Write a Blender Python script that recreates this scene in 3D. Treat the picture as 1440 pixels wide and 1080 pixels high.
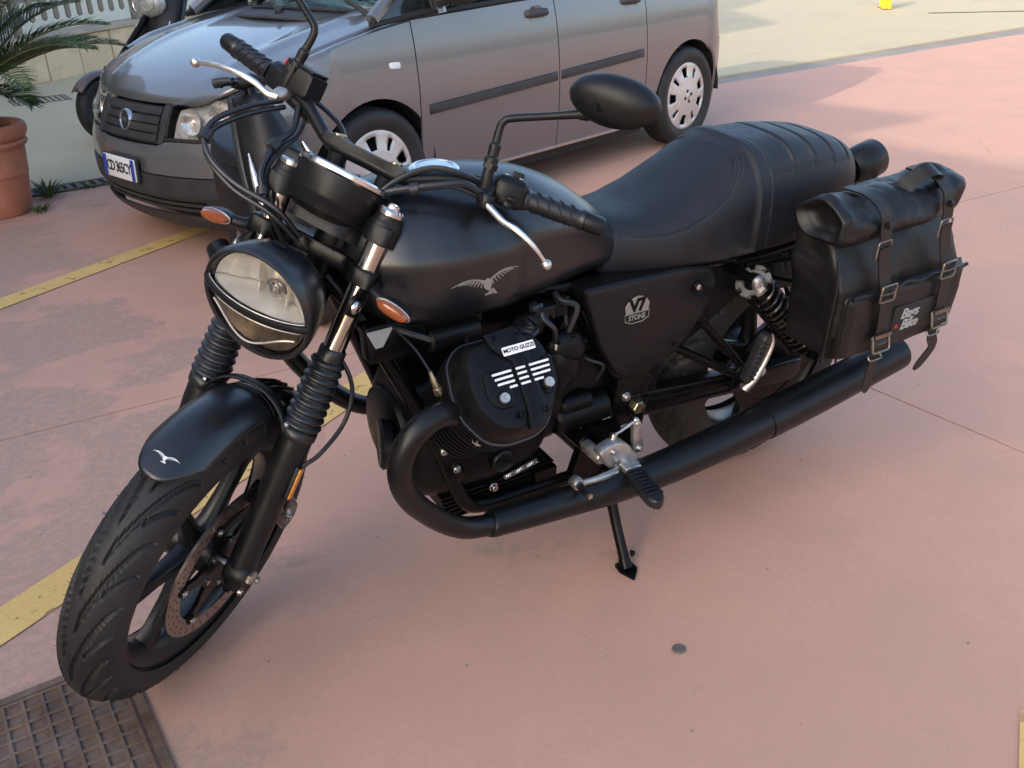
import bpy, bmesh, math, random
from math import sin, cos, pi, radians, sqrt, atan2, hypot
from mathutils import Vector, Matrix, noise as mnoise

for _o in list(bpy.data.objects):
    bpy.data.objects.remove(_o, do_unlink=True)
scene = bpy.context.scene
COL = scene.collection
V3 = Vector

# ------------------------------------------------------------------ camera
cam_data = bpy.data.cameras.new('camera')
cam = bpy.data.objects.new('camera', cam_data)
COL.objects.link(cam)
cam.matrix_world = Matrix(((-0.85099, -0.25891, 0.45692, 1.67338),
                           (0.52387, -0.35707, 0.77335, 1.65764),
                           (-0.03708, 0.89748, 0.43949, 1.34677),
                           (0, 0, 0, 1)))
cam_data.sensor_fit = 'HORIZONTAL'
cam_data.sensor_width = 36.0
cam_data.lens = 36.0 * 1331.03 / 1440.0
cam_data.clip_start = 0.05
cam_data.clip_end = 2000
scene.camera = cam

# ------------------------------------------------------------------ sky, sun, exposure
SUN_EL = radians(25)
SUN_DIR = V3((0.96 * cos(SUN_EL), 0.28 * cos(SUN_EL), sin(SUN_EL))).normalized()   # towards the sun
world = bpy.data.worlds.new('World')
scene.world = world
world.use_nodes = True
wn = world.node_tree
wn.nodes.clear()
w_out = wn.nodes.new('ShaderNodeOutputWorld')
w_bg = wn.nodes.new('ShaderNodeBackground')
w_sky = wn.nodes.new('ShaderNodeTexSky')
w_sky.sky_type = 'NISHITA'
w_sky.sun_disc = False
w_sky.sun_elevation = SUN_EL
w_sky.sun_rotation = atan2(SUN_DIR.x, SUN_DIR.y)
w_sky.altitude = 50
w_sky.air_density = 1.0
w_sky.dust_density = 3.5
w_sky.ozone_density = 1.0
w_bg.inputs['Strength'].default_value = 0.15
wn.links.new(w_sky.outputs['Color'], w_bg.inputs['Color'])
wn.links.new(w_bg.outputs['Background'], w_out.inputs['Surface'])

sun_data = bpy.data.lights.new('sun', 'SUN')
sun_data.energy = 1.1
sun_data.angle = radians(0.5)
sun_data.color = (1.0, 0.90, 0.72)
sun = bpy.data.objects.new('sun', sun_data)
COL.objects.link(sun)
sun.rotation_euler = (-SUN_DIR).to_track_quat('-Z', 'Y').to_euler()
sun.location = (8, 3, 12)

scene.render.engine = 'CYCLES'
scene.view_settings.view_transform = 'Standard'
scene.view_settings.look = 'None'
scene.view_settings.gamma = 1
scene.view_settings.exposure = 1.64
scene.view_settings.use_curve_mapping = False
scene.cycles.max_bounces = 8
scene.cycles.transparent_max_bounces = 12

# ------------------------------------------------------------------ materials
MATS = {}
def nodes_of(name):
    m = bpy.data.materials.new(name)
    m.use_nodes = True
    nt = m.node_tree
    b = nt.nodes['Principled BSDF']
    MATS[name] = m
    return m, nt, b
def ramp(nt, src, stops):
    r = nt.nodes.new('ShaderNodeValToRGB')
    e = r.color_ramp.elements
    while len(e) < len(stops):
        e.new(0.5)
    for i, (p, c) in enumerate(stops):
        e[i].position = p
        e[i].color = c if len(c) == 4 else (*c, 1)
    nt.links.new(src, r.inputs['Fac'])
    return r.outputs['Color']
def noise_tex(nt, scale, detail=4, rough=0.55, coord='Object', dist=0.0):
    tc = nt.nodes.new('ShaderNodeTexCoord')
    n = nt.nodes.new('ShaderNodeTexNoise')
    n.inputs['Scale'].default_value = scale
    n.inputs['Detail'].default_value = detail
    n.inputs['Roughness'].default_value = rough
    n.inputs['Distortion'].default_value = dist
    nt.links.new(tc.outputs[coord], n.inputs['Vector'])
    return n
def mixcol(nt, fac, a, b, mode='MIX'):
    m = nt.nodes.new('ShaderNodeMix')
    m.data_type = 'RGBA'
    m.blend_type = mode
    for k, v in ((0, fac), (6, a), (7, b)):
        if hasattr(v, 'is_output') or hasattr(v, 'links'):
            nt.links.new(v, m.inputs[k])
        elif k == 0:
            m.inputs[0].default_value = v
        else:
            m.inputs[k].default_value = (*v, 1) if len(v) == 3 else v
    return m.outputs[2]
def math_node(nt, op, a, b=None, c=None, clamp=False):
    m = nt.nodes.new('ShaderNodeMath')
    m.operation = op
    m.use_clamp = clamp
    for k, v in enumerate((a, b, c)):
        if v is None:
            continue
        if hasattr(v, 'links'):
            nt.links.new(v, m.inputs[k])
        else:
            m.inputs[k].default_value = v
    return m.outputs[0]
def bump(nt, b, height, strength=0.3, dist=0.002):
    n = nt.nodes.new('ShaderNodeBump')
    n.inputs['Strength'].default_value = strength
    n.inputs['Distance'].default_value = dist
    nt.links.new(height, n.inputs['Height'])
    nt.links.new(n.outputs['Normal'], b.inputs['Normal'])
def mat(name, col, rough=0.5, metal=0.0, var=0.12, vscale=30.0, bmp=0.0, bscale=400.0, bdist=0.0006,
        coat=0.0, coat_r=0.1, rvar=0.08, dust=0.0, spec=0.5):
    """plain procedural finish: colour and roughness varied by noise, optional grain and dust"""
    m, nt, b = nodes_of(name)
    n = noise_tex(nt, vscale, 5, 0.6)
    lo = tuple(max(0, c * (1 - var)) for c in col)
    hi = tuple(min(1, c * (1 + var)) for c in col)
    c = ramp(nt, n.outputs['Fac'], [(0.3, lo), (0.7, hi)])
    if dust:
        n2 = noise_tex(nt, 7.0, 8, 0.7)
        f = ramp(nt, n2.outputs['Fac'], [(0.45, (0, 0, 0)), (0.8, (dust, dust, dust))])
        c = mixcol(nt, f, c, (0.30, 0.26, 0.23))
    nt.links.new(c, b.inputs['Base Color'])
    r = ramp(nt, n.outputs['Fac'], [(0.25, (max(0.02, rough - rvar),) * 3), (0.75, (min(1, rough + rvar),) * 3)])
    nt.links.new(r, b.inputs['Roughness'])
    b.inputs['Metallic'].default_value = metal
    b.inputs['Specular IOR Level'].default_value = spec
    if coat:
        b.inputs['Coat Weight'].default_value = coat
        b.inputs['Coat Roughness'].default_value = coat_r
    if bmp:
        g = noise_tex(nt, bscale, 3, 0.6)
        bump(nt, b, g.outputs['Fac'], bmp, bdist)
    return m
def mat_glass(name, col=(1, 1, 1), rough=0.02, ior=1.45):
    """thin clear pane: Fresnel mix of see-through and mirror"""
    m = bpy.data.materials.new(name)
    m.use_nodes = True
    nt = m.node_tree
    nt.nodes.clear()
    out = nt.nodes.new('ShaderNodeOutputMaterial'); mx_ = nt.nodes.new('ShaderNodeMixShader')
    tr = nt.nodes.new('ShaderNodeBsdfTransparent'); gl = nt.nodes.new('ShaderNodeBsdfGlossy'); fr = nt.nodes.new('ShaderNodeLayerWeight')
    n = noise_tex(nt, 40, 4)
    c = ramp(nt, n.outputs['Fac'], [(0.3, tuple(k * 0.94 for k in col)), (0.7, col)])
    nt.links.new(c, tr.inputs['Color'])
    gl.inputs['Roughness'].default_value = rough
    fr.inputs['Blend'].default_value = 0.5
    f5 = math_node(nt, 'POWER', fr.outputs['Facing'], 5.0)
    nt.links.new(math_node(nt, 'MULTIPLY_ADD', f5, 0.90, 0.035, clamp=True), mx_.inputs['Fac']); nt.links.new(tr.outputs[0], mx_.inputs[1]); nt.links.new(gl.outputs[0], mx_.inputs[2])
    nt.links.new(mx_.outputs[0], out.inputs['Surface'])
    MATS[name] = m
    return m

mat('satin_black', (0.0058, 0.0065, 0.0085), 0.31, var=0.1, vscale=6, rvar=0.03, bmp=0.03, bscale=900, spec=0.72)
mat('panel_black', (0.0045, 0.0047, 0.0056), 0.36, var=0.12, vscale=8, rvar=0.03, bmp=0.04, bscale=900, spec=0.32)
mat('matt_black', (0.005, 0.0053, 0.0063), 0.43, var=0.15, vscale=25, bmp=0.1, bscale=700, spec=0.34)
mat('frame_black', (0.0025, 0.0026, 0.003), 0.28, var=0.15, spec=0.18)
mat('engine_black', (0.003, 0.0031, 0.0037), 0.38, var=0.2, vscale=40, bmp=0.1, bscale=900, spec=0.2)
mat('gloss_black', (0.006, 0.006, 0.0065), 0.12, var=0.1, spec=0.5)
mat('exhaust_black', (0.004, 0.0043, 0.0052), 0.37, var=0.15, vscale=15, bmp=0.06, bscale=900, spec=0.36)
mat('black_plastic', (0.005, 0.0053, 0.0062), 0.4, var=0.15, bmp=0.12, bscale=1500, spec=0.28)
mat('black_rubber', (0.009, 0.0098, 0.0125), 0.40, var=0.2, bmp=0.1, bscale=600, spec=0.55)
mat('tyre_rubber', (0.013, 0.013, 0.0135), 0.58, var=0.25, vscale=18, bmp=0.15, bscale=500, dust=0.07, spec=0.4)
mat('wheel_black', (0.007, 0.0075, 0.0085), 0.36, var=0.15, dust=0.05)
mat('seat_vinyl', (0.009, 0.0105, 0.015), 0.5, var=0.12, bmp=0.3, bscale=1100, bdist=0.0006, spec=0.4)
mat('seat_thread', (0.055, 0.058, 0.065), 0.7)
mat('bag_leather', (0.0055, 0.0055, 0.0064), 0.46, var=0.25, vscale=14, bmp=0.55, bscale=380, bdist=0.0012, rvar=0.1, spec=0.4)
mat('bag_fabric', (0.013, 0.013, 0.0135), 0.6, var=0.2, bmp=0.35, bscale=900, spec=0.4)
mat('strap_leather', (0.013, 0.0115, 0.0105), 0.48, var=0.25, bmp=0.3, bscale=500, spec=0.35)
mat('buckle_metal', (0.24, 0.22, 0.19), 0.42, 1.0, var=0.2, vscale=90)
mat('chrome', (0.62, 0.61, 0.60), 0.16, 1.0, var=0.05, rvar=0.05)
mat('fork_chrome', (0.50, 0.46, 0.43), 0.14, 1.0, var=0.05, rvar=0.04)
mat('aluminium', (0.66, 0.65, 0.63), 0.34, 1.0, var=0.1, vscale=60, bmp=0.1, bscale=600)
mat('cast_aluminium', (0.52, 0.51, 0.49), 0.45, 1.0, var=0.15, vscale=60, bmp=0.25, bscale=500)
mat('bolt_steel', (0.55, 0.54, 0.52), 0.3, 1.0, var=0.2, vscale=120)
mat('gold_bolt', (0.50, 0.44, 0.30), 0.32, 1.0, var=0.2, vscale=120)
mat('disc_steel', (0.36, 0.31, 0.29), 0.34, 1.0, var=0.15, vscale=50)
mat('white_print', (0.72, 0.72, 0.71), 0.45, var=0.05)
mat('silver_print', (0.26, 0.26, 0.25), 0.42, 0.35, var=0.08)
mat('grey_print', (0.30, 0.31, 0.32), 0.5, var=0.08)
mat('red_plastic', (0.62, 0.03, 0.025), 0.38, var=0.1)
mat('amber_lens', (0.24, 0.060, 0.014), 0.14, var=0.15, vscale=120, bmp=0.5, bscale=300, coat=0.6)
mat('amber_reflector', (0.75, 0.26, 0.01), 0.18, var=0.12, vscale=200, bmp=0.4, bscale=500, coat=0.6)
mat('red_lens', (0.42, 0.012, 0.012), 0.15, var=0.12, vscale=120, coat=0.6)
mat('reflector_chrome', (0.80, 0.77, 0.73), 0.24, 0.75, var=0.12, vscale=25, bmp=0.2, bscale=60, bdist=0.002)
mat('reflector_pale', (0.64, 0.605, 0.56), 0.40, 0.05, var=0.12, vscale=18, bmp=0.2, bscale=60, bdist=0.002)
mat('lamp_housing', (0.56, 0.53, 0.49), 0.30, 0.3, var=0.2, vscale=30)
mat_glass('clear_glass', (0.95, 0.95, 0.94), 0.01)
mat_glass('smoke_glass', (0.66, 0.62, 0.58), 0.03)
mat_glass('window_glass', (0.62, 0.68, 0.65), 0.01)
mat('glass_dark', (0.012, 0.016, 0.017), 0.05, var=0.1, spec=0.8)

# ------------------------------------------------------------------ mesh builder
def frame(n, up=(0, 0, 1)):
    """orthonormal (a, b, n)"""
    n = V3(n).normalized()
    up = V3(up)
    if abs(n.dot(up.normalized())) > 0.98:
        up = V3((1, 0, 0))
    a = up.cross(n).normalized()
    b = n.cross(a).normalized()
    return a, b, n
def catmull(pts, k=6, closed=False):
    P = [V3(p) for p in pts]
    n = len(P)
    if n < 3 and not closed:
        return P
    out = []
    rng = n if closed else n - 1
    for i in range(rng):
        if closed:
            p0, p1, p2, p3 = P[(i - 1) % n], P[i], P[(i + 1) % n], P[(i + 2) % n]
        else:
            p0 = P[i - 1] if i else P[0] * 2 - P[1]
            p1, p2 = P[i], P[i + 1]
            p3 = P[i + 2] if i + 2 < n else P[n - 1] * 2 - P[n - 2]
        for j in range(k):
            t = j / k
            out.append(0.5 * ((2 * p1) + (p2 - p0) * t + (2 * p0 - 5 * p1 + 4 * p2 - p3) * t * t + (3 * p1 - p0 - 3 * p2 + p3) * t ** 3))
    if not closed:
        out.append(P[-1].copy())
    return out
def interp(xs, ys, x):
    """monotone-ish smooth 1-D interpolation (cubic Hermite, finite-difference slopes)"""
    n = len(xs)
    if xs[0] > xs[-1]:
        xs = xs[::-1]; ys = ys[::-1]
    if x <= xs[0]:
        return ys[0]
    if x >= xs[-1]:
        return ys[-1]
    i = 0
    while xs[i + 1] < x:
        i += 1
    def slope(k):
        if k == 0:
            return (ys[1] - ys[0]) / (xs[1] - xs[0])
        if k == n - 1:
            return (ys[-1] - ys[-2]) / (xs[-1] - xs[-2])
        d0 = (ys[k] - ys[k - 1]) / (xs[k] - xs[k - 1]); d1 = (ys[k + 1] - ys[k]) / (xs[k + 1] - xs[k])
        return 0 if d0 * d1 <= 0 else 2 * d0 * d1 / (d0 + d1)
    h = xs[i + 1] - xs[i]
    t = (x - xs[i]) / h
    m0, m1 = slope(i) * h, slope(i + 1) * h
    return (2 * t ** 3 - 3 * t * t + 1) * ys[i] + (t ** 3 - 2 * t * t + t) * m0 + (-2 * t ** 3 + 3 * t * t) * ys[i + 1] + (t ** 3 - t * t) * m1

class MB:
    def __init__(s):
        s.v = []; s.f = []
    def add(s, vs, fs):
        o = len(s.v)
        s.v += [V3(v) for v in vs]
        s.f += [tuple(i + o for i in f) for f in fs]
        return s
    def grid(s, rows, close_u=False, close_v=False):
        nu = len(rows); nv = len(rows[0])
        fs = []
        for i in range(nu if close_u else nu - 1):
            for j in range(nv if close_v else nv - 1):
                i2, j2 = (i + 1) % nu, (j + 1) % nv
                fs.append((i * nv + j, i2 * nv + j, i2 * nv + j2, i * nv + j2))
        return s.add([p for r in rows for p in r], fs)
    def loft(s, rings, caps=True):
        n = len(rings[0])
        s.grid(rings, False, True)
        o = len(s.v) - n * len(rings)
        if caps:
            s.f.append(tuple(o + j for j in range(n)))
            s.f.append(tuple(o + n * (len(rings) - 1) + j for j in reversed(range(n))))
        return s
    def tube(s, pts, r, n=10, k=0, caps=True):
        """sweep a circle; r a number or one per given point; k > 0 smooths the path"""
        pts = [V3(p) for p in pts]
        if not isinstance(r, (list, tuple)):
            r = [r] * len(pts)
        if k and len(pts) > 2:
            m = len(pts)
            rr = []
            for i in range(m - 1):
                rr += [r[i] + (r[i + 1] - r[i]) * j / k for j in range(k)]
            rr.append(r[-1])
            pts = catmull(pts, k)
            r = rr
        rings = []
        a = None
        for i, p in enumerate(pts):
            t = (pts[min(i + 1, len(pts) - 1)] - pts[max(i - 1, 0)])
            if t.length < 1e-9:
                t = V3((0, 0, 1))
            t.normalize()
            if a is None:
                a, b, _ = frame(t, (0.13, 0.31, 0.94))
            else:
                a = (a - t * a.dot(t)).normalized()
                b = t.cross(a)
            rings.append([p + (a * cos(2 * pi * q / n) + b * sin(2 * pi * q / n)) * r[i] for q in range(n)])
        return s.loft(rings, caps)
    def lathe(s, prof, o, axis, n=24, a0=0.0, a1=2 * pi, caps=True, up=(0, 0, 1)):
        """prof: list of (radius, height along axis)"""
        o = V3(o)
        a, b, c = frame(axis, up)
        full = abs(a1 - a0 - 2 * pi) < 1e-6
        m = n if full else n + 1
        rings = [[o + c * h + (a * cos(a0 + (a1 - a0) * q / n) + b * sin(a0 + (a1 - a0) * q / n)) * max(r, 1e-5) for q in range(m)] for r, h in prof]
        s.grid(rings, False, full)
        if full and caps:
            ofs = len(s.v) - m * len(prof)
            if prof[0][0] > 1e-4:
                s.f.append(tuple(ofs + j for j in reversed(range(m))))
            if prof[-1][0] > 1e-4:
                s.f.append(tuple(ofs + m * (len(prof) - 1) + j for j in range(m)))
        return s
    def cyl(s, p0, p1, r, n=14, ch=0.0):
        p0, p1 = V3(p0), V3(p1)
        L = (p1 - p0).length
        ch = min(ch, L * 0.4, r * 0.6)
        prof = [(r, 0), (r, L)] if ch <= 0 else [(r - ch, 0), (r, ch), (r, L - ch), (r - ch, L)]
        return s.lathe(prof, p0, p1 - p0, n)
    def box(s, c, size, M=None):
        c = V3(c)
        hx, hy, hz = size[0] / 2, size[1] / 2, size[2] / 2
        vs = []
        for x in (-hx, hx):
            for y in (-hy, hy):
                for z in (-hz, hz):
                    q = V3((x, y, z))
                    vs.append(c + (M @ q if M else q))
        return s.add(vs, [(0, 1, 3, 2), (4, 6, 7, 5), (0, 4, 5, 1), (2, 3, 7, 6), (0, 2, 6, 4), (1, 5, 7, 3)])
    def prism(s, poly, o, a, b, d, ch=0.0):
        """extrude a 2-D polygon (a, b axes) from o along d (vector); ch chamfers the far edge"""
        o, a, b, d = V3(o), V3(a), V3(b), V3(d)
        n = len(poly)
        cx = sum(p[0] for p in poly) / n; cy = sum(p[1] for p in poly) / n
        L = d.length
        dn = d.normalized()
        ring = lambda inset, h: [o + a * q[0] + b * q[1] + dn * h for q in inset_poly(poly, inset)]
        rings = [ring(0, 0), ring(0, L)] if not ch else [ring(0, 0), ring(0, L - ch), ring(ch * 0.35, L - ch * 0.3), ring(ch, L)]
        return s.loft(rings)
    def ell(s, c, r, n=18, m=12, M=None):
        c = V3(c)
        if not isinstance(r, (list, tuple)):
            r = (r, r, r)
        rows = []
        for i in range(m + 1):
            th = pi * i / m
            row = []
            for j in range(n):
                ph = 2 * pi * j / n
                q = V3((r[0] * sin(th) * cos(ph), r[1] * sin(th) * sin(ph), r[2] * cos(th)))
                row.append(c + (M @ q if M else q))
            rows.append(row)
        return s.grid(rows, False, True)
    def torus(s, c, axis, R, r, n=32, m=10):
        c = V3(c)
        a, b, d = frame(axis)
        rows = []
        for i in range(n):
            t = 2 * pi * i / n
            u = a * cos(t) + b * sin(t)
            rows.append([c + u * (R + r * cos(2 * pi * j / m)) + d * r * sin(2 * pi * j / m) for j in range(m)])
        return s.grid(rows, True, True)
    def bolt(s, p, n, r, h=0.006, hexa=True):
        """washer + head with a recessed socket"""
        p, n = V3(p), V3(n).normalized()
        s.lathe([(r * 1.35, 0), (r * 1.35, h * 0.25), (r, h * 0.25), (r, h * 0.85), (r * 0.85, h), (r * 0.5, h), (r * 0.45, h * 0.45), (0.0, h * 0.4)], p, n, 12)
        return s
    def xf(s, fn, start=0):
        for i in range(start, len(s.v)):
            s.v[i] = fn(s.v[i])
        return s
    def mirror_y(s):
        o = len(s.v)
        s.v += [V3((v.x, -v.y, v.z)) for v in s.v]
        s.f += [tuple(reversed([i + o for i in f])) for f in s.f]
        return s
    def mesh(s, name, mt, ang=38):
        me = bpy.data.meshes.new(name)
        me.from_pydata([tuple(v) for v in s.v], [], s.f)
        me.validate()
        bm = bmesh.new(); bm.from_mesh(me)
        bmesh.ops.recalc_face_normals(bm, faces=bm.faces)
        bm.to_mesh(me); bm.free()
        me.polygons.foreach_set('use_smooth', [True] * len(me.polygons))
        me.set_sharp_from_angle(angle=radians(ang))
        me.materials.append(MATS[mt] if isinstance(mt, str) else mt)
        return me
    def build(s, name, mt, parent=None, fn=None, bev=0.0, ang=38, weld=False, sub=0, solid=0.0):
        if fn:
            s.xf(fn)
        o = bpy.data.objects.new(name, s.mesh(name, mt, ang))
        COL.objects.link(o)
        if parent:
            o.parent = parent
        if solid:
            md = o.modifiers.new('solidify', 'SOLIDIFY'); md.thickness = solid; md.offset = -1
        if bev:
            md = o.modifiers.new('bevel', 'BEVEL'); md.width = bev; md.segments = 2; md.limit_method = 'ANGLE'; md.angle_limit = radians(40)
            md.harden_normals = False
        if sub:
            md = o.modifiers.new('subsurf', 'SUBSURF'); md.levels = sub; md.render_levels = sub
        return o
def inset_poly(poly, d):
    if not d:
        return [tuple(p) for p in poly]
    n = len(poly)
    area = sum(poly[i][0] * poly[(i + 1) % n][1] - poly[(i + 1) % n][0] * poly[i][1] for i in range(n))
    sg = 1 if area > 0 else -1
    out = []
    for i in range(n):
        p0, p1, p2 = poly[i - 1], poly[i], poly[(i + 1) % n]
        e1 = V3((p1[0] - p0[0], p1[1] - p0[1], 0)); e2 = V3((p2[0] - p1[0], p2[1] - p1[1], 0))
        if e1.length < 1e-9 or e2.length < 1e-9:
            out.append(tuple(p1)); continue
        n1 = V3((-e1.y, e1.x, 0)).normalized() * sg; n2 = V3((-e2.y, e2.x, 0)).normalized() * sg
        m = n1 + n2
        k = d / max(0.4, (1 + n1.dot(n2)))
        out.append((p1[0] + m.x * k, p1[1] + m.y * k))
    return out
def rounded(poly, r, k=4):
    """round the corners of a 2-D polygon"""
    n = len(poly)
    out = []
    for i in range(n):
        p0, p1, p2 = (V3((*poly[i - 1][:2], 0)), V3((*poly[i][:2], 0)), V3((*poly[(i + 1) % n][:2], 0)))
        d1 = (p0 - p1); d2 = (p2 - p1)
        rr = min(r, d1.length * 0.45, d2.length * 0.45)
        a = p1 + d1.normalized() * rr; c = p1 + d2.normalized() * rr
        for j in range(k + 1):
            t = j / k
            q = a * (1 - t) ** 2 + p1 * 2 * t * (1 - t) + c * t * t
            out.append((q.x, q.y))
    return out
def rect(w, h, r=0.0, k=4, cx=0, cy=0):
    p = [(cx - w / 2, cy - h / 2), (cx + w / 2, cy - h / 2), (cx + w / 2, cy + h / 2), (cx - w / 2, cy + h / 2)]
    return rounded(p, r, k) if r else p
def tag(o, label=None, cat=None, group=None, kind=None):
    for k, v in (('label', label), ('category', cat), ('group', group), ('kind', kind)):
        if v:
            o[k] = v
    return o
def empty(name, loc=(0, 0, 0), rot=(0, 0, 0), label=None, cat=None, group=None):
    o = bpy.data.objects.new(name, None)
    COL.objects.link(o)
    o.location = loc
    o.rotation_euler = rot
    o.empty_display_size = 0.1
    return tag(o, label, cat, group)
def text_mesh(txt, size, depth, bold=0.0, space=1.0):
    """vertices and faces of a line of lettering, centred, in the xy plane"""
    cu = bpy.data.curves.new('lettering', 'FONT')
    cu.body = txt; cu.size = size; cu.extrude = depth / 2; cu.offset = bold
    cu.align_x = 'CENTER'; cu.align_y = 'CENTER'; cu.space_character = space
    cu.resolution_u = 3
    ob = bpy.data.objects.new('lettering', cu)
    COL.objects.link(ob)
    dg = bpy.context.evaluated_depsgraph_get()
    me = bpy.data.meshes.new_from_object(ob.evaluated_get(dg))
    vs = [v.co.copy() for v in me.vertices]
    fs = [tuple(p.vertices) for p in me.polygons]
    bpy.data.objects.remove(ob, do_unlink=True)
    bpy.data.meshes.remove(me)
    bpy.data.curves.remove(cu)
    return vs, fs
random.seed(7)
# ================================================================== setting
def ground_mat(name, paint, worn, spots, seed, wornlim, scale=1.3, xgrad=0.0, rough=0.8):
    m, nt, b = nodes_of(name)
    tc = nt.nodes.new('ShaderNodeTexCoord')
    mp = nt.nodes.new('ShaderNodeMapping'); mp.inputs['Location'].default_value = (seed, seed * 0.7, 0)
    nt.links.new(tc.outputs['Object'], mp.inputs['Vector'])
    def nz(sc, det, ro, dist=0.0):
        n = nt.nodes.new('ShaderNodeTexNoise')
        n.inputs['Scale'].default_value = sc; n.inputs['Detail'].default_value = det
        n.inputs['Roughness'].default_value = ro; n.inputs['Distortion'].default_value = dist
        nt.links.new(mp.outputs['Vector'], n.inputs['Vector'])
        return n.outputs['Fac']
    big = nz(scale, 9, 0.62, 0.4)
    mid = nz(6.0, 6, 0.6)
    fine = nz(150.0, 4, 0.7)
    grit = nz(420.0, 2, 0.6)
    base = ramp(nt, mid, [(0.3, tuple(c * 0.94 for c in paint)), (0.7, tuple(c * 1.05 for c in paint))])
    blot = nz(0.55, 4, 0.55)
    base = mixcol(nt, ramp(nt, blot, [(0.35, (0, 0, 0)), (0.7, (0.5, 0.5, 0.5))]), base, tuple(c * k for c, k in zip(paint, (0.90, 0.93, 0.97))))
    # worn-through patches with flaked edges
    wsrc = big
    if xgrad:
        sx = nt.nodes.new('ShaderNodeSeparateXYZ'); nt.links.new(tc.outputs['Object'], sx.inputs[0])
        g = math_node(nt, 'MULTIPLY_ADD', sx.outputs['X'], xgrad, -xgrad * 1.15)
        g = math_node(nt, 'MAXIMUM', g, -0.16)
        g = math_node(nt, 'MINIMUM', g, 0.13)
        wsrc = math_node(nt, 'ADD', big, g)
    wfine = math_node(nt, 'MULTIPLY_ADD', mid, 0.10, wsrc)
    wmask = ramp(nt, wfine, [(wornlim, (0, 0, 0)), (wornlim + 0.035, (1, 1, 1))])
    wcol = ramp(nt, fine, [(0.35, tuple(c * 0.86 for c in worn)), (0.5, worn), (0.68, tuple(c * 1.1 for c in worn))])
    wcol = mixcol(nt, ramp(nt, nz(38, 4, 0.7), [(0.44, (0, 0, 0)), (0.62, (0.6, 0.6, 0.6))]), wcol, base)
    c = mixcol(nt, wmask, base, wcol)
    # speckle and dark spots
    sp = ramp(nt, fine, [(0.30, (1, 1, 1)), (0.40, (0, 0, 0))])
    c = mixcol(nt, math_node(nt, 'MULTIPLY', sp, 0.42), c, tuple(k * 0.55 for k in worn))
    st = ramp(nt, nz(3.3, 5, 0.75), [(0.66, (0, 0, 0)), (0.78, (0.45, 0.45, 0.45))])
    c = mixcol(nt, st, c, spots)
    # fine scuffs and light abrasion
    gr_ = ramp(nt, nz(70, 6, 0.8), [(0.36, (0.22, 0.22, 0.22)), (0.5, (0, 0, 0))])
    c = mixcol(nt, gr_, c, tuple(k * 0.80 for k in worn))
    pits = nt.nodes.new('ShaderNodeTexVoronoi'); pits.inputs['Scale'].default_value = 26.0
    nt.links.new(mp.outputs['Vector'], pits.inputs['Vector'])
    pm = ramp(nt, pits.outputs['Distance'], [(0.035, (0.55, 0.55, 0.55)), (0.07, (0, 0, 0))])
    c = mixcol(nt, math_node(nt, 'MULTIPLY', pm, ramp(nt, nz(9, 2, 0.5), [(0.5, (0, 0, 0)), (0.6, (1, 1, 1))])), c, tuple(k * 0.45 for k in worn))
    ab = ramp(nt, nz(24, 8, 0.8), [(0.55, (0, 0, 0)), (0.75, (0.14, 0.14, 0.14))])
    cl = ramp(nt, nz(1.9, 5, 0.6, 0.6), [(0.40, (0.30, 0.30, 0.30)), (0.58, (0, 0, 0))])
    c = mixcol(nt, cl, c, tuple(k * 1.02 for k in worn))
    vc = nt.nodes.new('ShaderNodeTexVoronoi'); vc.feature = 'DISTANCE_TO_EDGE'; vc.inputs['Scale'].default_value = 0.55
    wv_ = nt.nodes.new('ShaderNodeVectorMath'); wv_.operation = 'MULTIPLY_ADD'; wn2 = nt.nodes.new('ShaderNodeTexNoise'); wn2.inputs['Scale'].default_value = 2.4; wn2.inputs['Detail'].default_value = 8
    nt.links.new(mp.outputs['Vector'], wn2.inputs['Vector']); nt.links.new(wn2.outputs['Color'], wv_.inputs[0]); wv_.inputs[1].default_value = (0.5, 0.5, 0.5); nt.links.new(mp.outputs['Vector'], wv_.inputs[2]); nt.links.new(wv_.outputs[0], vc.inputs['Vector'])
    ck = ramp(nt, vc.outputs['Distance'], [(0.0012, (0.55, 0.55, 0.55)), (0.0035, (0, 0, 0))])
    c = mixcol(nt, math_node(nt, 'MULTIPLY', ck, ramp(nt, nz(0.9, 3, 0.5), [(0.54, (0, 0, 0)), (0.64, (1, 1, 1))])), c, tuple(k * 0.5 for k in worn))
    c = mixcol(nt, ab, c, tuple(min(1, k * 1.18) for k in paint))
    nt.links.new(c, b.inputs['Base Color'])
    r = ramp(nt, mid, [(0.3, (rough - 0.1,) * 3), (0.7, (rough + 0.06,) * 3)])
    nt.links.new(r, b.inputs['Roughness'])
    h = math_node(nt, 'ADD', math_node(nt, 'MULTIPLY', fine, 0.6), math_node(nt, 'MULTIPLY', grit, 0.5))
    h = math_node(nt, 'ADD', h, math_node(nt, 'MULTIPLY', wmask, -0.5))
    bump(nt, b, h, 0.35, 0.0018)
    return m
ground_mat('pink_floor', (0.585, 0.320, 0.228), (0.415, 0.262, 0.197), (0.27, 0.178, 0.135), 3.1, 0.605, 1.25, xgrad=0.17)
ground_mat('concrete', (0.50, 0.415, 0.265), (0.45, 0.375, 0.245), (0.31, 0.255, 0.175), 11.4, 0.62, 0.8)
ground_mat('gutter_concrete', (0.30, 0.255, 0.215), (0.24, 0.21, 0.18), (0.15, 0.13, 0.11), 5.0, 0.5, 2.5)
ground_mat('wall_stone', (0.70, 0.52, 0.33), (0.60, 0.44, 0.28), (0.27, 0.22, 0.17), 8.2, 0.52, 2.2)
ground_mat('cap_stone', (0.46, 0.37, 0.26), (0.34, 0.29, 0.23), (0.2, 0.17, 0.13), 2.2, 0.52, 2.2)
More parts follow.
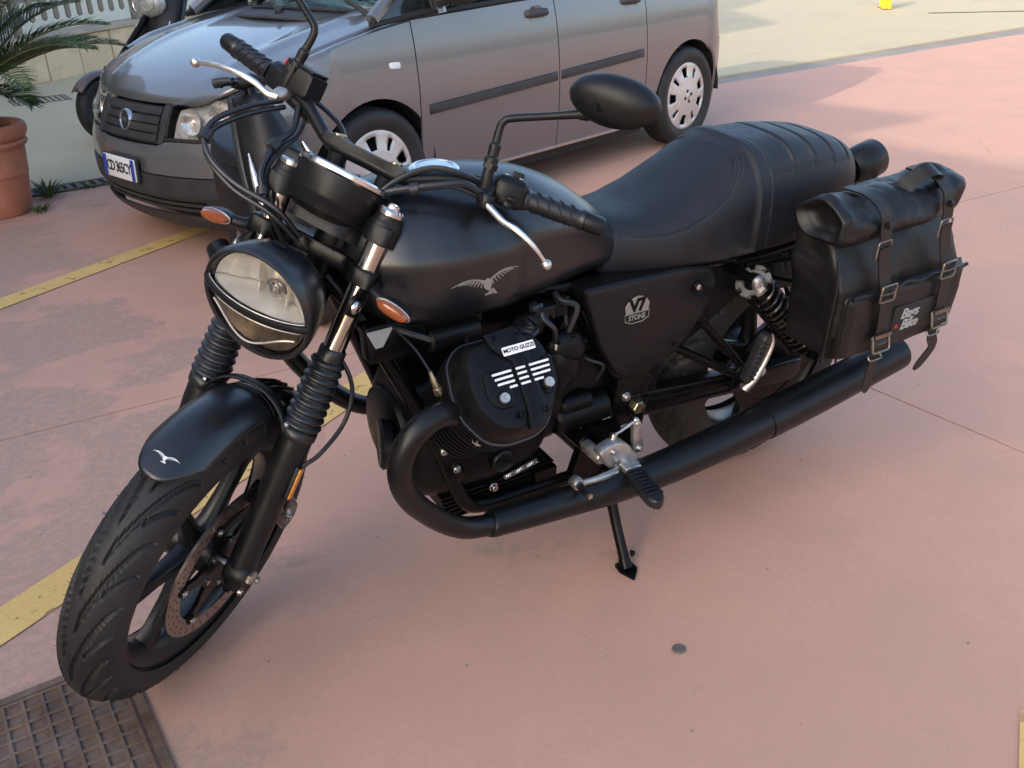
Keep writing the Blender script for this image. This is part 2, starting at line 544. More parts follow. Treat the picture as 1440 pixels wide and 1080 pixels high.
mat('joint_dirt', (0.035, 0.028, 0.025), 0.95, var=0.3)
mat('plaster_cream', (0.80, 0.73, 0.60), 0.85, var=0.05, vscale=3, bmp=0.15, bscale=120)
mat('plaster_ochre', (0.36, 0.33, 0.29), 0.85, var=0.06, vscale=2)
mat('fence_wood', (0.22, 0.185, 0.14), 0.75, var=0.2, vscale=12, bmp=0.2, bscale=150)
mat('cast_iron', (0.135, 0.082, 0.055), 0.72, 0.1, var=0.4, vscale=16, bmp=0.6, bscale=220, bdist=0.002, dust=0.55)
mat('grate_iron', (0.13, 0.11, 0.095), 0.7, 0.2, var=0.3, vscale=22, bmp=0.3, bscale=260)
mat('terracotta', (0.42, 0.155, 0.085), 0.78, var=0.16, vscale=7, bmp=0.25, bscale=180, dust=0.22)
mat('soil', (0.045, 0.033, 0.024), 0.95, var=0.4, vscale=60, bmp=0.8, bscale=90, bdist=0.006)
mat('yellow_paint_steel', (0.78, 0.50, 0.02), 0.42, var=0.08)
mat('palm_leaf', (0.050, 0.085, 0.020), 0.45, var=0.35, vscale=9)
mat('palm_rib', (0.16, 0.17, 0.05), 0.5, var=0.25, vscale=9)
mat('palm_bark', (0.10, 0.075, 0.05), 0.9, var=0.4, vscale=30, bmp=0.8, bscale=60, bdist=0.006)
mat('weed_leaf', (0.055, 0.095, 0.022), 0.6, var=0.4, vscale=14)
mat('shutter_green', (0.05, 0.09, 0.065), 0.6, var=0.15)

# --- worn yellow road paint
m, nt, b = nodes_of('yellow_line')
n1 = noise_tex(nt, 14, 9, 0.7); n2 = noise_tex(nt, 2.2, 4, 0.6); n3 = noise_tex(nt, 120, 4, 0.7)
c = ramp(nt, n2.outputs['Fac'], [(0.3, (0.64, 0.41, 0.125)), (0.7, (0.74, 0.50, 0.18))])
c = mixcol(nt, ramp(nt, n3.outputs['Fac'], [(0.3, (0.6, 0.6, 0.6)), (0.45, (0, 0, 0))]), c, (0.30, 0.21, 0.12))
nt.links.new(c, b.inputs['Base Color'])
b.inputs['Roughness'].default_value = 0.75
al = ramp(nt, n1.outputs['Fac'], [(0.34, (0, 0, 0)), (0.42, (1, 1, 1))])
nt.links.new(al, b.inputs['Alpha'])
bump(nt, b, n3.outputs['Fac'], 0.3, 0.001)

# --- the ground to the horizon, the slabbed forecourt, gutter
def flat(poly, z, name, mt, parent=None):
    bm = MB()
    bm.add([(x, y, z) for x, y in poly], [tuple(range(len(poly)))])
    return bm.build(name, mt, parent)
def YB(x):           # edge of the pink forecourt
    return -4.47 + 0.045 * (x - 1.2) if x > -9 else -4.93 + 0.03 * (x + 9)
g = flat([(-400, -400), (400, -400), (400, 400), (-400, 400)], -0.03, 'ground', 'concrete'); tag(g, kind='structure')
xs = [-60, -30, -15, -9, 1.2, 8, 30, 60]
fc = flat([(x, YB(x)) for x in xs] + [(60, 40), (-60, 40)], -0.0030, 'forecourt', 'joint_dirt'); tag(fc, kind='structure')
random.seed(3)
ya = lambda x: -1.235 - 0.031 * (x - 0.0)
xb = lambda y: -0.62 - 0.03 * y
xcols = [(-60, lambda y: -60), (-16, lambda y: -16.6), (-8, lambda y: -8.62), (-0.6, xb), (7, lambda y: 7.38), (15, lambda y: 15.4), (60, lambda y: 60)]
yrows = [YB, ya, lambda x: 2.9 - 0.02 * x, lambda x: 7.1, lambda x: 40]
gap = 0.0032
for i in range(len(xcols) - 1):
    for j in range(len(yrows) - 1):
        xl, xr = xcols[i][1], xcols[i + 1][1]
        yl, yr = yrows[j], yrows[j + 1]
        def cor(fx, fy, sx, sy):
            x, y = fx(0), fy(0)
            for _ in range(4):
                x = fx(y); y = fy(x)
            return (x + sx * gap, y + sy * gap)
        P = [cor(xl, yl, 1, 1), cor(xr, yl, -1, 1), cor(xr, yr, -1, -1), cor(xl, yr, 1, -1)]
        bm = MB(); bm.prism(P, (0, 0, -0.0060), (1, 0, 0), (0, 1, 0), (0, 0, 0.0060))
        bm.build('slab', 'pink_floor', fc)
gt = MB()
gp = [(x, YB(x) - 0.012) for x in xs]
gt.add([(x, y, -0.012) for x, y in gp] + [(x, y - (0.20 if x > -3 else 0.32), -0.012) for x, y in gp], [(i, i + 1, i + 1 + len(gp), i + len(gp)) for i in range(len(gp) - 1)])
o = gt.build('gutter', 'gutter_concrete'); tag(o, kind='structure')
ap = MB()
ap.add([(x, YB(x) - (0.218 if x > -3 else 0.34), 0.004) for x in xs] + [(x, -40, 0.004) for x in xs], [(i, i + 1, i + 1 + len(xs), i + len(xs)) for i in range(len(xs) - 1)])
ap.add([(x, YB(x) - (0.218 if x > -3 else 0.34), 0.004) for x in xs] + [(x, YB(x) - (0.218 if x > -3 else 0.34), -0.03) for x in xs], [(i, i + 1, i + 1 + len(xs), i + len(xs)) for i in range(len(xs) - 1)])
o = ap.build('apron', 'concrete'); tag(o, kind='structure')

# --- painted lines
def stripe(a, b, w, label, z=0.004):
    a, b = V3((*a, 0)), V3((*b, 0))
    d = (b - a).normalized(); nn = V3((-d.y, d.x, 0)) * w / 2
    k = 24
    L = []; R_ = []
    for i in range(k + 1):
        q = a + (b - a) * i / k
        e = 0.004 * mnoise.noise((i * 0.9, w, a.x)); f = 0.004 * mnoise.noise((i * 0.9, w + 7, a.y))
        L.append(q + nn * (1 + e * 8) + V3((0, 0, z))); R_.append(q - nn * (1 + f * 8) + V3((0, 0, z)))
    bm = MB(); bm.grid([L, R_])
    o = bm.build('parking_line', 'yellow_line'); tag(o, label, 'road marking', 'yellow parking lines')
stripe((2.6, -2.02), (-1.6, -4.43), 0.115, 'faded yellow parking line running from the flowerpot side under the grey car')
stripe((2.7, 0.16), (0.30, -1.20), 0.118, 'worn yellow parking line passing behind the black motorcycle front wheel')
stripe((0.200, 1.060), (2.95, 2.79), 0.115, 'yellow parking line end cut off by the bottom right picture corner')
stripe((-10.35, -7.15), (-15.0, -2.9), 0.10, 'thin yellow line on the sunlit concrete beside the yellow barrier')

# --- small things lying on the forecourt
random.seed(21)
bm = MB()
for i in range(170):
    x = random.uniform(-3.5, 1.9); y = random.uniform(-3.6, 1.35)
    s_ = random.uniform(0.0012, 0.0042)
    bm.ell((x, y, s_ * 0.4), (s_, s_ * random.uniform(0.5, 1), s_ * 0.5), 6, 4, Matrix.Rotation(random.uniform(0, 3), 3, 'Z'))
o = bm.build('grit', 'gutter_concrete'); tag(o, 'scattered bits of grit lying on the pink forecourt', 'grit', kind='stuff')
bm = MB()
bm.lathe([(0.013, 0), (0.0142, 0.0015), (0.0135, 0.0035), (0.010, 0.0042), (0.009, 0.0032), (0, 0.0032)], (0.643, 0.538, 0.001), (0.02, 0, 1), 20)
o = bm.build('bottle_cap', 'grate_iron'); tag(o, 'small flattened grey bottle cap on the pink floor', 'bottle cap')

# --- cast iron access cover by the front tyre
mc = empty('access_cover', (1.90, 0.22, 0), (0, 0, radians(182)), 'rusty square iron access cover with grid relief under the front tyre', 'manhole cover')
w = 0.28
bm = MB(); bm.prism(rect(2 * w, 2 * w, 0.012), (0, 0, -0.004), (1, 0, 0), (0, 1, 0), (0, 0, 0.0078)); bm.build('plate', 'cast_iron', mc)
bm = MB()
for s_ in (-1, 1):
    bm.box((s_ * (w + 0.019), 0, 0.0025), (0.020, 2 * w + 0.058, 0.009))
    bm.box((0, s_ * (w + 0.019), 0.0027), (2 * w + 0.018, 0.020, 0.009))
bm.build('rim_frame', 'cast_iron', mc, bev=0.002)
bm = MB(); k = 16; st = 2 * w / k
for i in range(k + 1):
    q = -w + i * st
    bm.box((q, 0, 0.005), (0.007, 2 * w, 0.0075)); bm.box((0, q, 0.0048), (2 * w, 0.007, 0.0075))
o = bm.build('rib_relief', 'cast_iron', mc, bev=0.0012)

# --- gutter grating (near the pot) and drain on the apron
def drain(name, c, rz, L, Wd, n, label):
    e = empty(name, (*c, 0.0), (0, 0, rz), label, 'drain grate')
    bm = MB(); bm.box((0, 0, -0.006), (L, Wd, 0.004)); bm.build('channel', 'joint_dirt', e)
    bm = MB()
    for s_ in (-1, 1):
        bm.box((0, s_ * (Wd / 2 - 0.008), 0.001), (L, 0.016, 0.014)); bm.box((s_ * (L / 2 - 0.008), 0, 0.0015), (0.016, Wd - 0.033, 0.014))
    bm.build('frame', 'grate_iron', e, bev=0.002)
    b0 = MB(); b0.box((0, 0, 0), (L / n * 0.5, Wd - 0.034, 0.012)); me = b0.mesh('bar', 'grate_iron')
    for i in range(n):
        o = bpy.data.objects.new('bar', me); COL.objects.link(o); o.parent = e; o.location = (-L / 2 + 0.02 + (L - 0.04) * (i + 0.5) / n, 0, 0.0005)
drain('gutter_grate', (0.62, -4.60), radians(2.5), 1.46, 0.17, 26, 'long narrow iron gutter grating between the pink forecourt and the concrete')
drain('drain_grate', (0.70, -8.43), radians(183), 0.50, 0.40, 9, 'rusty rectangular drain grate in the concrete near the stone wall')

# --- low stone wall with capping and picket fence
wa = V3((0.7778, -9.4594, 0)); wd = V3((-0.73618, -0.67679, 0)); wn_ = V3((-0.67679, 0.73618, 0)) * -1
if wn_.dot(V3((1.67, 1.66, 0)) - wa) < 0:
    wn_ = -wn_
WR = atan2(wd.y, wd.x)
we = empty('stone_wall', wa, (0, 0, WR), 'low tan stone-slab wall with capping below the picket fence', 'wall')
sgn = 1 if (Matrix.Rotation(WR, 3, 'Z') @ V3((0, 1, 0))).dot(wn_) > 0 else -1     # local +y*sgn faces the camera
bm = MB(); bm.box((2.0, -sgn * 0.13, 0.19), (12.0, 0.22, 0.42)); bm.build('core', 'joint_dirt', we)
joints = [-4.0, -3.45, -2.9, -2.35, -1.8, -1.25, -0.68, -0.1, 0.47, 1.0, 1.55, 2.13, 2.7, 3.25, 3.8, 4.4, 5.0, 5.55, 6.1, 6.7, 7.25, 7.9]
random.seed(5)
for i in range(len(joints) - 1):
    x0, x1 = joints[i] + 0.008, joints[i + 1] - 0.008
    dz = random.uniform(-0.004, 0.004)
    bm = MB(); bm.box(((x0 + x1) / 2, -sgn * (0.0 + random.uniform(-0.006, 0.004)), 0.203 + dz), (x1 - x0, 0.05, 0.396))
    bm.build('stone_slab', 'wall_stone', we, bev=0.006)
caps = [-4.0, -2.4, -0.9, 0.62, 2.2, 3.7, 5.2, 6.6, 7.9]
for i in range(len(caps) - 1):
    bm = MB(); bm.box(((caps[i] + caps[i + 1]) / 2, -sgn * 0.11, 0.432), (caps[i + 1] - caps[i] - 0.008, 0.34, 0.05))
    bm.build('capstone', 'cap_stone', we, bev=0.008)
fe = empty('picket_fence', wa + V3((0, 0, 0.458)) - wn_ * 0.12, (0, 0, WR), 'brown wooden picket fence standing on the low stone wall', 'fence')
pk = MB(); pk.prism([(-0.032, 0.02), (0, 0.0), (0.032, 0.02), (0.032, 1.05), (0, 1.12), (-0.032, 1.05)], (0, -0.01, 0.0), (1, 0, 0), (0, 0, 1), (0, 0.022, 0))
pme = pk.mesh('picket', 'fence_wood', 20)
x = -3.9
while x < 7.8:
    if abs((x + 3.9) % 2.3) > 0.01:
        o = bpy.data.objects.new('picket', pme); COL.objects.link(o); o.parent = fe; o.location = (x, sgn * 0.03, 0.12 + random.uniform(-0.008, 0.008)); o.rotation_euler = (0, random.uniform(-0.015, 0.015), 0)
    x += 0.185
for zz in (0.35, 1.05):
    bm = MB(); bm.box((2.0, 0, zz), (11.8, 0.035, 0.07)); bm.build('rail', 'fence_wood', fe, bev=0.004)
for xx in (-3.9, -1.62, 0.33, 2.27, 4.55, 6.85):
    bm = MB(); bm.box((xx, 0, 0.65), (0.07, 0.07, 1.3)); bm.build('post', 'fence_wood', fe, bev=0.006)

# --- sunlit cream house behind the fence
he = empty('cream_house', wa - wn_ * 4.2 + wd * 3, (0, 0, WR), 'cream plastered house wall seen bright behind the picket fence', 'building')
bm = MB(); bm.box((0, -sgn * 3, 1.55), (26, 6, 3.1)); bm.build('wall', 'plaster_cream', he)
bm = MB(); bm.box((0, -sgn * 2.9, 3.24), (26.6, 6.9, 0.28)); bm.build('roof', 'terracotta', he, bev=0.03)
for xx in (-9, -5.4, -1.2, 3.0, 7.4, 10.8):
    bm = MB(); bm.box((xx, sgn * 0.02, 1.9), (1.1, 0.08, 1.3)); f = bm.build('window', 'fence_wood', he, bev=0.01)
    bm = MB(); bm.box((xx, sgn * 0.068, 1.9), (0.92, 0.02, 1.12)); bm.build('pane', 'glass_dark', f)
    for s_ in (-1, 1):
        bm = MB(); bm.box((xx + s_ * 0.9, sgn * 0.03, 1.9), (0.58, 0.05, 1.3)); bm.build('shutter', 'shutter_green', f, bev=0.008)

# --- unseen block added left of the camera to shade the forecourt
fd = V3((0.58, 0.81, 0)).normalized(); fb = V3((11.5, 2.9, 0)); fr = atan2(fd.y, fd.x)
be = empty('shade_block', fb, (0, 0, fr), 'unseen plastered block added left of the camera to shade the forecourt', 'building')
back = -1 if (Matrix.Rotation(fr, 3, 'Z') @ V3((0, 1, 0))).dot(V3((-1, -0.3, 0))) > 0 else 1
prof = [(-16.8, 0), (-16.8, 4.2), (-12.3, 4.2), (-12.3, 8.2), (-10.85, 7.77), (-10.18, 7.16), (-7.71, 7.41), (-7.8, 6.68), (-4.97, 6.33), (-4.65, 6.52), (-3.79, 6.88), (-3.05, 6.76), (-1.31, 7.34), (-1.74, 6.77), (0.16, 7.33), (2.5, 8.2), (5.5, 8.2), (5.5, 0)]  # roof outline shaped to cast the edge of the shade
bm = MB(); bm.prism(prof, (0, 0, 0), (1, 0, 0), (0, 0, 1), (0, back * 9, 0)); bm.build('wall', 'plaster_ochre', be)
for fl in range(2):
    zz = 0.9 + fl * 3.0
    for xx in range(-11, 5, 3):
        bm = MB(); bm.box((xx, -back * 0.015, zz + 0.9), (1.15, 0.1, 1.6)); f = bm.build('window', 'fence_wood', be)
        bm = MB(); bm.box((xx, -back * 0.075, zz + 0.9), (0.98, 0.03, 1.42)); bm.build('pane', 'glass_dark', f)
    if fl:
        for xx in (-9.0, 0.0):
            bm = MB(); bm.box((xx, -back * 0.62, zz - 0.4), (3.2, 1.2, 0.16)); f = bm.build('balcony', 'plaster_cream', be)
            bm = MB()
            for q in range(17):
                bm.box((xx - 1.55 + q * 0.194, -back * 1.18, zz + 0.15), (0.03, 0.03, 0.92))
            bm.box((xx, -back * 1.18, zz + 0.64), (3.2, 0.05, 0.05)); bm.build('railing', 'frame_black', f)

# --- yellow steel barrier in the sun
ye = empty('parking_barrier', (-10.55, -8.05, 0.004), (0, 0, radians(50)), 'yellow tubular steel parking barrier on the sunlit concrete', 'barrier')
bm = MB(); bm.tube([(-0.16, 0, 0), (-0.16, 0, 0.42), (-0.10, 0, 0.5), (0.10, 0, 0.5), (0.16, 0, 0.42), (0.16, 0.06, 0)], 0.024, 10, 5); bm.build('hoop', 'yellow_paint_steel', ye)
bm = MB(); bm.box((0.02, 0.02, 0.22), (0.10, 0.09, 0.44)); bm.build('upright', 'yellow_paint_steel', ye, bev=0.006)
bm = MB()
for xx in (-0.16, 0.02, 0.16):
    bm.box((xx, 0.02, 0.004), (0.12, 0.12, 0.008))
bm.build('base_plate', 'grate_iron', ye, bev=0.002)

# --- terracotta pot
pc = V3((1.455, -4.215, 0))
pe = empty('flowerpot', pc, (0, 0, 0), 'large terracotta flowerpot with double rim at the left picture edge', 'flowerpot')
bm = MB()
bm.lathe([(0.172, 0), (0.182, 0.012), (0.19, 0.1), (0.203, 0.2), (0.207, 0.212), (0.211, 0.218), (0.209, 0.226), (0.218, 0.33), (0.222, 0.372)], (0, 0, 0.001), (0, 0, 1), 48)
bm.lathe([(0.205, 0.25), (0.19, 0.1), (0.17, 0.03), (0, 0.03)], (0, 0, 0), (0, 0, 1), 32, caps=False)
bm.build('body', 'terracotta', pe)
bm = MB()
bm.lathe([(0.215, 0.360), (0.236, 0.366), (0.242, 0.380), (0.236, 0.392), (0.226, 0.396), (0.236, 0.404), (0.248, 0.42), (0.252, 0.448), (0.246, 0.470), (0.232, 0.480), (0.214, 0.478), (0.207, 0.46), (0.205, 0.40)], (0, 0, 0), (0, 0, 1), 48, caps=False)
bm.build('rim', 'terracotta', pe)
bm = MB(); rows = []
for i in range(9):
    rr = 0.206 * i / 8
    rows.append([(rr * cos(t * pi / 12), rr * sin(t * pi / 12), 0.435 + 0.016 * mnoise.noise((rr * 14 * cos(t * pi / 12), rr * 14 * sin(t * pi / 12), 2))) for t in range(24)])
bm.grid(rows, False, True); bm.build('soil', 'soil', pe)

# --- sago palm in the pot
random.seed(11)
pl = empty('sago_palm', pc + V3((0, 0, 0.44)), (0, 0, 0), 'green sago palm with long feathery fronds growing in the terracotta pot', 'palm')
bm = MB(); prf = []
for i in range(15):
    h = i * 0.017
    prf.append((0.075 + (0.012 if i % 2 else 0) - 0.0016 * i, h - 0.01))
bm.lathe(prf, (0, 0, 0), (0, 0, 1), 18)
bm.build('trunk', 'palm_bark', pl)
def frond(az, el0, L, droop):
    pts = []
    p = V3((0.04 * cos(az), 0.04 * sin(az), 0.2)); e = el0
    N = 22
    for i in range(N + 1):
        pts.append(p.copy())
        p = p + V3((cos(az) * cos(e), sin(az) * cos(e), sin(e))) * (L / N)
        e -= droop / N * (0.4 + 1.4 * i / N)
    rib = MB(); rib.tube(pts, [0.0075 * (1 - 0.85 * i / N) + 0.0008 for i in range(N + 1)], 6)
    ro = rib.build('frond_rib', 'palm_rib', pl)
    lf = MB()
    side = V3((-sin(az), cos(az), 0))
    K = 64
    for i in range(K):
        t = 0.14 + 0.86 * i / K
        f = t * N; j = min(int(f), N - 1); q = pts[j].lerp(pts[j + 1], f - j)
        tg = (pts[j + 1] - pts[j]).normalized(); up = side.cross(tg).normalized()
        if up.z < 0:
            up = -up
        ll = (0.17 * sin(pi * min(1, t * 0.93 + 0.07)) ** 0.6 + 0.02) * random.uniform(0.9, 1.08)
        for s_ in (-1, 1):
            d = (side * s_ * 0.80 + tg * (0.55 + 0.45 * t) + up * random.uniform(0.12, 0.34)).normalized()
            wv = (tg - d * tg.dot(d)).normalized() * 0.0042
            mid = q + d * ll * 0.5 + up * 0.004; tip = q + d * ll - up * 0.012 * random.uniform(0.5, 1.8)
            o_ = len(lf.v)
            lf.v += [q - wv * 0.6, q + wv * 0.6, mid + wv, mid - wv, tip, mid + up * -0.002]
            lf.f += [(o_, o_ + 1, o_ + 2, o_ + 5), (o_, o_ + 5, o_ + 3), (o_ + 3, o_ + 5, o_ + 4), (o_ + 5, o_ + 2, o_ + 4)]
    o = lf.build('leaflets', 'palm_leaf', ro, ang=180); tag(o, kind='stuff')
for i in range(30):
    az = i * 2.39996 + random.uniform(-0.15, 0.15)
    el = radians(random.uniform(22, 42) if i < 11 else random.uniform(40, 82))
    frond(az, el, random.uniform(0.60, 0.82), radians(random.uniform(30, 62)))
frond(radians(172), radians(30), 0.86, radians(48))
frond(radians(156), radians(42), 0.84, radians(52))
frond(radians(196), radians(50), 0.8, radians(50))
frond(radians(140), radians(4), 0.34, radians(40))

# --- weeds along the gutter
def weed(c, h, n, label):
    bm = MB()
    for i in range(n):
        az = random.uniform(0, 2 * pi); rr = random.uniform(0, 0.05)
        p = V3((rr * cos(az), rr * sin(az), 0)); el = radians(random.uniform(35, 85)); L = h * random.uniform(0.5, 1.1)
        d = V3((cos(az) * cos(el), sin(az) * cos(el), sin(el))); sd = V3((-sin(az), cos(az), 0)) * random.uniform(0.003, 0.007)
        q = p + d * L * 0.55; t = p + d * L + V3((cos(az), sin(az), -0.6)) * L * 0.25
        o_ = len(bm.v)
        bm.v += [p - sd * 0.4, p + sd * 0.4, q + sd, q - sd, t]
        bm.f += [(o_, o_ + 1, o_ + 2, o_ + 3), (o_ + 3, o_ + 2, o_ + 4)]
    o = bm.build('weed', 'weed_leaf', ang=180); o.location = (*c, 0.0); tag(o, label, 'weed', 'weeds along the gutter')
weed((1.165, -4.42), 0.13, 90, 'largest green weed tuft beside the terracotta pot')
weed((1.26, -4.08), 0.07, 40, 'small weed sprouting at the foot of the terracotta pot')
weed((0.80, -4.49), 0.055, 36, 'low weed in the gutter just left of the grey car bumper')
weed((0.93, -4.50), 0.045, 26, 'tiny weed in the gutter between the pot and the car')
# ================================================================== grey compact car
m, nt, b = nodes_of('car_paint')
n = noise_tex(nt, 900, 2, 0.5)
c = ramp(nt, n.outputs['Fac'], [(0.35, (0.138, 0.136, 0.140)), (0.65, (0.208, 0.205, 0.210))])
d_ = noise_tex(nt, 5, 6, 0.65)
c = mixcol(nt, ramp(nt, d_.outputs['Fac'], [(0.5, (0, 0, 0)), (0.85, (0.25, 0.25, 0.25))]), c, (0.21, 0.20, 0.19))
nt.links.new(c, b.inputs['Base Color'])
b.inputs['Metallic'].default_value = 0.6
b.inputs['Roughness'].default_value = 0.34
b.inputs['Coat Weight'].default_value = 0.9
b.inputs['Coat Roughness'].default_value = 0.045
mat('car_plastic', (0.024, 0.024, 0.026), 0.55, var=0.15, vscale=12, bmp=0.2, bscale=900, dust=0.08)
mat('car_dark', (0.010, 0.010, 0.010), 0.7)
mat('hubcap_silver', (0.56, 0.55, 0.53), 0.34, 0.55, var=0.08, dust=0.10)
mat('plate_white', (0.74, 0.75, 0.76), 0.4, var=0.03)
mat('plate_blue', (0.012, 0.045, 0.30), 0.4, var=0.05)
mat('plate_ink', (0.02, 0.02, 0.025), 0.5)
mat('car_interior', (0.035, 0.034, 0.033), 0.8, var=0.2)

def pair(bm, name, mt, parent, **kw):
    """left piece and its mirror image as two objects"""
    pl_, pr_ = parent if isinstance(parent, tuple) else (parent, parent)
    b2 = MB(); b2.v = [V3((v.x, -v.y, v.z)) for v in bm.v]; b2.f = [tuple(reversed(f)) for f in bm.f]
    return bm.build(name, mt, pl_, **kw), b2.build(name, mt, pr_, **kw)
car = empty('compact_car', (-2.2951, -3.8688, 0), (0, 0, 0.2577), 'grey five-door compact car parked behind the black motorcycle', 'car')
XC = 2.70            # where the side starts to turn into the nose
XR = -0.22           # where the side starts to turn into the tail
NP = 2.35
def half_w(z):
    return interp([0.12, 0.22, 0.45, 0.62, 0.80, 0.95, 1.10, 1.35, 1.60], [0.775, 0.805, 0.835, 0.842, 0.832, 0.808, 0.765, 0.69, 0.60], z)
def nose(z):
    return interp([0.12, 0.20, 0.34, 0.46, 0.55, 0.64, 0.72, 0.80, 0.90], [3.22, 3.30, 3.335, 3.335, 3.30, 3.26, 3.19, 3.06, 2.86], z)
def tail(z):
    return interp([0.12, 0.25, 0.45, 0.60, 0.75, 1.0, 1.3, 1.6], [-0.52, -0.60, -0.635, -0.63, -0.58, -0.56, -0.52, -0.42], z)
def surf(a, z, off=0.0):
    """a: XR..XC along the side; XC+t*1 round the nose (t 0..1 = side..centre line); below XR likewise round the tail"""
    def raw(a, z):
        w = half_w(z)
        if a > XC:
            th = min(1.0, a - XC) * pi / 2
            return V3((XC + (nose(z) - XC) * sin(th) ** (2 / NP), w * cos(th) ** (2 / NP) if th < pi / 2 else 0.0, z))
        if a < XR:
            th = min(1.0, XR - a) * pi / 2
            return V3((XR + (tail(z) - XR) * sin(th) ** (2 / NP), w * cos(th) ** (2 / NP) if th < pi / 2 else 0.0, z))
        return V3((a, w * (1 - 0.012 * ((a - 1.25) / 1.5) ** 2), z))
    p = raw(a, z)
    # side creases: shallow groove line under the belt and a tuck above the sill
    if off:
        e = 0.004
        du = raw(a + e, z) - raw(a - e, z); dv = raw(a, z + e) - raw(a, z - e)
        nn = du.cross(dv)
        if nn.length < 1e-12:
            nn = V3((1, 0, 0))
        nn.normalize()
        if nn.dot(V3((p.x - 1.3, p.y * 3, 0))) < 0:
            nn = -nn
        p = p + nn * off
    return p
def panel(name, a0, a1, zlo, zhi, mt='car_paint', nu=24, nv=14, off=0.0, th=0.012, parent=None, tilt=0.0, fin=0.004, both=True, us=None):
    bm = MB(); rows = []
    us = us or [i / nu for i in range(nu + 1)]
    for u in us:
        a = a0 + (a1 - a0) * u
        l, h = (zlo(a) if callable(zlo) else zlo), (zhi(a) if callable(zhi) else zhi)
        row = []
        for j in range(nv + 1):
            z = l + (h - l) * j / nv
            t = tilt(z) if callable(tilt) else tilt * (z - 0.6)
            row.append(surf(a + t, z, off))
        rows.append(row)
    mir = lambda r: [V3((p.x, -p.y, p.z)) for p in r]
    if a1 >= XC + 0.999:
        rows = rows[:-1] + [[V3((p.x, 0, p.z)) for p in rows[-1]]] + [mir(r) for r in reversed(rows[:-1])]
    elif a0 <= XR - 0.999:
        rows = [mir(r) for r in reversed(rows[1:])] + [[V3((p.x, 0, p.z)) for p in rows[0]]] + rows[1:]
    k = len(rows); q = len(rows[0])
    bm.grid(rows)
    ring = [(i, 0) for i in range(k)] + [(k - 1, j) for j in range(1, q)] + [(i, q - 1) for i in range(k - 2, -1, -1)] + [(0, j) for j in range(q - 2, 0, -1)]
    base = len(bm.v)
    for i, j in ring:
        p = rows[i][j]
        inw = V3((0 if abs(p.x - 1.3) < 1.2 else (-0.9 if p.x > 1.3 else 0.9), -p.y / 0.8, 0))
        bm.v.append(p + (inw.normalized() if inw.length > 1e-4 else inw) * th)
    n = len(ring)
    for r in range(n):
        i, j = ring[r]; i2, j2 = ring[(r + 1) % n]
        bm.f.append((i * q + j, i2 * q + j2, base + (r + 1) % n, base + r))
    par = parent or car
    if a1 >= XC + 0.999 or a0 <= XR - 0.999:
        o = bm.build(name, mt, par[0] if isinstance(par, tuple) else par, ang=50)
        return (o, o)
    return pair(bm, name, mt, par, ang=50)
AF, AR, RA = 2.508, 0.0, 0.345       # wheel centres, arch radius
def arch(a, base):
    for cx in (AF, AR):
        d = abs(a - cx)
        if d < RA:
            return max(base, 0.30 + sqrt(RA * RA - d * d))
    return base
sill = 0.215
def us_arch(a0, a1, cx, n=30):
    """sample positions dense near the arch ends"""
    s_ = set()
    for i in range(n + 1):
        s_.add(i / n)
    for sg in (-1, 1):
        for k in (0.0005, 0.004, 0.012, 0.03, 0.06):
            for d in (RA - k, RA + 0.0005):
                u = (cx + sg * d - a0) / (a1 - a0)
                if 0 <= u <= 1:
                    s_.add(u)
    return sorted(s_)
g_ = 0.0035
belt = lambda a: interp([-0.3, 0.4, 1.25, 2.2, 2.75], [1.03, 1.005, 0.985, 0.955, 0.925], a)
door_t = lambda z: 0.035 * (z - 0.3) * 0.9
# front wing, from the door edge round to the lamp
wing_a1 = XC + 0.40
def wing_lo(a):
    if a > AF + RA:
        return 0.62 if a < XC + 0.5 else 0.62
    return arch(a, sill)
def wing_hi(a):
    return interp([2.2, 2.45, 2.75, 2.95, XC + 0.40], [0.955, 0.925, 0.865, 0.82, 0.775], a)
def wing_lo2(a):
    if abs(a - AF) < RA:
        return arch(a, sill)
    if a > AF + RA:
        return interp([AF + RA, XC + 0.22, XC + 0.30, XC + 0.40], [0.503, 0.523, 0.60, 0.748], a) if a > XC + 0.24 else 0.507
    return sill
panel('wing', 2.245, wing_a1, wing_lo2, wing_hi, us=us_arch(2.245, wing_a1, AF, 40), nv=16)
fdr = panel('door', 1.25 + g_, 2.245 - 2 * g_, sill, belt, nu=24, nv=22)
rdr = panel('door', 0.46 + g_, 1.25 - g_, sill, belt, nu=22, nv=22, tilt=lambda z: 0.0)
def rq_lo(a):
    return arch(a, sill)
panel('rear_quarter', XR - 0.30, 0.46 - g_, lambda a: (arch(a, sill) if a > AR - RA else 0.64), belt, us=us_arch(XR - 0.30, 0.46 - g_, AR, 40), nv=18)
panel('rear_bumper', XR - 1.0, AR - RA + 0.002, 0.16, 0.632, nu=30, nv=12, tilt=0.0)
panel('tailgate', XR - 1.0, XR - 0.50, 0.642, 1.02, nu=20, nv=10)
panel('tail_lamp', XR - 0.49, XR - 0.31, 0.70, 1.10, 'red_lens', nu=10, nv=10, off=0.006)
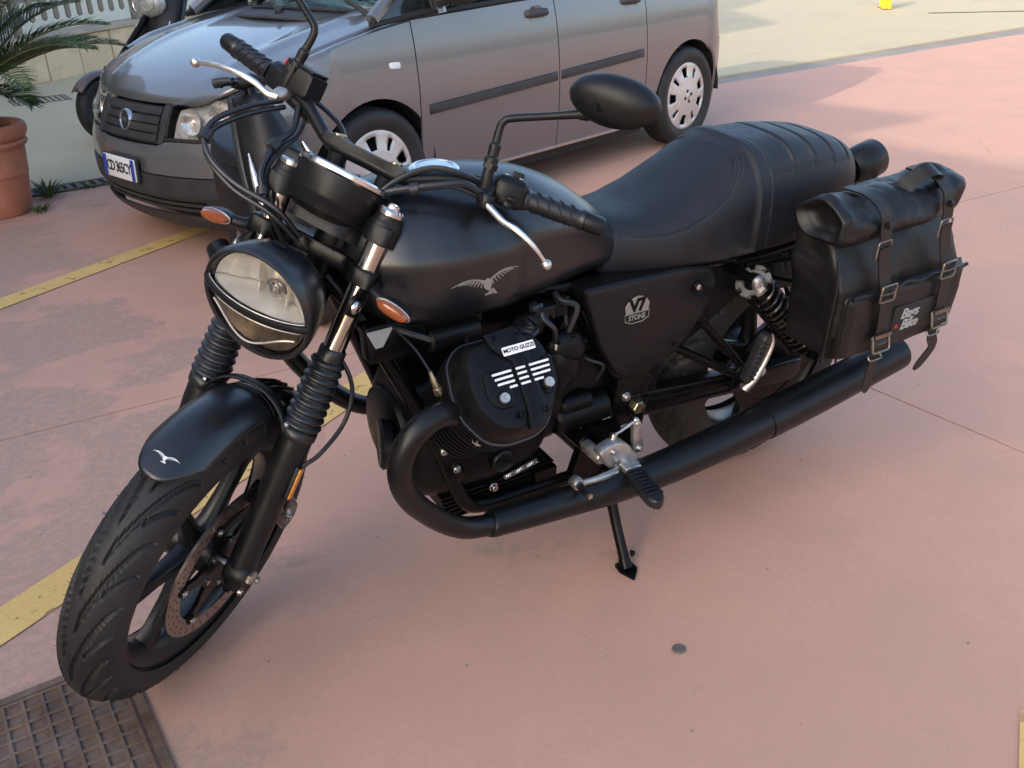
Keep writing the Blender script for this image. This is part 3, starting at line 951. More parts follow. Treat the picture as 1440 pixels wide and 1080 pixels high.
# front bumper: upper painted band, dark centre, lower intake
panel('front_bumper', AF + RA, XC + 1.0, lambda a: 0.39 if a > XC + 0.30 else interp([AF + RA, XC + 0.30], [0.215, 0.215], a), lambda a: interp([AF + RA, XC + 0.24, XC + 0.32, XC + 0.7, XC + 0.79, XC + 0.82, XC + 1.0], [0.500, 0.503, 0.545, 0.530, 0.532, 0.512, 0.508], a), nu=44, nv=12, off=0.004)
panel('bumper_lip', XC + 0.02, XC + 1.0, 0.145, 0.212, 'car_plastic', nu=30, nv=5, off=0.012)  # darker plastic puts the nose's own shade into lip and band
bp = panel('bumper_band', XC + 0.305, XC + 1.0, 0.300, 0.386, 'car_plastic', nu=30, nv=6, off=0.016)
panel('bumper_corner', XC + 0.31, XC + 0.62, 0.216, 0.297, 'car_plastic', nu=12, nv=5, off=0.004)
for k, (z0, z1) in enumerate(((0.222, 0.238), (0.248, 0.264), (0.274, 0.290))):
    panel('intake_slat', XC + 0.625, XC + 1.0, z0, z1, 'car_plastic', nu=20, nv=2, off=-0.004)
panel('intake', XC + 0.60, XC + 1.0, 0.214, 0.296, 'car_dark', nu=20, nv=3, off=-0.03)
panel('fog_lamp_blank', XC + 0.40, XC + 0.56, 0.232, 0.285, 'car_dark', nu=8, nv=4, off=0.0065)
# grille
gr = panel('grille', XC + 0.83, XC + 1.0, 0.522, 0.672, 'car_plastic', nu=24, nv=6, off=-0.012)
for k in range(4):
    z0 = 0.528 + k * 0.036
    panel('slat', XC + 0.84, XC + 1.0, z0, z0 + 0.027, 'car_plastic', nu=20, nv=3, off=0.003, th=0.014, parent=gr[0])
panel('grille_surround', XC + 0.80, XC + 0.83, 0.522, 0.675, 'car_plastic', nu=4, nv=6, off=0.004)
bm = MB(); c0 = surf(XC + 1.0, 0.596); nx = V3((1, 0, 0.22)).normalized()
bm.lathe([(0.048, -0.01), (0.050, 0.012), (0.047, 0.019), (0.041, 0.019), (0.039, 0.014), (0, 0.014)], c0, nx, 32); bd = bm.build('emblem', 'chrome', car)
a_, b_, c_ = frame(nx)
bm = MB(); bm.lathe([(0.0385, 0.0142), (0.03, 0.0165), (0, 0.0175)], c0, nx, 28); bm.build('emblem_field', 'car_dark', bd)
vs, fs = text_mesh('FIAT', 0.027, 0.003, 0.0006)
bm = MB(); bm.add([c0 + nx * 0.018 + a_ * v.x + b_ * v.y + nx * v.z for v in vs], fs); bm.build('emblem_lettering', 'chrome', bd)
# headlamps: reflector bowl behind a clear lens
lampL = lambda a: interp([XC + 0.27, XC + 0.33, XC + 0.42, XC + 0.5, XC + 0.8], [0.70, 0.59, 0.558, 0.548, 0.545], a)
lampH = lambda a: interp([XC + 0.27, XC + 0.40, XC + 0.55, XC + 0.7, XC + 0.8], [0.775, 0.772, 0.752, 0.715, 0.68], a)
hl = panel('headlamp', XC + 0.28, XC + 0.795, lambda a: lampL(a) + 0.004, lambda a: lampH(a) - 0.004, 'lamp_housing', nu=24, nv=8, off=-0.045, th=0.004)
panel('lens', XC + 0.28, XC + 0.795, lambda a: lampL(a) + 0.003, lambda a: lampH(a) - 0.003, 'clear_glass', nu=30, nv=10, off=0.006, th=0.02, parent=hl)
panel('lamp_seal', XC + 0.28, XC + 0.798, lambda a: lampL(a) - 0.008, lambda a: lampL(a) + 0.001, 'car_dark', nu=24, nv=2, off=0.004, parent=hl)
for aa, zz, rr in ((XC + 0.56, 0.655, 0.064), (XC + 0.70, 0.625, 0.056), (XC + 0.42, 0.690, 0.05)):
    for sy in (1, -1):
        c1 = surf(aa, zz, -0.035); c1.y *= sy
        nn = V3((1, 0.35 * sy, 0.1)).normalized()
        bm = MB(); bm.lathe([(rr, 0.022), (rr * 0.96, 0.022), (rr * 0.7, -0.005), (rr * 0.3, -0.022), (0, -0.026)], c1, nn, 24, caps=False)
        bm.lathe([(0.0001, 0.014), (rr * 0.24, 0.006), (rr * 0.26, -0.01), (rr * 0.2, -0.02)], c1, nn, 14, caps=False)
        bm.build('reflector', 'reflector_chrome', hl[0 if sy > 0 else 1])
# bonnet
def bon_edge(x):
    """half width of the bonnet at x"""
    return interp([2.10, 2.35, 2.7, 3.0, 3.18, 3.225], [0.70, 0.735, 0.735, 0.665, 0.56, 0.43], x)
def bon_z(x, u):
    zc = interp([1.95, 2.15, 2.45, 2.75, 3.0, 3.15, 3.23], [1.035, 1.005, 0.955, 0.895, 0.822, 0.75, 0.685], x)
    ze = interp([1.95, 2.2, 2.45, 2.75, 3.0, 3.15, 3.23], [0.99, 0.962, 0.918, 0.862, 0.795, 0.735, 0.682], x)
    s_ = abs(u)
    z = zc + (ze - zc) * s_ ** 2.6
    z += 0.012 * math.exp(-((s_ - 0.66) / 0.07) ** 2) * min(1, max(0, (3.2 - x) * 2))     # moulded crease
    return z
rows = []
for i in range(35):
    t = i / 34; x0 = 2.04 + (3.235 - 2.04) * t
    row = []
    for j in range(41):
        u = -1 + j / 20
        x = x0 - (0.12 * (1 - t) ** 2 * (-(u * u)) + 0.0) - 0.055 * t ** 3 * u * u
        row.append(V3((x, u * (bon_edge(x0) - 0.004), bon_z(x0, u))))
    rows.append(row)
bm = MB(); bm.grid(rows); bm.build('bonnet', 'car_paint', car, solid=0.015, ang=60)
# shoulder strip between bonnet and wing: top of the wing
bm = MB(); rows = []
for i in range(31):
    a = 2.15 + (XC + 0.30 - 2.15) * i / 30
    top = surf(min(a, wing_a1), wing_hi(min(max(a, 2.2), wing_a1)))
    be_ = V3((min(top.x, 3.2), bon_edge(min(top.x, 3.2)) + 0.004, bon_z(min(top.x, 3.2), 1.0) - 0.002))
    mid = (top + be_) / 2 + V3((0, 0.006, 0.012))
    rows.append([top, top.lerp(mid, 0.5) + V3((0, 0.003, 0.003)), mid, mid.lerp(be_, 0.5) + V3((0, 0, 0.003)), be_, be_ - V3((0, 0, 0.03))])
bm.grid(rows); pair(bm, 'wing_top', 'car_paint', car, ang=60)
# dark inner body so that gaps read dark
bm = MB(); rings = []
for z in (0.13, 0.3, 0.5, 0.66, 0.80, 0.95):
    ring = []
    for k in range(20):
        ring.append(surf(XR + (XC - XR) * k / 19, z, -0.03))
    ins = [p_ for p_ in ring]
    front = [surf(XC + k / 10, min(z, 0.66), -0.08 if z > 0.5 else -0.05) for k in range(1, 11)]
    rear = [surf(XR - k / 10, z, -0.03) for k in range(10, 0, -1)]
    half = rear + ins + front
    half = [V3((p_.x, p_.y, min(p_.z, interp([1.9, 2.2, 2.7, 3.0, 3.3], [0.95, 0.90, 0.82, 0.70, 0.55], p_.x)))) for p_ in half]
    full = half + [V3((p_.x, -p_.y, p_.z)) for p_ in reversed(half)]
    rings.append(full)
def notch(p):      # keep clear of the wheels
    for cx in (AF, AR):
        if abs(p.x - cx) < 0.36 and p.z < 0.70:
            return V3((p.x, max(-0.52, min(0.52, p.y)), p.z))
    return p
bm.loft(rings); bm.xf(notch); bm.build('inner_body', 'car_dark', car)
# wheel-arch liners
for cx in (AF, AR):
    for sy in (1, -1):
        bm = MB(); rows = []
        for i in range(25):
            t = 0.0 + pi * i / 24
            rows.append([V3((cx + (RA + 0.004) * cos(t), sy * yy, 0.30 + (RA + 0.004) * sin(t))) for yy in (0.826, 0.70, 0.50)])
        bm.grid(rows); bm.build('arch_liner', 'car_dark', car)
# door mouldings, handles, mirrors, repeater
def strip(a0, a1, z0, z1, h, off, mt, name, parent):
    bm = MB(); rows = []
    for i in range(31):
        t = i / 30; a = a0 + (a1 - a0) * t
        zc = z0 + (z1 - z0) * t
        e = min(1, min(t, 1 - t) * 18) ** 0.5
        rows.append([surf(a, zc + h / 2 * s_, o_) for s_, o_ in ((1, 0.0), (0.85, off * e), (0, off * 1.25 * e), (-0.85, off * e), (-1, 0.0))])
    bm.grid(rows); return pair(bm, name, mt, parent, ang=60)
strip(2.19, 1.262, 0.552, 0.590, 0.048, 0.014, 'car_plastic', 'side_moulding', fdr)
strip(1.238, 0.49, 0.591, 0.622, 0.048, 0.014, 'car_plastic', 'side_moulding', rdr)
strip(2.23, 0.42, 0.207, 0.207, 0.016, 0.006, 'chrome', 'sill_strip', car)  # thin chrome strip along the sill
for dr, xx in ((fdr, 1.395), (rdr, 0.60)):
    bm = MB()
    for i in range(2):
        pass
    zc = 0.915
    rows = []
    for i in range(17):
        t = i / 16; a = xx - 0.085 + 0.17 * t
        e = sin(pi * t) ** 0.35
        rows.append([surf(a, zc + 0.022 * s_ * (0.6 + 0.4 * e), o_ * e + 0.002) for s_, o_ in ((1, 0), (0.7, 0.024), (0, 0.030), (-0.7, 0.026), (-1, 0.004))])
    bm.grid(rows); hd = pair(bm, 'door_handle', 'car_plastic', dr, ang=60)
    c1 = surf(xx - 0.06, 0.905)
    bm = MB(); bm.lathe([(0.052, 0.0006), (0.055, 0.003), (0.05, 0.0015), (0.0, 0.001)], surf(xx, 0.898), V3((0, 1, 0.05)), 28); pair(bm, 'handle_recess', 'car_paint', dr)
bm = MB(); c1 = surf(2.372, 0.775)
bm.prism(rect(0.062, 0.028, 0.010), c1 - V3((0, 0.001, 0)), (1, 0, 0.05), (0, -0.06, 1), (0, 0.007, 0.0), ch=0.003); pair(bm, 'side_repeater', 'plate_white', car)
# greenhouse
def gh(x, z):
    return half_w(z)
def roof_z(x):
    return interp([-0.5, -0.2, 0.4, 1.0, 1.45], [1.50, 1.60, 1.655, 1.655, 1.60], x)
bm = MB(); rows = []
for i in range(25):
    x = -0.50 + 1.98 * i / 24
    rz = roof_z(x)
    row = []
    for j in range(21):
        u = -1 + j / 10
        row.append(V3((x, u * (0.60 if x < 1.3 else 0.60), rz - 0.10 * abs(u) ** 3)))
    rows.append(row)
bm.grid(rows); bm.build('roof', 'car_paint', car, solid=0.02)
# windscreen
bm = MB(); rows = []
for i in range(13):
    t = i / 12; z = 0.955 + (1.60 - 0.955) * t; xc = 2.36 - 0.92 * t; w = 0.775 - 0.19 * t
    rows.append([V3((xc - 0.34 * (1 - 0.5 * t) * (abs(u) ** 2.4), u * w, z + 0.04 * (1 - t) * (1 - u * u))) for u in [-1 + j / 12 for j in range(25)]])
bm.grid(rows); ws = bm.build('windscreen', 'window_glass', car, solid=0.005)
bm = MB()
ed = [r[0] for r in rows] ; ed2 = [r[-1] for r in rows]
bm.tube(ed, 0.016, 6); bm.tube(ed2, 0.016, 6); bm.tube(rows[0], 0.012, 6); bm.tube(rows[-1], 0.014, 6); bm.build('seal', 'car_dark', ws)
# scuttle and wipers
bm = MB(); rws = []
for j in range(25):
    u = -1 + j / 12; q = rows[0][j]
    rws.append([q + V3((0.0, 0, -0.004)), q + V3((0.06, 0, -0.012)), q + V3((0.13, 0, -0.03))])
bm.grid(rws); bm.build('scuttle', 'car_plastic', car, solid=0.01)
def ws_pt(t, u, off=0.012):
    z = 0.955 + (1.60 - 0.955) * t; xc = 2.36 - 0.92 * t; w = 0.775 - 0.19 * t
    return V3((xc - 0.34 * (1 - 0.5 * t) * (abs(u) ** 2.4) + off, u * w, z + 0.04 * (1 - t) * (1 - u * u) + off))
for (u0, u1) in ((0.72, 0.02), (0.05, -0.62)):
    wp = MB()
    wp.tube([ws_pt(-0.05, u0, 0.03), ws_pt(0.0, u0 - 0.12, 0.045), ws_pt(0.10, (u0 + u1) / 2, 0.04)], [0.013, 0.011, 0.007], 8, 5)
    wp.lathe([(0.02, -0.02), (0.022, 0.015), (0.012, 0.022), (0, 0.022)], ws_pt(-0.05, u0, 0.02), (0.3, 0, 1), 12)
    wo = wp.build('wiper_arm', 'car_plastic', car)
    wp = MB(); wp.tube([ws_pt(0.06, u0 + 0.06 - 0.2, 0.014), ws_pt(0.10, (u0 + u1) / 2, 0.016), ws_pt(0.03, u1, 0.014)], 0.007, 6, 6); wp.build('wiper_blade', 'car_dark', wo)
# side windows: pillars, glass
def side_pt(x, z, off=0.0):
    return V3((x, half_w(z) + off - 0.012, z))
wins = [('window', [(1.31, 1.0), (2.02, 0.975), (1.62, 1.47), (1.34, 1.52)]), ('window', [(0.48, 1.02), (1.25, 1.0), (1.27, 1.52), (0.5, 1.52)]), ('window', [(-0.25, 1.05), (0.42, 1.03), (0.43, 1.51), (-0.05, 1.46)])]
def side_quad(q, k, off):
    rows = []
    for i in range(k + 1):
        t = i / k
        l = (q[0][0] + (q[3][0] - q[0][0]) * t, q[0][1] + (q[3][1] - q[0][1]) * t)
        r_ = (q[1][0] + (q[2][0] - q[1][0]) * t, q[1][1] + (q[2][1] - q[1][1]) * t)
        rows.append([side_pt(l[0] + (r_[0] - l[0]) * s_ / 6, l[1] + (r_[1] - l[1]) * s_ / 6, off) for s_ in range(7)])
    return rows
for nm_, q in wins:
    bm = MB(); bm.grid(side_quad(q, 8, 0.0)); wo = pair(bm, nm_, 'window_glass', car, solid=0.004)
    bm = MB()
    loop = [side_pt(x, z, 0.006) for x, z in q]
    pts = []
    for i in range(4):
        a_, b_ = q[i], q[(i + 1) % 4]
        for s_ in range(8):
            pts.append(side_pt(a_[0] + (b_[0] - a_[0]) * s_ / 8, a_[1] + (b_[1] - a_[1]) * s_ / 8, 0.002))
    bm.tube(pts + [pts[0], pts[1]], 0.013, 6); pair(bm, 'frame', 'car_dark', wo)
# small triangular pane ahead of the front door
tri = [(2.09, 0.985), (2.47, 0.952), (2.40, 1.0), (2.09, 1.16)]
bm = MB(); bm.grid(side_quad(tri, 8, 0.004)); wo = pair(bm, 'quarter_light', 'glass_dark', car, solid=0.004)
pts = []
for i in range(4):
    a_, b_ = tri[i], tri[(i + 1) % 4]
    for s_ in range(8):
        pts.append(side_pt(a_[0] + (b_[0] - a_[0]) * s_ / 8, a_[1] + (b_[1] - a_[1]) * s_ / 8, 0.006))
bm = MB(); bm.tube(pts + [pts[0], pts[1]], 0.012, 6); pair(bm, 'frame', 'car_dark', wo)
# pillars and belt line
for a_, b_ in (((2.44, 0.97), (1.50, 1.585)), ((1.29, 0.99), (1.31, 1.55)), ((0.45, 1.01), (0.46, 1.55)), ((-0.30, 1.03), (-0.20, 1.52)), ((2.03, 0.965), (2.05, 1.22))):
    bm = MB(); bm.tube([side_pt(a_[0] + (b_[0] - a_[0]) * s_ / 8, a_[1] + (b_[1] - a_[1]) * s_ / 8, -0.012) for s_ in range(9)], 0.032, 8); pair(bm, 'pillar', 'car_paint', car)
bm = MB(); bm.tube([side_pt(x, roof_z(min(1.45, x)) - 0.09, -0.005) for x in (-0.3, 0.2, 0.7, 1.2, 1.5)], 0.035, 8)
pair(bm, 'roof_rail', 'car_paint', car)
bm = MB(); bm.tube([surf(a, belt(a) + 0.012, -0.018) for a in [-0.3 + 2.45 * i / 20 for i in range(21)]], 0.016, 8); pair(bm, 'belt_seal', 'car_dark', car)
# rear window
bm = MB(); bm.grid([[V3((-0.58 + 0.12 * t, u * 0.58, 1.05 + 0.45 * t)) for u in (-1, -0.5, 0, 0.5, 1)] for t in (0, 0.5, 1)]); bm.build('rear_window', 'glass_dark', car, solid=0.005)
# mirrors
bm = MB()
bm.ell((2.03, 0.93, 1.08), (0.075, 0.11, 0.075), 20, 12); bm.tube([(2.05, 0.80, 1.02), (2.04, 0.88, 1.05)], 0.03, 10)
pair(bm, 'door_mirror', 'car_plastic', car)
# cabin: dashboard, seats
bm = MB()
bm.box((1.85, 0, 0.93), (0.45, 1.30, 0.14)); bm.build('dashboard', 'car_interior', car, bev=0.04)
for yy in (-0.36, 0.36):
    bm = MB(); bm.box((1.05, yy, 0.62), (0.5, 0.5, 0.16)); bm.box((0.78, yy, 0.95), (0.14, 0.48, 0.62), Matrix.Rotation(-0.2, 3, 'Y')); bm.box((0.72, yy, 1.34), (0.1, 0.26, 0.18)); bm.build('seat', 'car_interior', car, bev=0.04)
bm = MB(); bm.torus((1.55, 0.36, 1.02), (-0.8, 0, 0.6), 0.18, 0.016, 28, 8); bm.build('steering_wheel', 'car_interior', car)
# number plate
bm = MB(); pn = V3((1, 0, 0.05)).normalized(); pc_ = surf(XC + 1.0, 0.39, 0.03) ; pc_.z = 0.395
pa, pb = V3((0, 1, 0)), V3((-0.05, 0, 1)).normalized()
bm.prism(rect(0.305, 0.100, 0.008), pc_, pa, pb, pn * 0.006, ch=0.001); pt = bm.build('number_plate', 'plate_white', car)
for s_ in (-1, 1):
    bm = MB(); bm.prism(rect(0.032, 0.097, 0.004), pc_ + pn * 0.0062 + pa * s_ * 0.1345, pa, pb, pn * 0.0012); bm.build('blue_band', 'plate_blue', pt)
vs, fs = text_mesh('CD 365CY', 0.068, 0.0012, 0.001, 0.86)
bm = MB(); bm.add([pc_ + pn * 0.0075 + pa * v.x * 0.86 + pb * v.y + pn * v.z for v in vs], fs); bm.build('plate_lettering', 'plate_ink', pt)
bm = MB(); bm.prism(rect(0.318, 0.112, 0.01), pc_ - pn * 0.012, pa, pb, pn * 0.011); bm.build('plate_holder', 'car_plastic', car)
# ---- wheels
def car_wheel(cx, sy):
    c0 = V3((cx, sy * 0.735, 0.302)); ax = V3((0, sy, 0))
    R_, W_ = 0.302, 0.092
    bm = MB()
    prof = [(0.205, -W_ + 0.01), (0.235, -W_), (0.27, -W_ - 0.002), (0.292, -W_ + 0.012), (0.300, -W_ + 0.03)]
    for gz in (-0.045, -0.015, 0.015, 0.045):
        prof += [(0.302, gz - 0.006), (0.296, gz - 0.004), (0.296, gz + 0.004), (0.302, gz + 0.006)]
    prof += [(0.300, W_ - 0.03), (0.292, W_ - 0.012), (0.27, W_ + 0.002), (0.24, W_ + 0.001), (0.222, W_ - 0.006), (0.205, W_ - 0.012)]
    bm.lathe(prof, c0, ax, 56, caps=False)
    wo = bm.build('wheel', 'tyre_rubber', car)
    bm = MB(); bm.lathe([(0.205, -W_ + 0.02), (0.19, -0.02), (0.10, 0.0), (0, 0.0)], c0, ax, 40, caps=False); bm.build('rim', 'car_dark', wo)
    a_, b_, _ = frame(ax)
    # hub cap with windows: annulus sectors
    bm = MB(); NW = 9; seg = 72
    def rp(r, t, h):
        return c0 + (a_ * cos(t) + b_ * sin(t)) * r + ax * h
    hh = lambda r: interp([0, 0.07, 0.12, 0.16, 0.2, 0.215], [0.096, 0.094, 0.088, 0.080, 0.078, 0.070], r)
    radii = [0.0001, 0.03, 0.058, 0.075, 0.112, 0.118, 0.145, 0.172, 0.178, 0.198, 0.207, 0.214]
    vid = {}
    for i, r in enumerate(radii):
        for j in range(seg):
            t = 2 * pi * j / seg
            big = (j % 8)
            vid[i, j] = len(bm.v); bm.v.append(rp(r, t, hh(r) - (0.0035 if 0.075 <= r < 0.0751 else 0)))
    for i in range(len(radii) - 1):
        for j in range(seg):
            inwin = 5 <= i <= 7 and (j % 8) in (2, 3, 4, 5) if (j // 8) % 2 == 0 else 5 <= i <= 7 and (j % 8) in (3, 4)
            if not inwin:
                bm.f.append((vid[i, j], vid[i + 1, j], vid[i + 1, (j + 1) % seg], vid[i, (j + 1) % seg]))
    hc = bm.build('hub_cap', 'hubcap_silver', wo, solid=0.012, ang=30)
    bm = MB()
    for k in range(4):
        t = k * pi / 2 + 0.3
        bm.lathe([(0.0, 0.1), (0.011, 0.1), (0.012, 0.093)], rp(0.034, t, -0.003), ax, 10, caps=False)
    bm.build('bolt_recess', 'car_dark', hc)
for cx in (AF, AR):
    for sy in (1, -1):
        car_wheel(cx, sy)
# ================================================================== black motorcycle
LEAN = -0.1159
STEER = 0.6618
RK = radians(28)
A0 = V3((1.566, 0, 0)); UU = V3((-sin(RK), 0, cos(RK))); DD = V3((cos(RK), 0, sin(RK)))
SR = Matrix.Rotation(STEER, 3, UU)
def ST(v):
    return A0 + SR @ (V3(v) - A0)
def T(s, d, y):
    return A0 + UU * s + DD * d + V3((0, y, 0))
bike = empty('motorcycle', (0, 0, 0), (LEAN, 0, 0), 'matt black naked motorcycle leaning on its side stand in the foreground', 'motorcycle')

def tyre_mesh(c, R, w, rim_r, n, m, pitches, depth=0.0062, front=True):
    """tyre with cut tread grooves; wheel axis is Y"""
    rt = w * 0.55
    Rc = R - rt
    bm = MB(); rows = []
    qs = [-1.95 + 3.9 * j / m for j in range(m + 1)]
    dth = 2 * pi / pitches
    def groove(th, v, side):
        g = 0.0
        a = abs(v)
        slope = 0.0
        for (v0, v1, A, pw, ofs, hw) in ((0.05, 1.02, 0.66, 1.9, 0.0, 0.0036), (0.38, 1.05, 0.34, 1.6, 0.5, 0.0030)):
            if not (v0 <= a <= v1):
                continue
            tc = A * max(0.0, 1 - a) ** pw + (ofs + (0.5 if side else 0.0)) * dth
            d = ((th - tc + dth / 2) % dth) - dth / 2
            dt = A * pw * max(0.0, 1 - a) ** (pw - 1) * R / (w * 0.62)
            dist = abs(d) * R / sqrt(1 + dt * dt)
            fade = min(1, (a - v0) / 0.06 + 0.15, (v1 - a) / 0.05 + 0.2)
            g = max(g, fade * max(0.0, min(1.0, (hw * 1.5 - dist) / (hw * 0.7))))
        return g
    for i in range(n):
        th = 2 * pi * i / n
        row = []
        for q in qs:
            v = q / 1.22
            r = Rc + rt * cos(q); y = w / 2 * sin(q)
            if abs(v) < 1.05:
                g = groove(th, v, v > 0) * depth
                r -= g * cos(q); y -= g * sin(q) * 0.9
            row.append(V3((c[0] + r * sin(th), c[1] + y, c[2] + r * cos(th))))
        bead = [(rim_r + 0.020, w * 0.43), (rim_r + 0.006, w * 0.385), (rim_r - 0.006, w * 0.34)]
        row = [V3((c[0] + r * sin(th), c[1] - y, c[2] + r * cos(th))) for r, y in reversed(bead)] + row + [V3((c[0] + r * sin(th), c[1] + y, c[2] + r * cos(th))) for r, y in bead]
        rows.append(row)
    bm.grid(rows, True, False)
    # moulding hairs
    return bm
def rot_y(c, ang):
    M = Matrix.Rotation(ang, 3, 'Y'); c = V3(c)
    return lambda v: c + M @ (V3(v) - c)
def cast_wheel(c, rim_r, w, hubw, fn, nspoke, phase, name='wheel'):
    c = V3(c); ax = V3((0, 1, 0))
    bm = MB()
    hw = w * 0.36
    bm.lathe([(rim_r + 0.004, -hw), (rim_r - 0.004, -hw - 0.006), (rim_r - 0.014, -hw - 0.002), (rim_r - 0.024, -hw + 0.012), (rim_r - 0.032, -0.012), (rim_r - 0.032, 0.012), (rim_r - 0.024, hw - 0.012), (rim_r - 0.014, hw + 0.002), (rim_r - 0.004, hw + 0.006), (rim_r + 0.004, hw)], c, ax, 72, caps=False)
    wo = bm.build(name, 'wheel_black', bike, fn)
    bm = MB(); bm.lathe([(0.018, -hubw), (0.040, -hubw), (0.043, -hubw + 0.01), (0.036, -0.02), (0.036, 0.02), (0.043, hubw - 0.01), (0.040, hubw), (0.018, hubw)], c, ax, 28); bm.build('hub', 'wheel_black', wo, fn)
    for k in range(nspoke):
        t = phase + 2 * pi * k / nspoke
        d = V3((sin(t), 0, cos(t))); s_ = V3((cos(t), 0, -sin(t)))
        rings = []
        for r, wd_, th_ in ((0.030, 0.026, 0.024), (0.06, 0.017, 0.019), (0.12, 0.0145, 0.015), (rim_r - 0.06, 0.016, 0.015), (rim_r - 0.026, 0.027, 0.019)):
            ring = []
            for a in range(12):
                ca, sa = cos(2 * pi * a / 12), sin(2 * pi * a / 12)
                f = lambda z: (abs(z) ** 0.6) * (1 if z > 0 else -1)
                ring.append(c + d * r + s_ * wd_ * f(ca) + ax * th_ * f(sa))
            rings.append(ring)
        bm = MB(); bm.loft(rings); bm.build('spoke', 'wheel_black', wo, fn)
    return wo
FA = V3((1.45, 0, 0.318)); RA_ = V3((0, 0, 0.321))
fw = cast_wheel(FA, 0.238, 0.10, 0.055, ST, 6, 0.32)
tyre_mesh(FA, 0.319, 0.108, 0.238, 960, 66, 15).build('tyre', 'tyre_rubber', fw, ST, ang=28)
rw = cast_wheel(RA_, 0.226, 0.15, 0.07, None, 6, 0.1)
tyre_mesh(RA_, 0.322, 0.152, 0.226, 560, 46, 20).build('tyre', 'tyre_rubber', rw, None, ang=50)
random.seed(2)
bm = MB()
for i in range(110):
    th = random.uniform(0, 2 * pi); q = random.choice((-1, 1)) * random.uniform(0.95, 1.25)
    r = 0.319 - 0.0594 + 0.0594 * cos(q); y = 0.054 * sin(q)
    p = FA + V3((r * sin(th), y, r * cos(th))); nn = V3((sin(th) * cos(q), sin(q), cos(th) * cos(q)))
    bm.tube([p, p + nn * random.uniform(0.003, 0.007) + V3((0, 0, 0.001))], [0.0006, 0.0003], 4)
o = bm.build('moulding_hair', 'tyre_rubber', fw, ST); tag(o, kind='stuff')
# front brake disc, carrier, caliper
yD = 0.062
dc = FA + V3((0, yD, 0))
bm = MB(); bm.lathe([(0.124, -0.0025), (0.160, -0.0025), (0.160, 0.0025), (0.124, 0.0025), (0.124, -0.0025)], dc, (0, 1, 0), 72, caps=False); do = bm.build('brake_disc', 'disc_steel', fw, ST)
bm = MB()
for k in range(36):
    for rr, ofs in ((0.132, 0), (0.142, 0.06), (0.152, 0.12)):
        t = 2 * pi * k / 36 + ofs
        bm.lathe([(0.0026, 0), (0.0001, 0.00005)], dc + V3((sin(t) * rr, 0.0027, cos(t) * rr)), (0, 1, 0), 8, caps=False)
o = bm.build('drilled_holes', 'frame_black', bike, ST); tag(o, kind='stuff'); o.parent = fw
bm = MB()
bm.lathe([(0.038, 0.003), (0.060, 0.003), (0.062, 0.0), (0.060, -0.004), (0.038, -0.004)], dc, (0, 1, 0), 40)
for k in range(6):
    t = 2 * pi * k / 6 + 0.2
    d = V3((sin(t), 0, cos(t))); s_ = V3((cos(t), 0, -sin(t)))
    bm.loft([[dc + d * r + s_ * a * wd_ + V3((0, b_ * 0.004, 0)) for a, b_ in ((-1, -1), (1, -1), (1, 1), (-1, 1))] for r, wd_ in ((0.055, 0.022), (0.09, 0.010), (0.118, 0.012), (0.128, 0.010))])
    t2 = t
    bm.lathe([(0.011, -0.006), (0.011, 0.006), (0.007, 0.0075), (0, 0.0075)], dc + d * 0.122, (0, 1, 0), 12)
bm.build('disc_carrier', 'frame_black', fw, ST)
bm = MB()
for k in range(6):
    t = 2 * pi * k / 6 + 0.2
    bm.lathe([(0.0075, 0.0), (0.0075, 0.0015), (0.0045, 0.0015), (0.004, 0.0005), (0, 0.0005)], dc + V3((sin(t) * 0.122, 0.0076, cos(t) * 0.122)), (0, 1, 0), 12)
    bm.lathe([(0.005, 0), (0.005, 0.004), (0, 0.004)], dc + V3((sin(t + 0.5) * 0.05, 0.003, cos(t + 0.5) * 0.05)), (0, 1, 0), 8)
o = bm.build('disc_bobbins', 'bolt_steel', fw, ST); tag(o, kind='stuff')
# caliper behind the left leg
cdir = V3((-0.62, 0, 0.32)).normalized(); cc_ = FA + cdir * 0.135 + V3((0, 0.085, 0)); ct = V3((cdir.z, 0, -cdir.x))
bm = MB()
bm.prism(rounded([(-0.062, -0.026), (0.062, -0.026), (0.066, 0.012), (0.045, 0.034), (-0.045, 0.034), (-0.066, 0.012)], 0.012), cc_ - V3((0, 0.012, 0)), ct, cdir, (0, 0.038, 0), ch=0.008)
bm.prism(rect(0.10, 0.045, 0.01), cc_ - V3((0, 0.044, 0)), ct, cdir, (0, 0.03, 0))
cal = bm.build('brake_caliper', 'gloss_black', bike, ST)
bm = MB()
for q in (-0.03, 0.03):
    bm.bolt(cc_ + ct * q + V3((0, 0.026, 0)), (0, 1, 0), 0.006)
bm.build('bolt', 'bolt_steel', cal, ST)
vs, fs = text_mesh('brembo', 0.016, 0.0008)
bm = MB(); bm.add([cc_ + V3((0, 0.0265, 0)) + ct * v.x * -1 + cdir * (v.y + 0.006) + V3((0, v.z, 0)) for v in vs], fs); bm.build('lettering', 'white_print', cal, ST)

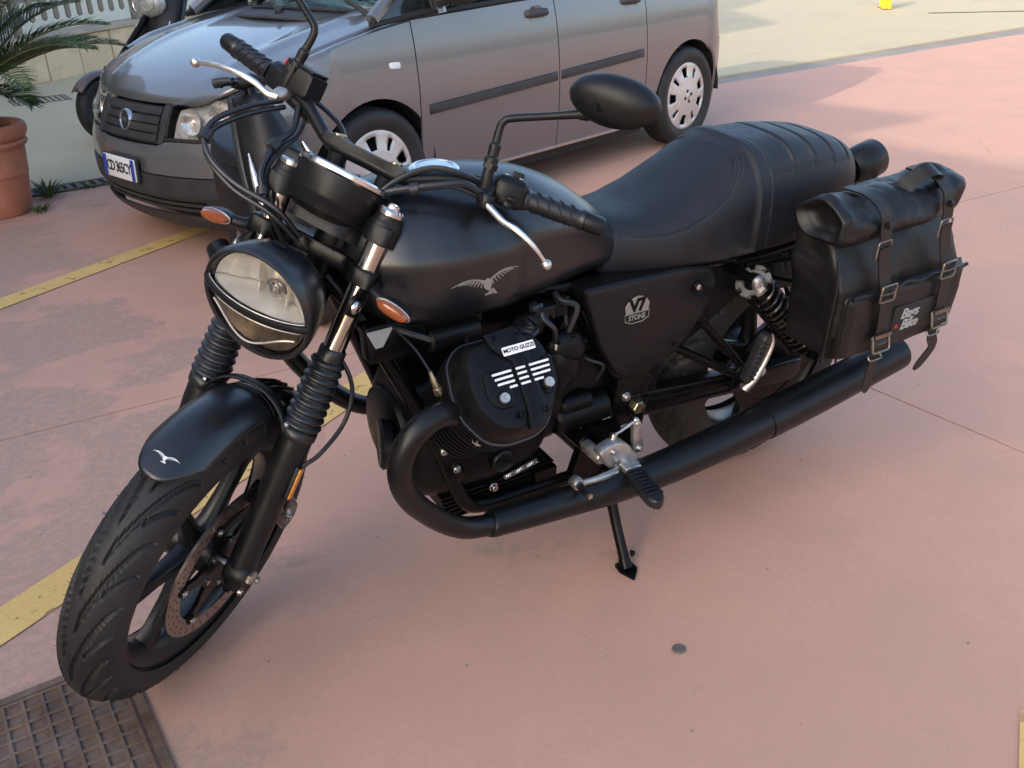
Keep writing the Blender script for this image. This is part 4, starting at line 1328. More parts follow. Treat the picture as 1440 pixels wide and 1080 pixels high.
# ------------------------------------------------------------ fork
for sy in (1, -1):
    y = 0.10 * sy
    bm = MB(); bm.tube([T(0.60, 0.047, y), T(1.062, 0.047, y)], 0.0202, 28); bm.build('fork_tube', 'fork_chrome', bike, ST)
    prof = [(0.030, 0.0), (0.034, 0.004), (0.034, 0.018)]
    nb = 9
    for k in range(nb):
        h0 = 0.022 + k * 0.0155
        rr = 0.0365 - 0.0055 * k / nb
        prof += [(rr - 0.0075, h0), (rr - 0.002, h0 + 0.0035), (rr, h0 + 0.007), (rr - 0.002, h0 + 0.0105), (rr - 0.0075, h0 + 0.0135)]
    prof += [(0.024, 0.165), (0.0245, 0.178), (0.0215, 0.182)]
    bm = MB(); bm.lathe(prof, T(0.628, 0.047, y), UU, 32, caps=False); bm.build('fork_gaiter', 'black_rubber', bike, ST, ang=60)
    bm = MB(); bm.tube([T(0.30, 0.044, y), T(0.33, 0.046, y), T(0.40, 0.047, y), T(0.52, 0.047, y), T(0.60, 0.047, y), T(0.635, 0.047, y)], [0.020, 0.027, 0.0265, 0.028, 0.031, 0.031], 22, 4)
    bm.lathe([(0.026, -0.022), (0.029, -0.016), (0.029, 0.016), (0.026, 0.022)], FA + V3((0, y, 0)), (0, 1, 0), 20)
    bm.box(T(0.575, 0.012, y), (0.03, 0.026, 0.05), Matrix.Rotation(-RK, 3, 'Y'))
    bm.build('fork_leg', 'matt_black', bike, ST)
    bm = MB(); bm.lathe([(0.0285, 0), (0.0285, 0.035), (0.026, 0.04), (0.024, 0.045), (0.024, 0.052)], T(1.012, 0.047, y), UU, 28); bm.build('yoke_clamp', 'matt_black', bike, ST)
    bm = MB(); bm.lathe([(0.0242, 0.0), (0.0242, 0.007), (0.021, 0.011), (0.013, 0.012), (0.0125, 0.0165), (0.009, 0.0175), (0.008, 0.014), (0, 0.014)], T(1.0642, 0.047, y), UU, 28); bm.build('fork_cap', 'chrome', bike, ST)
bm = MB(); bm.cyl(FA + V3((0, -0.135, 0)), FA + V3((0, 0.122, 0)), 0.010, 16); bm.lathe([(0.015, 0), (0.015, 0.008), (0.010, 0.010), (0, 0.010)], FA + V3((0, 0.122, 0)), (0, 1, 0), 6); bm.build('axle', 'bolt_steel', bike, ST)
bm = MB(); bm.bolt(T(0.315, 0.012, 0.126), (0, 1, 0), 0.006); bm.bolt(T(0.315, 0.075, 0.126), (0, 1, 0), 0.006); bm.build('pinch_bolt', 'bolt_steel', bike, ST)
# yokes
top_poly = rounded([(-0.125, 0.02), (-0.125, 0.075), (-0.09, 0.078), (-0.04, 0.03), (0.04, 0.03), (0.09, 0.078), (0.125, 0.075), (0.125, 0.02), (0.05, -0.035), (-0.05, -0.035)], 0.012)
bm = MB(); bm.prism(top_poly, T(1.016, 0, 0), (0, 1, 0), DD, UU * 0.030, ch=0.004); bm.build('top_yoke', 'matt_black', bike, ST)
bm = MB(); bm.prism(rounded([(-0.128, 0.02), (-0.128, 0.074), (-0.085, 0.074), (-0.055, 0.035), (0.055, 0.035), (0.085, 0.074), (0.128, 0.074), (0.128, 0.02), (0.05, -0.03), (-0.05, -0.03)], 0.012), T(0.934, 0, 0), (0, 1, 0), DD, UU * 0.030, ch=0.005); bm.build('lower_yoke', 'frame_black', bike, ST)
bm = MB(); bm.cyl(T(0.80, 0, 0), T(1.03, 0, 0), 0.028, 24); bm.build('steering_stem', 'frame_black', bike, ST)
# aluminium riser block and handlebar clamp
for sy in (1, -1):
    bm = MB(); bm.tube([T(1.043, -0.005, 0.045 * sy), T(1.07, -0.002, 0.047 * sy), T(1.112, 0, 0.05 * sy)], [0.017, 0.015, 0.017], 18, 3); bm.build('bar_riser', 'matt_black', bike, ST)
bm = MB(); bm.prism(rounded([(-0.030, -0.020), (0.030, -0.020), (0.030, 0.022), (-0.030, 0.022)], 0.004), T(1.047, 0.022, 0.012), (0, 1, 0), DD, UU * 0.026, ch=0.003); ig = bm.build('ignition_plate', 'cast_aluminium', bike, ST)
bm = MB()
for q in (-0.012, 0.014):
    bm.lathe([(0.009, 0), (0.009, 0.002), (0, 0.002)], T(1.060, 0.0445, 0.012 + q), DD, 14)
bm.build('hole', 'frame_black', ig, ST)
bm = MB(); rings = []
for y, wd_, h_ in ((-0.088, 0.006, 0.006), (-0.082, 0.015, 0.012), (-0.055, 0.020, 0.014), (-0.035, 0.013, 0.010), (0.035, 0.013, 0.010), (0.055, 0.020, 0.014), (0.082, 0.015, 0.012), (0.088, 0.006, 0.006)):
    rings.append([T(1.127 + h_ * (0.9 if b_ > 0 else -0.35), a * wd_, y) for a, b_ in ((-1, -1), (-1, 0.6), (-0.7, 1), (0.7, 1), (1, 0.6), (1, -1))])
bm.loft(rings); hc = bm.build('bar_clamp', 'matt_black', bike, ST)
for y in (-0.058, 0.058):
    for d in (-0.011, 0.011):
        bm = MB(); bm.lathe([(0.0062, 0), (0.0062, 0.004), (0.005, 0.005), (0.003, 0.005), (0.0028, 0.002), (0, 0.002)], T(1.138, d, y), UU, 12); bm.build('clamp_bolt', 'gold_bolt', hc, ST)
# handlebar
half = [(1.120, 0, 0.0), (1.120, 0, 0.055), (1.126, -0.006, 0.085), (1.150, -0.026, 0.135), (1.168, -0.045, 0.180), (1.173, -0.066, 0.225), (1.179, -0.09, 0.285), (1.189, -0.126, 0.40)]
bp_ = [T(s, d, -y) for s, d, y in reversed(half[1:])] + [T(s, d, y) for s, d, y in half]
bm = MB(); bm.tube(bp_, 0.0125, 16, 5); bm.build('handlebar', 'matt_black', bike, ST)
GI = T(1.177, -0.083, 0.268); GO = T(1.187, -0.117, 0.372); GE = T(1.1905, -0.128, 0.408)
def my(v):
    return V3((v.x, -v.y, v.z))
for sy in (1, -1):
    f_ = (lambda v: v) if sy > 0 else my
    gd = GO - GI; L = gd.length
    prof = [(0.020, 0.0), (0.0205, 0.003), (0.018, 0.006)]
    for k in range(18):
        h = 0.008 + (L - 0.016) * k / 18
        prof += [(0.0175 + 0.0012 * sin(pi * k / 18), h), (0.0166 + 0.0012 * sin(pi * k / 18), h + (L - 0.016) / 36)]
    prof += [(0.018, L - 0.006), (0.0195, L - 0.004), (0.0195, L)]
    bm = MB(); bm.lathe(prof, GI, gd, 24); bm.xf(f_); g = bm.build('grip', 'black_rubber', bike, ST, ang=50)
    bm = MB()
    a_, b_, c_ = frame(gd)
    for k in range(4):
        for ph in range(6):
            pts = [GI + c_ * (L * (0.16 + 0.19 * k + 0.09 * (q / 5))) + (a_ * cos(ph * pi / 3 + q * 0.16) + b_ * sin(ph * pi / 3 + q * 0.16)) * 0.0186 for q in range(6)]
            bm.tube(pts, 0.0013, 5)
    bm.xf(f_); o = bm.build('grip_pattern', 'black_rubber', g, ST); tag(o, kind='stuff')
    bm = MB(); bm.lathe([(0.0165, 0), (0.0175, 0.003), (0.0165, 0.034), (0.0145, 0.038), (0.006, 0.039), (0.005, 0.034), (0, 0.034)], GO + (GE - GO) * 0.02, GE - GO, 24); bm.xf(f_); bm.build('bar_end', 'matt_black', bike, ST)
# left switchgear
sa = (GI - T(1.172, -0.064, 0.218)).normalized(); s0 = T(1.1745, -0.073, 0.240)
a_, b_, c_ = frame(sa, UU)
bm = MB(); rings = []
for h, k in ((-0.028, 0.82), (-0.024, 0.95), (-0.006, 1.0), (0.018, 0.97), (0.026, 0.86), (0.029, 0.72)):
    rings.append([s0 + c_ * h + a_ * (q[0] * k) + b_ * (q[1] * k) for q in rounded([(-0.024, -0.024), (0.024, -0.024), (0.026, 0.018), (0.016, 0.031), (-0.016, 0.031), (-0.026, 0.018)], 0.011)])
bm.loft(rings); sw = bm.build('switch_housing', 'black_plastic', bike, ST)
bm = MB(); bm.prism(rect(0.011, 0.020, 0.003), s0 + b_ * 0.029 + c_ * 0.006, a_, c_, b_ * 0.011, ch=0.002); bm.build('button', 'black_plastic', sw, ST)
bm = MB(); bm.prism(rect(0.018, 0.008, 0.002), s0 - b_ * 0.006 + c_ * 0.006 - a_ * 0.0255, c_, b_, -a_ * 0.008, ch=0.002); bm.build('button', 'black_plastic', sw, ST)
bm = MB(); bm.lathe([(0.008, 0), (0.008, 0.004), (0.005, 0.006), (0, 0.006)], s0 - b_ * 0.018 + c_ * 0.002 - a_ * 0.022, -a_, 14); bm.build('button', 'black_plastic', sw, ST)
for dx in (-0.014, 0.012):
    bm = MB(); bm.torus(s0 + b_ * 0.0305 + c_ * dx - a_ * 0.006, b_, 0.0028, 0.0007, 14, 5); bm.build('symbol', 'white_print', sw, ST)
# clutch lever with perch
bm = MB()
bm.tube([T(1.174, -0.068, 0.214), T(1.166, -0.045, 0.212), T(1.152, -0.024, 0.216), T(1.146, -0.016, 0.222)], [0.021, 0.016, 0.013, 0.011], 12, 4)
bm.lathe([(0.012, -0.012), (0.014, -0.008), (0.014, 0.008), (0.012, 0.012)], T(1.150, -0.020, 0.224), UU, 16)
bm.build('lever_perch', 'black_plastic', bike, ST)
def lever(pts, name, mirror=False):
    P = catmull([T(*p) for p in pts], 7)
    rings = []
    n = len(P)
    for i, p in enumerate(P):
        t = (P[min(i + 1, n - 1)] - P[max(i - 1, 0)]).normalized()
        sd = t.cross(UU).normalized(); f = i / (n - 1)
        wv = 0.0085 - 0.0035 * f; hv = 0.0062 - 0.0012 * f
        rings.append([p + sd * wv * cos(2 * pi * k / 12) + UU * hv * (abs(sin(2 * pi * k / 12)) ** 0.7) * (1 if sin(2 * pi * k / 12) > 0 else -1) for k in range(12)])
    bm = MB(); bm.loft(rings); bm.ell(P[-1], 0.0098, 16, 10)
    return bm.build(name, 'aluminium', bike, ST)
lever([(1.148, -0.018, 0.222), (1.139, -0.010, 0.250), (1.133, -0.004, 0.272), (1.131, 0.0, 0.300), (1.118, -0.010, 0.335), (1.098, -0.030, 0.364)], 'clutch_lever')
# right side: master cylinder, switch, throttle tube, brake lever
mcC = T(1.178, -0.046, -0.186)
md = (T(1.171, -0.045, -0.13) - T(1.178, -0.075, -0.25)).normalized()
a_, b_, c_ = frame(md, UU)
bm = MB(); rings = []
for h, w_, hh_ in ((-0.036, 0.020, 0.020), (-0.032, 0.024, 0.024), (0.030, 0.024, 0.024), (0.036, 0.021, 0.020)):
    rings.append([mcC + c_ * h + a_ * q[0] + b_ * (q[1] + 0.012) for q in rounded([(-w_, -hh_), (w_, -hh_), (w_, hh_), (-w_, hh_)], 0.006)])
bm.loft(rings)
bm.tube([mcC - b_ * 0.02 - c_ * 0.03, mcC - b_ * 0.028 + c_ * 0.02, mcC - b_ * 0.034 + c_ * 0.05], 0.013, 12, 3)
mcy = bm.build('master_cylinder', 'black_plastic', bike, ST)
bm = MB(); bm.prism(rect(0.046, 0.068, 0.006), mcC + b_ * 0.0362, a_, c_, b_ * 0.004, ch=0.0015); bm.build('cap_plate', 'black_plastic', mcy, ST)
vs, fs = text_mesh('DOT 4', 0.010, 0.0005)
bm = MB(); bm.add([mcC + b_ * 0.0405 + c_ * v.x + a_ * v.y + b_ * v.z for v in vs], fs); bm.build('lettering', 'grey_print', mcy, ST)
bm = MB(); bm.bolt(mcC - b_ * 0.034 + c_ * 0.052, c_, 0.008, 0.012); bm.build('banjo_bolt', 'bolt_steel', mcy, ST)
sR = my(s0)
sw2 = MB(); rings = []
a2, b2, c2 = frame((my(GI) - T(1.172, -0.064, -0.218)).normalized(), UU)
for h, k in ((-0.026, 0.85), (-0.02, 0.97), (0.016, 0.97), (0.024, 0.8)):
    rings.append([sR + c2 * h + a2 * q[0] * k + b2 * q[1] * k for q in rounded([(-0.022, -0.022), (0.022, -0.022), (0.022, 0.020), (0.012, 0.030), (-0.012, 0.030), (-0.022, 0.020)], 0.009)])
sw2.loft(rings); swr = sw2.build('switch_housing', 'black_plastic', bike, ST)
bm = MB(); bm.prism(rect(0.026, 0.020, 0.003), sR + b2 * 0.029 - c2 * 0.010, a2, c2, b2 * 0.014, ch=0.004); bm.build('kill_switch', 'red_plastic', swr, ST)
bm = MB(); bm.prism([(-0.006, 0), (0.006, 0), (0.005, 0.040), (-0.005, 0.040)], sR + b2 * 0.030 - c2 * 0.028, a2, b2, c2 * 0.004); bm.build('switch_tab', 'red_plastic', swr, ST)
lever([(1.149, -0.020, -0.205), (1.147, -0.016, -0.226), (1.155, -0.006, -0.250), (1.157, 0.0, -0.280), (1.151, -0.010, -0.335), (1.137, -0.030, -0.389)], 'brake_lever')
bm = MB(); bm.tube([T(1.174, -0.064, -0.205), T(1.160, -0.036, -0.205), T(1.148, -0.018, -0.210)], [0.020, 0.015, 0.012], 12, 4); bm.build('lever_perch', 'cast_aluminium', bike, ST)
# mirrors
for sy in (1, -1):
    f_ = (lambda v: v) if sy > 0 else my
    bm = MB(); bm.tube([T(1.168, -0.034, 0.208), T(1.185, -0.030, 0.205), T(1.215, -0.030, 0.199)], [0.0115, 0.010, 0.0095], 14, 3); bm.lathe([(0.0135, 0), (0.0135, 0.010), (0.009, 0.014)], T(1.200, -0.030, 0.202), UU, 6); bm.xf(f_); bm.build('mirror_base', 'matt_black', bike, ST)
    bm = MB(); bm.tube([T(1.210, -0.030, 0.200), T(1.218, -0.030, 0.199), T(1.222, -0.030, 0.198), T(1.240, -0.030, 0.195), T(1.246, -0.030, 0.194), T(1.270, -0.030, 0.190), T(1.282, -0.030, 0.192), T(1.292, -0.032, 0.202), T(1.320, -0.042, 0.254), T(1.348, -0.050, 0.306)], [0.0125, 0.0125, 0.0095, 0.0105, 0.0075, 0.0068, 0.0068, 0.0068, 0.0066, 0.0075], 14, 4); bm.xf(f_); bm.build('mirror_stem', 'matt_black', bike, ST)
    mc_ = T(1.389, -0.052, 0.346)
    ml = (T(1.403, -0.052, 0.420) - T(1.374, -0.052, 0.268)).normalized()
    fwd = V3((0.96, 0.10, 0.05)); fwd = (fwd - ml * fwd.dot(ml)).normalized(); mh = fwd.cross(ml).normalized()
    M = Matrix((ml, mh, fwd)).transposed()
    bm = MB(); rows = []
    for i in range(11):
        t = i / 10 * pi / 2
        k = sin(t) ** 0.8 if i else 0.0001
        hh_ = 0.040 * cos(t) ** 0.9 if i < 10 else 0.0
        rows.append([mc_ + ml * 0.079 * k * cos(2 * pi * j / 32) * (1 + 0.06 * sin(2 * pi * j / 32)) + mh * 0.044 * k * sin(2 * pi * j / 32) + fwd * hh_ for j in range(32)])
    rows.append([mc_ + ml * 0.076 * cos(2 * pi * j / 32) * (1 + 0.06 * sin(2 * pi * j / 32)) + mh * 0.041 * sin(2 * pi * j / 32) - fwd * 0.005 for j in range(32)])
    bm.grid(rows, False, True); bm.xf(f_); mo = bm.build('mirror_shell', 'matt_black', bike, ST)
    bm = MB(); bm.loft([[mc_ + ml * 0.0755 * k * cos(2 * pi * j / 32) * (1 + 0.06 * sin(2 * pi * j / 32)) + mh * 0.0405 * k * sin(2 * pi * j / 32) - fwd * h for j in range(32)] for k, h in ((1, 0.004), (1, 0.0055), (0.97, 0.006))]); bm.xf(f_); bm.build('mirror_glass', 'chrome', mo, ST)
    bm = MB(); bm.tube([T(1.345, -0.050, 0.300), T(1.352, -0.049, 0.315), T(1.366, -0.036, 0.326), T(1.376, -0.028, 0.336)], [0.009, 0.0115, 0.0135, 0.017], 14, 4); bm.xf(f_); bm.build('mirror_joint', 'matt_black', mo, ST)
# cables
def cable(pts, r, name='cable', mt='black_rubber', fn=ST, par=None):
    bm = MB(); bm.tube([T(*p) for p in pts] if fn is ST else pts, r, 8, 7); return bm.build(name, mt, par or bike, fn)
cable([(1.146, -0.026, -0.200), (1.118, 0.03, -0.222), (1.078, 0.075, -0.246), (1.045, 0.098, -0.241), (1.018, 0.11, -0.208), (1.0, 0.11, -0.151), (0.992, 0.10, -0.07), (0.96, 0.06, -0.03)], 0.0052)
cable([(1.138, -0.026, -0.190), (1.108, 0.03, -0.214), (1.068, 0.075, -0.238), (1.036, 0.098, -0.236), (1.010, 0.108, -0.203), (0.990, 0.11, -0.148), (0.980, 0.10, -0.075), (0.95, 0.06, -0.03)], 0.0048)
cable([(1.150, -0.026, -0.165), (1.112, 0.0, -0.146), (1.078, 0.05, -0.142), (1.035, 0.08, -0.131), (1.006, 0.09, -0.108), (0.975, 0.08, -0.085), (0.93, 0.05, -0.05)], 0.0058)
cable([(1.140, -0.036, -0.150), (1.104, -0.004, -0.136), (1.070, 0.046, -0.134), (1.03, 0.074, -0.125), (1.0, 0.082, -0.10), (0.965, 0.07, -0.08)], 0.0046)
cable([(1.170, -0.066, -0.170), (1.158, -0.085, -0.135), (1.140, -0.09, -0.10), (1.10, -0.07, -0.07), (1.05, -0.03, -0.05)], 0.0050)
cable([(1.158, -0.026, 0.212), (1.160, -0.006, 0.180), (1.140, 0.012, 0.145), (1.115, 0.025, 0.105), (1.085, 0.035, 0.066), (1.035, 0.05, 0.045), (0.97, 0.03, 0.03)], 0.0066)
cable([(1.172, -0.045, 0.205), (1.172, -0.012, 0.160), (1.158, 0.0, 0.115), (1.120, 0.018, 0.078), (1.070, 0.03, 0.055), (1.0, 0.03, 0.04)], 0.0056)
cable([(1.150, -0.022, 0.205), (1.148, 0.004, 0.165), (1.126, 0.02, 0.125), (1.100, 0.03, 0.085), (1.06, 0.04, 0.058)], 0.0040)
for p_, q_ in (((1.055, 0.09, -0.243), (1.040, 0.10, -0.240)), ((1.085, 0.045, -0.140), (1.072, 0.056, -0.140)), ((1.012, 0.088, -0.112), (1.000, 0.092, -0.105)), ((1.122, 0.02, 0.118), (1.114, 0.024, 0.106))):
    bm = MB(); bm.cyl(T(*p_), T(*q_), 0.0115, 12); bm.build('cable_tie', 'black_rubber', bike, ST)
cable([(0.80, 0.01, 0.085), (0.76, -0.005, 0.128), (0.722, -0.012, 0.147), (0.668, -0.004, 0.154), (0.612, 0.028, 0.147), (0.57, 0.045, 0.130), (0.47, 0.0, 0.118), (0.42, -0.06, 0.10)], 0.0042, 'brake_hose')
# ------------------------------------------------------------ instrument
gn = V3((-0.60, 0, 0.80)); gc = T(1.083, 0.040, -0.006)
bm = MB(); bm.lathe([(0.020, -0.080), (0.050, -0.076), (0.068, -0.066), (0.074, -0.050), (0.0765, -0.046), (0.0785, -0.040), (0.081, -0.004), (0.081, 0.0)], gc, gn, 48); ga = bm.build('instrument', 'black_plastic', bike, ST)
bm = MB(); bm.lathe([(0.0815, -0.002), (0.0845, 0.001), (0.0845, 0.008), (0.081, 0.011), (0.076, 0.011), (0.074, 0.006)], gc, gn, 56, caps=False); bm.build('bezel', 'chrome', ga, ST)
bm = MB(); bm.lathe([(0.075, 0.006), (0.05, 0.0075), (0, 0.008)], gc, gn, 40, caps=False); bm.build('dial', 'glass_dark', ga, ST)
bm = MB(); bm.prism(rounded([(-0.075, -0.05), (0.075, -0.05), (0.075, -0.015), (0.05, 0.03), (-0.05, 0.03), (-0.075, -0.015)], 0.02), gc - gn * 0.095, (0, 1, 0), gn.cross(V3((0, 1, 0))).normalized() * -1, gn * 0.03, ch=0.006); bm.build('instrument_bracket', 'black_plastic', bike, ST)
bm = MB(); bm.prism(rounded([(-0.022, -0.02), (0.022, -0.02), (0.022, 0.02), (-0.022, 0.02)], 0.006), gc + V3((0.01, -0.088, -0.012)), (0, 1, 0), DD, gn * 0.022, ch=0.004); bm.build('warning_light_pod', 'black_plastic', ga, ST)
# ------------------------------------------------------------ headlight
HC = V3((1.318, 0.0, 0.836))
def hl_ring(r, x, z0=None, z1=None):
    return [(r * cos(t), r * sin(t), x) for t in [2 * pi * k / 64 for k in range(64)]]
bm = MB(); bm.lathe([(0.0, -0.096), (0.030, -0.095), (0.055, -0.091), (0.077, -0.078), (0.092, -0.052), (0.100, -0.025), (0.1045, -0.004), (0.1045, 0.004), (0.101, 0.010), (0.0955, 0.008), (0.0925, -0.002)], HC, (1, 0, 0), 64, caps=False); hlb = bm.build('headlight', 'satin_black', bike, ST, ang=50)
def dome(r):
    return 0.004 + 0.026 * (1 - (r / 0.095) ** 2)
def lens_part(zlo, zhi, R_, inset, mt, name, solid, xo=0.0):
    bm = MB(); rows = []
    N = 36
    for i in range(N + 1):
        z = zlo + (zhi - zlo) * i / N
        hw = sqrt(max(1e-8, R_ * R_ - z * z)) 
        rows.append([HC + V3((dome(sqrt(min(R_ * R_, (hw * u) ** 2 + z * z))) + xo, hw * u, z)) for u in [-1 + j / 14 for j in range(29)]])
    bm.grid(rows); return bm.build(name, mt, hlb, ST, solid=solid, ang=60)
lens_part(0.014, 0.0942, 0.0945, 0, 'clear_glass', 'upper_lens', 0.003)
lens_part(-0.0942, -0.004, 0.0945, 0, 'smoke_glass', 'lower_lens', 0.003)
# dividing bar with lip
bm = MB(); rings = []
for i in range(25):
    u = -1 + i / 12; y = 0.1035 * u
    x = 0.004 + 0.031 * (1 - u * u) ** 0.8
    e = 0.0115 - 0.002 * abs(u) ** 3
    rings.append([HC + V3((xx, y, zz)) for xx, zz in ((x - 0.007, 0.013), (x * 0.95, 0.013), (x + 0.003, 0.0105), (x + 0.0045, 0.006), (x + 0.003, 0.0), (x - 0.004, -0.003), (x - 0.007, -0.003))])
bm.loft(rings); bm.build('dividing_bar', 'matt_black', hlb, ST)
bm = MB()
for zz in (0.0145, -0.0045):
    pts = [HC + V3((0.005 + 0.031 * (1 - (-1 + i / 12) ** 2) ** 0.8, 0.096 * (-1 + i / 12), zz)) for i in range(25)]
    bm.tube(pts, 0.0009, 6)
o = bm.build('trim_line', 'lamp_housing', hlb, ST)
# pale shelf between the two reflector bowls
bm = MB(); rings = []
for i in range(25):
    u = -1 + i / 12
    x = 0.004 + 0.031 * (1 - u * u) ** 0.8 - 0.007
    rings.append([HC + V3((xx, 0.0905 * u, zz)) for xx, zz in ((-0.040, 0.0118), (x, 0.0118), (x, -0.0022), (-0.040, -0.0022))])
bm.loft(rings); bm.build('reflector_shelf', 'reflector_pale', hlb, ST)
# reflectors
bm = MB(); rows = []
for i in range(17):
    z = 0.014 + 0.0755 * i / 16; R_ = 0.0905
    hw = sqrt(max(1e-8, R_ * R_ - z * z))
    rows.append([HC + V3((-0.004 - 0.034 * (1 - ((hw * u) ** 2 + z * z) / (R_ * R_)) + 0.004 * (1 if int((u + 1) * 4) % 2 else 0), hw * u, z)) for u in [-1 + j / 16 for j in range(33)]])
bm.grid(rows); bm.build('reflector', 'reflector_pale', hlb, ST)
bm = MB(); rows = []
for i in range(13):
    z = -0.088 + 0.083 * i / 12; R_ = 0.0905
    hw = sqrt(max(1e-8, R_ * R_ - z * z))
    rows.append([HC + V3((-0.002 - 0.030 * (1 - ((hw * u) ** 2 + z * z) / (R_ * R_)), hw * u, z)) for u in [-1 + j / 16 for j in range(33)]])
bm.grid(rows); bm.build('lower_reflector', 'lamp_housing', hlb, ST)
bm = MB()
pts = [HC + V3((0.010 + 0.02 * (1 - u * u), 0.080 * u, -0.044 - 0.016 * cos(u * pi) )) for u in [-1 + i / 10 for i in range(21)]]
bm.tube(pts, 0.0018, 6); bm.build('light_guide', 'lamp_housing', hlb, ST)
bm = MB(); bm.lathe([(0.011, -0.05), (0.012, -0.02), (0.009, -0.004), (0, 0.0)], HC + V3((0.006, 0.026, 0.042)), (1, 0.1, 0), 16); bm.torus(HC + V3((-0.008, 0.026, 0.042)), (1, 0, 0), 0.017, 0.003, 20, 6); bm.build('bulb_shield', 'chrome', hlb, ST)
for yy in (-0.008, 0.045):
    bm = MB(); bm.prism([(-0.0015, 0.015), (0.0015, 0.015), (0.0015, 0.074), (-0.0015, 0.074)], HC + V3((-0.03, yy, 0)), (0, 1, 0), (0, 0, 1), (0.022, 0.0, 0)); bm.build('reflector_rib', 'reflector_chrome', hlb, ST)
bm = MB(); bm.prism(rect(0.03, 0.006, 0.003), HC + V3((-0.04, 0, 0.0985)), (0, 1, 0), (1, 0, 0), (0, 0, 0.0015)); bm.build('shell_slot', 'frame_black', hlb, ST)
# headlight brackets and their bolts
for sy in (1, -1):
    y = 0.115 * sy
    bm = MB(); bm.prism(rounded([(0.885, 0.095), (0.915, 0.10), (0.93, 0.07), (1.0, 0.03), (0.985, 0.01), (0.90, 0.02), (0.875, 0.05)], 0.01), A0 + V3((0, y - 0.003, 0)), UU, DD, (0, 0.006, 0)); br = bm.build('headlight_bracket', 'matt_black', bike, ST)
    bm = MB(); bm.lathe([(0.0135, 0), (0.0135, 0.003), (0.012, 0.006), (0.008, 0.009), (0.004, 0.010), (0.0035, 0.007), (0, 0.007)], T(0.902, 0.082, y + (0.004 if sy > 0 else -0.004)), (0, sy, 0), 18); bm.build('bolt', 'chrome', br, ST)
# indicators
for sy in (1, -1):
    f_ = (lambda v: v) if sy > 0 else my
    bm = MB(); bm.tube([T(0.940, 0.035, 0.118), T(0.938, 0.050, 0.124), T(0.934, 0.064, 0.138), T(0.932, 0.070, 0.156)], [0.016, 0.014, 0.0105, 0.010], 14, 4); bm.box(T(0.945, 0.03, 0.115), (0.04, 0.022, 0.035), Matrix.Rotation(-RK, 3, 'Y')); bm.xf(f_); si = bm.build('indicator', 'matt_black', bike, ST)
    c0 = T(0.929, 0.073, 0.181); ax = (T(0.922, 0.062, 0.214) - T(0.932, 0.074, 0.154)).normalized(); fw_ = V3((0.94, 0.2, 0.1)); fw_ = (fw_ - ax * fw_.dot(ax)).normalized(); up_ = fw_.cross(ax).normalized()
    bm = MB(); bm.loft([[c0 + ax * 0.033 * k * cos(t) + up_ * 0.0118 * k * sin(t) * (1 + 0.0 * cos(t)) + fw_ * h for t in [2 * pi * j / 28 for j in range(28)]] for k, h in ((0.30, -0.022), (0.72, -0.017), (0.94, -0.007), (1.0, 0.0), (1.0, 0.004))]); bm.xf(f_); bm.build('indicator_shell', 'matt_black', si, ST)
    bm = MB(); bm.loft([[c0 + ax * 0.0315 * k * cos(t) + up_ * 0.0106 * k * sin(t) + fw_ * h for t in [2 * pi * j / 28 for j in range(28)]] for k, h in ((1.0, 0.0035), (0.97, 0.010), (0.85, 0.0145), (0.5, 0.0165), (0.1, 0.017))]); bm.xf(f_); bm.build('indicator_lens', 'amber_lens', si, ST)
    bm = MB(); bm.tube([c0 + ax * 0.0325 * cos(t) + up_ * 0.0115 * sin(t) + fw_ * 0.0045 for t in [2 * pi * j / 28 for j in range(30)]], 0.0013, 6, caps=False); bm.xf(f_); bm.build('indicator_rim', 'aluminium', si, ST)
# amber side reflector on the left fork leg
bm = MB(); bm.prism(rect(0.070, 0.020, 0.004), T(0.548, 0.050, 0.1275), UU, DD, (0, 0.007, 0), ch=0.002); rf = bm.build('side_reflector', 'matt_black', bike, ST)
bm = MB(); bm.prism(rect(0.064, 0.0155, 0.003), T(0.548, 0.050, 0.1347), UU, DD, (0, 0.0022, 0), ch=0.0008); bm.build('reflector_face', 'amber_reflector', rf, ST)
# ------------------------------------------------------------ front mudguard
def fender_rows(a0, a1, R0, hw, drop, lip, n=30, m=16):
    rows = []
    for j in range(m + 1):
        v = -1 + 2 * j / m
        row = []
        for i in range(n + 1):
            t = i / n
            af = a1 - lip * abs(v) ** 2.6
            a = radians(a0 + (af - a0) * t)
            r = R0 - drop * abs(v) ** 2.4
            row.append(FA + V3((r * sin(a), v * hw, r * cos(a))))
        rows.append(row)
    return rows
bm = MB(); bm.grid(fender_rows(-22, 21.5, 0.347, 0.062, 0.030, 13)); fdo = bm.build('front_mudguard', 'satin_black', bike, ST, solid=0.003, ang=60)
bm = MB(); bm.grid(fender_rows(-64, -23.5, 0.344, 0.060, 0.028, 0)); bm.build('mudguard_rear', 'gloss_black', bike, ST, solid=0.003, ang=60)
bm = MB()
for aa in (-23.5,):
    pts = []
    for k in range(25):
        v = -1.25 + 2.5 * k / 24; rr = 0.3535 - 0.030 * min(1, abs(v)) ** 2.4 - (0.03 * (abs(v) - 1) / 0.25 if abs(v) > 1 else 0); a = radians(aa)
        pts.append((FA + V3((rr * sin(a), v * 0.072, rr * cos(a)))))
    rows = [[p + V3((cos(radians(aa)) * e, 0, -sin(radians(aa)) * e)) for p in pts] for e in (-0.010, 0.010)]
    bm.grid(rows)
bm.build('fork_brace', 'matt_black', bike, ST, solid=-0.005)
bm = MB()
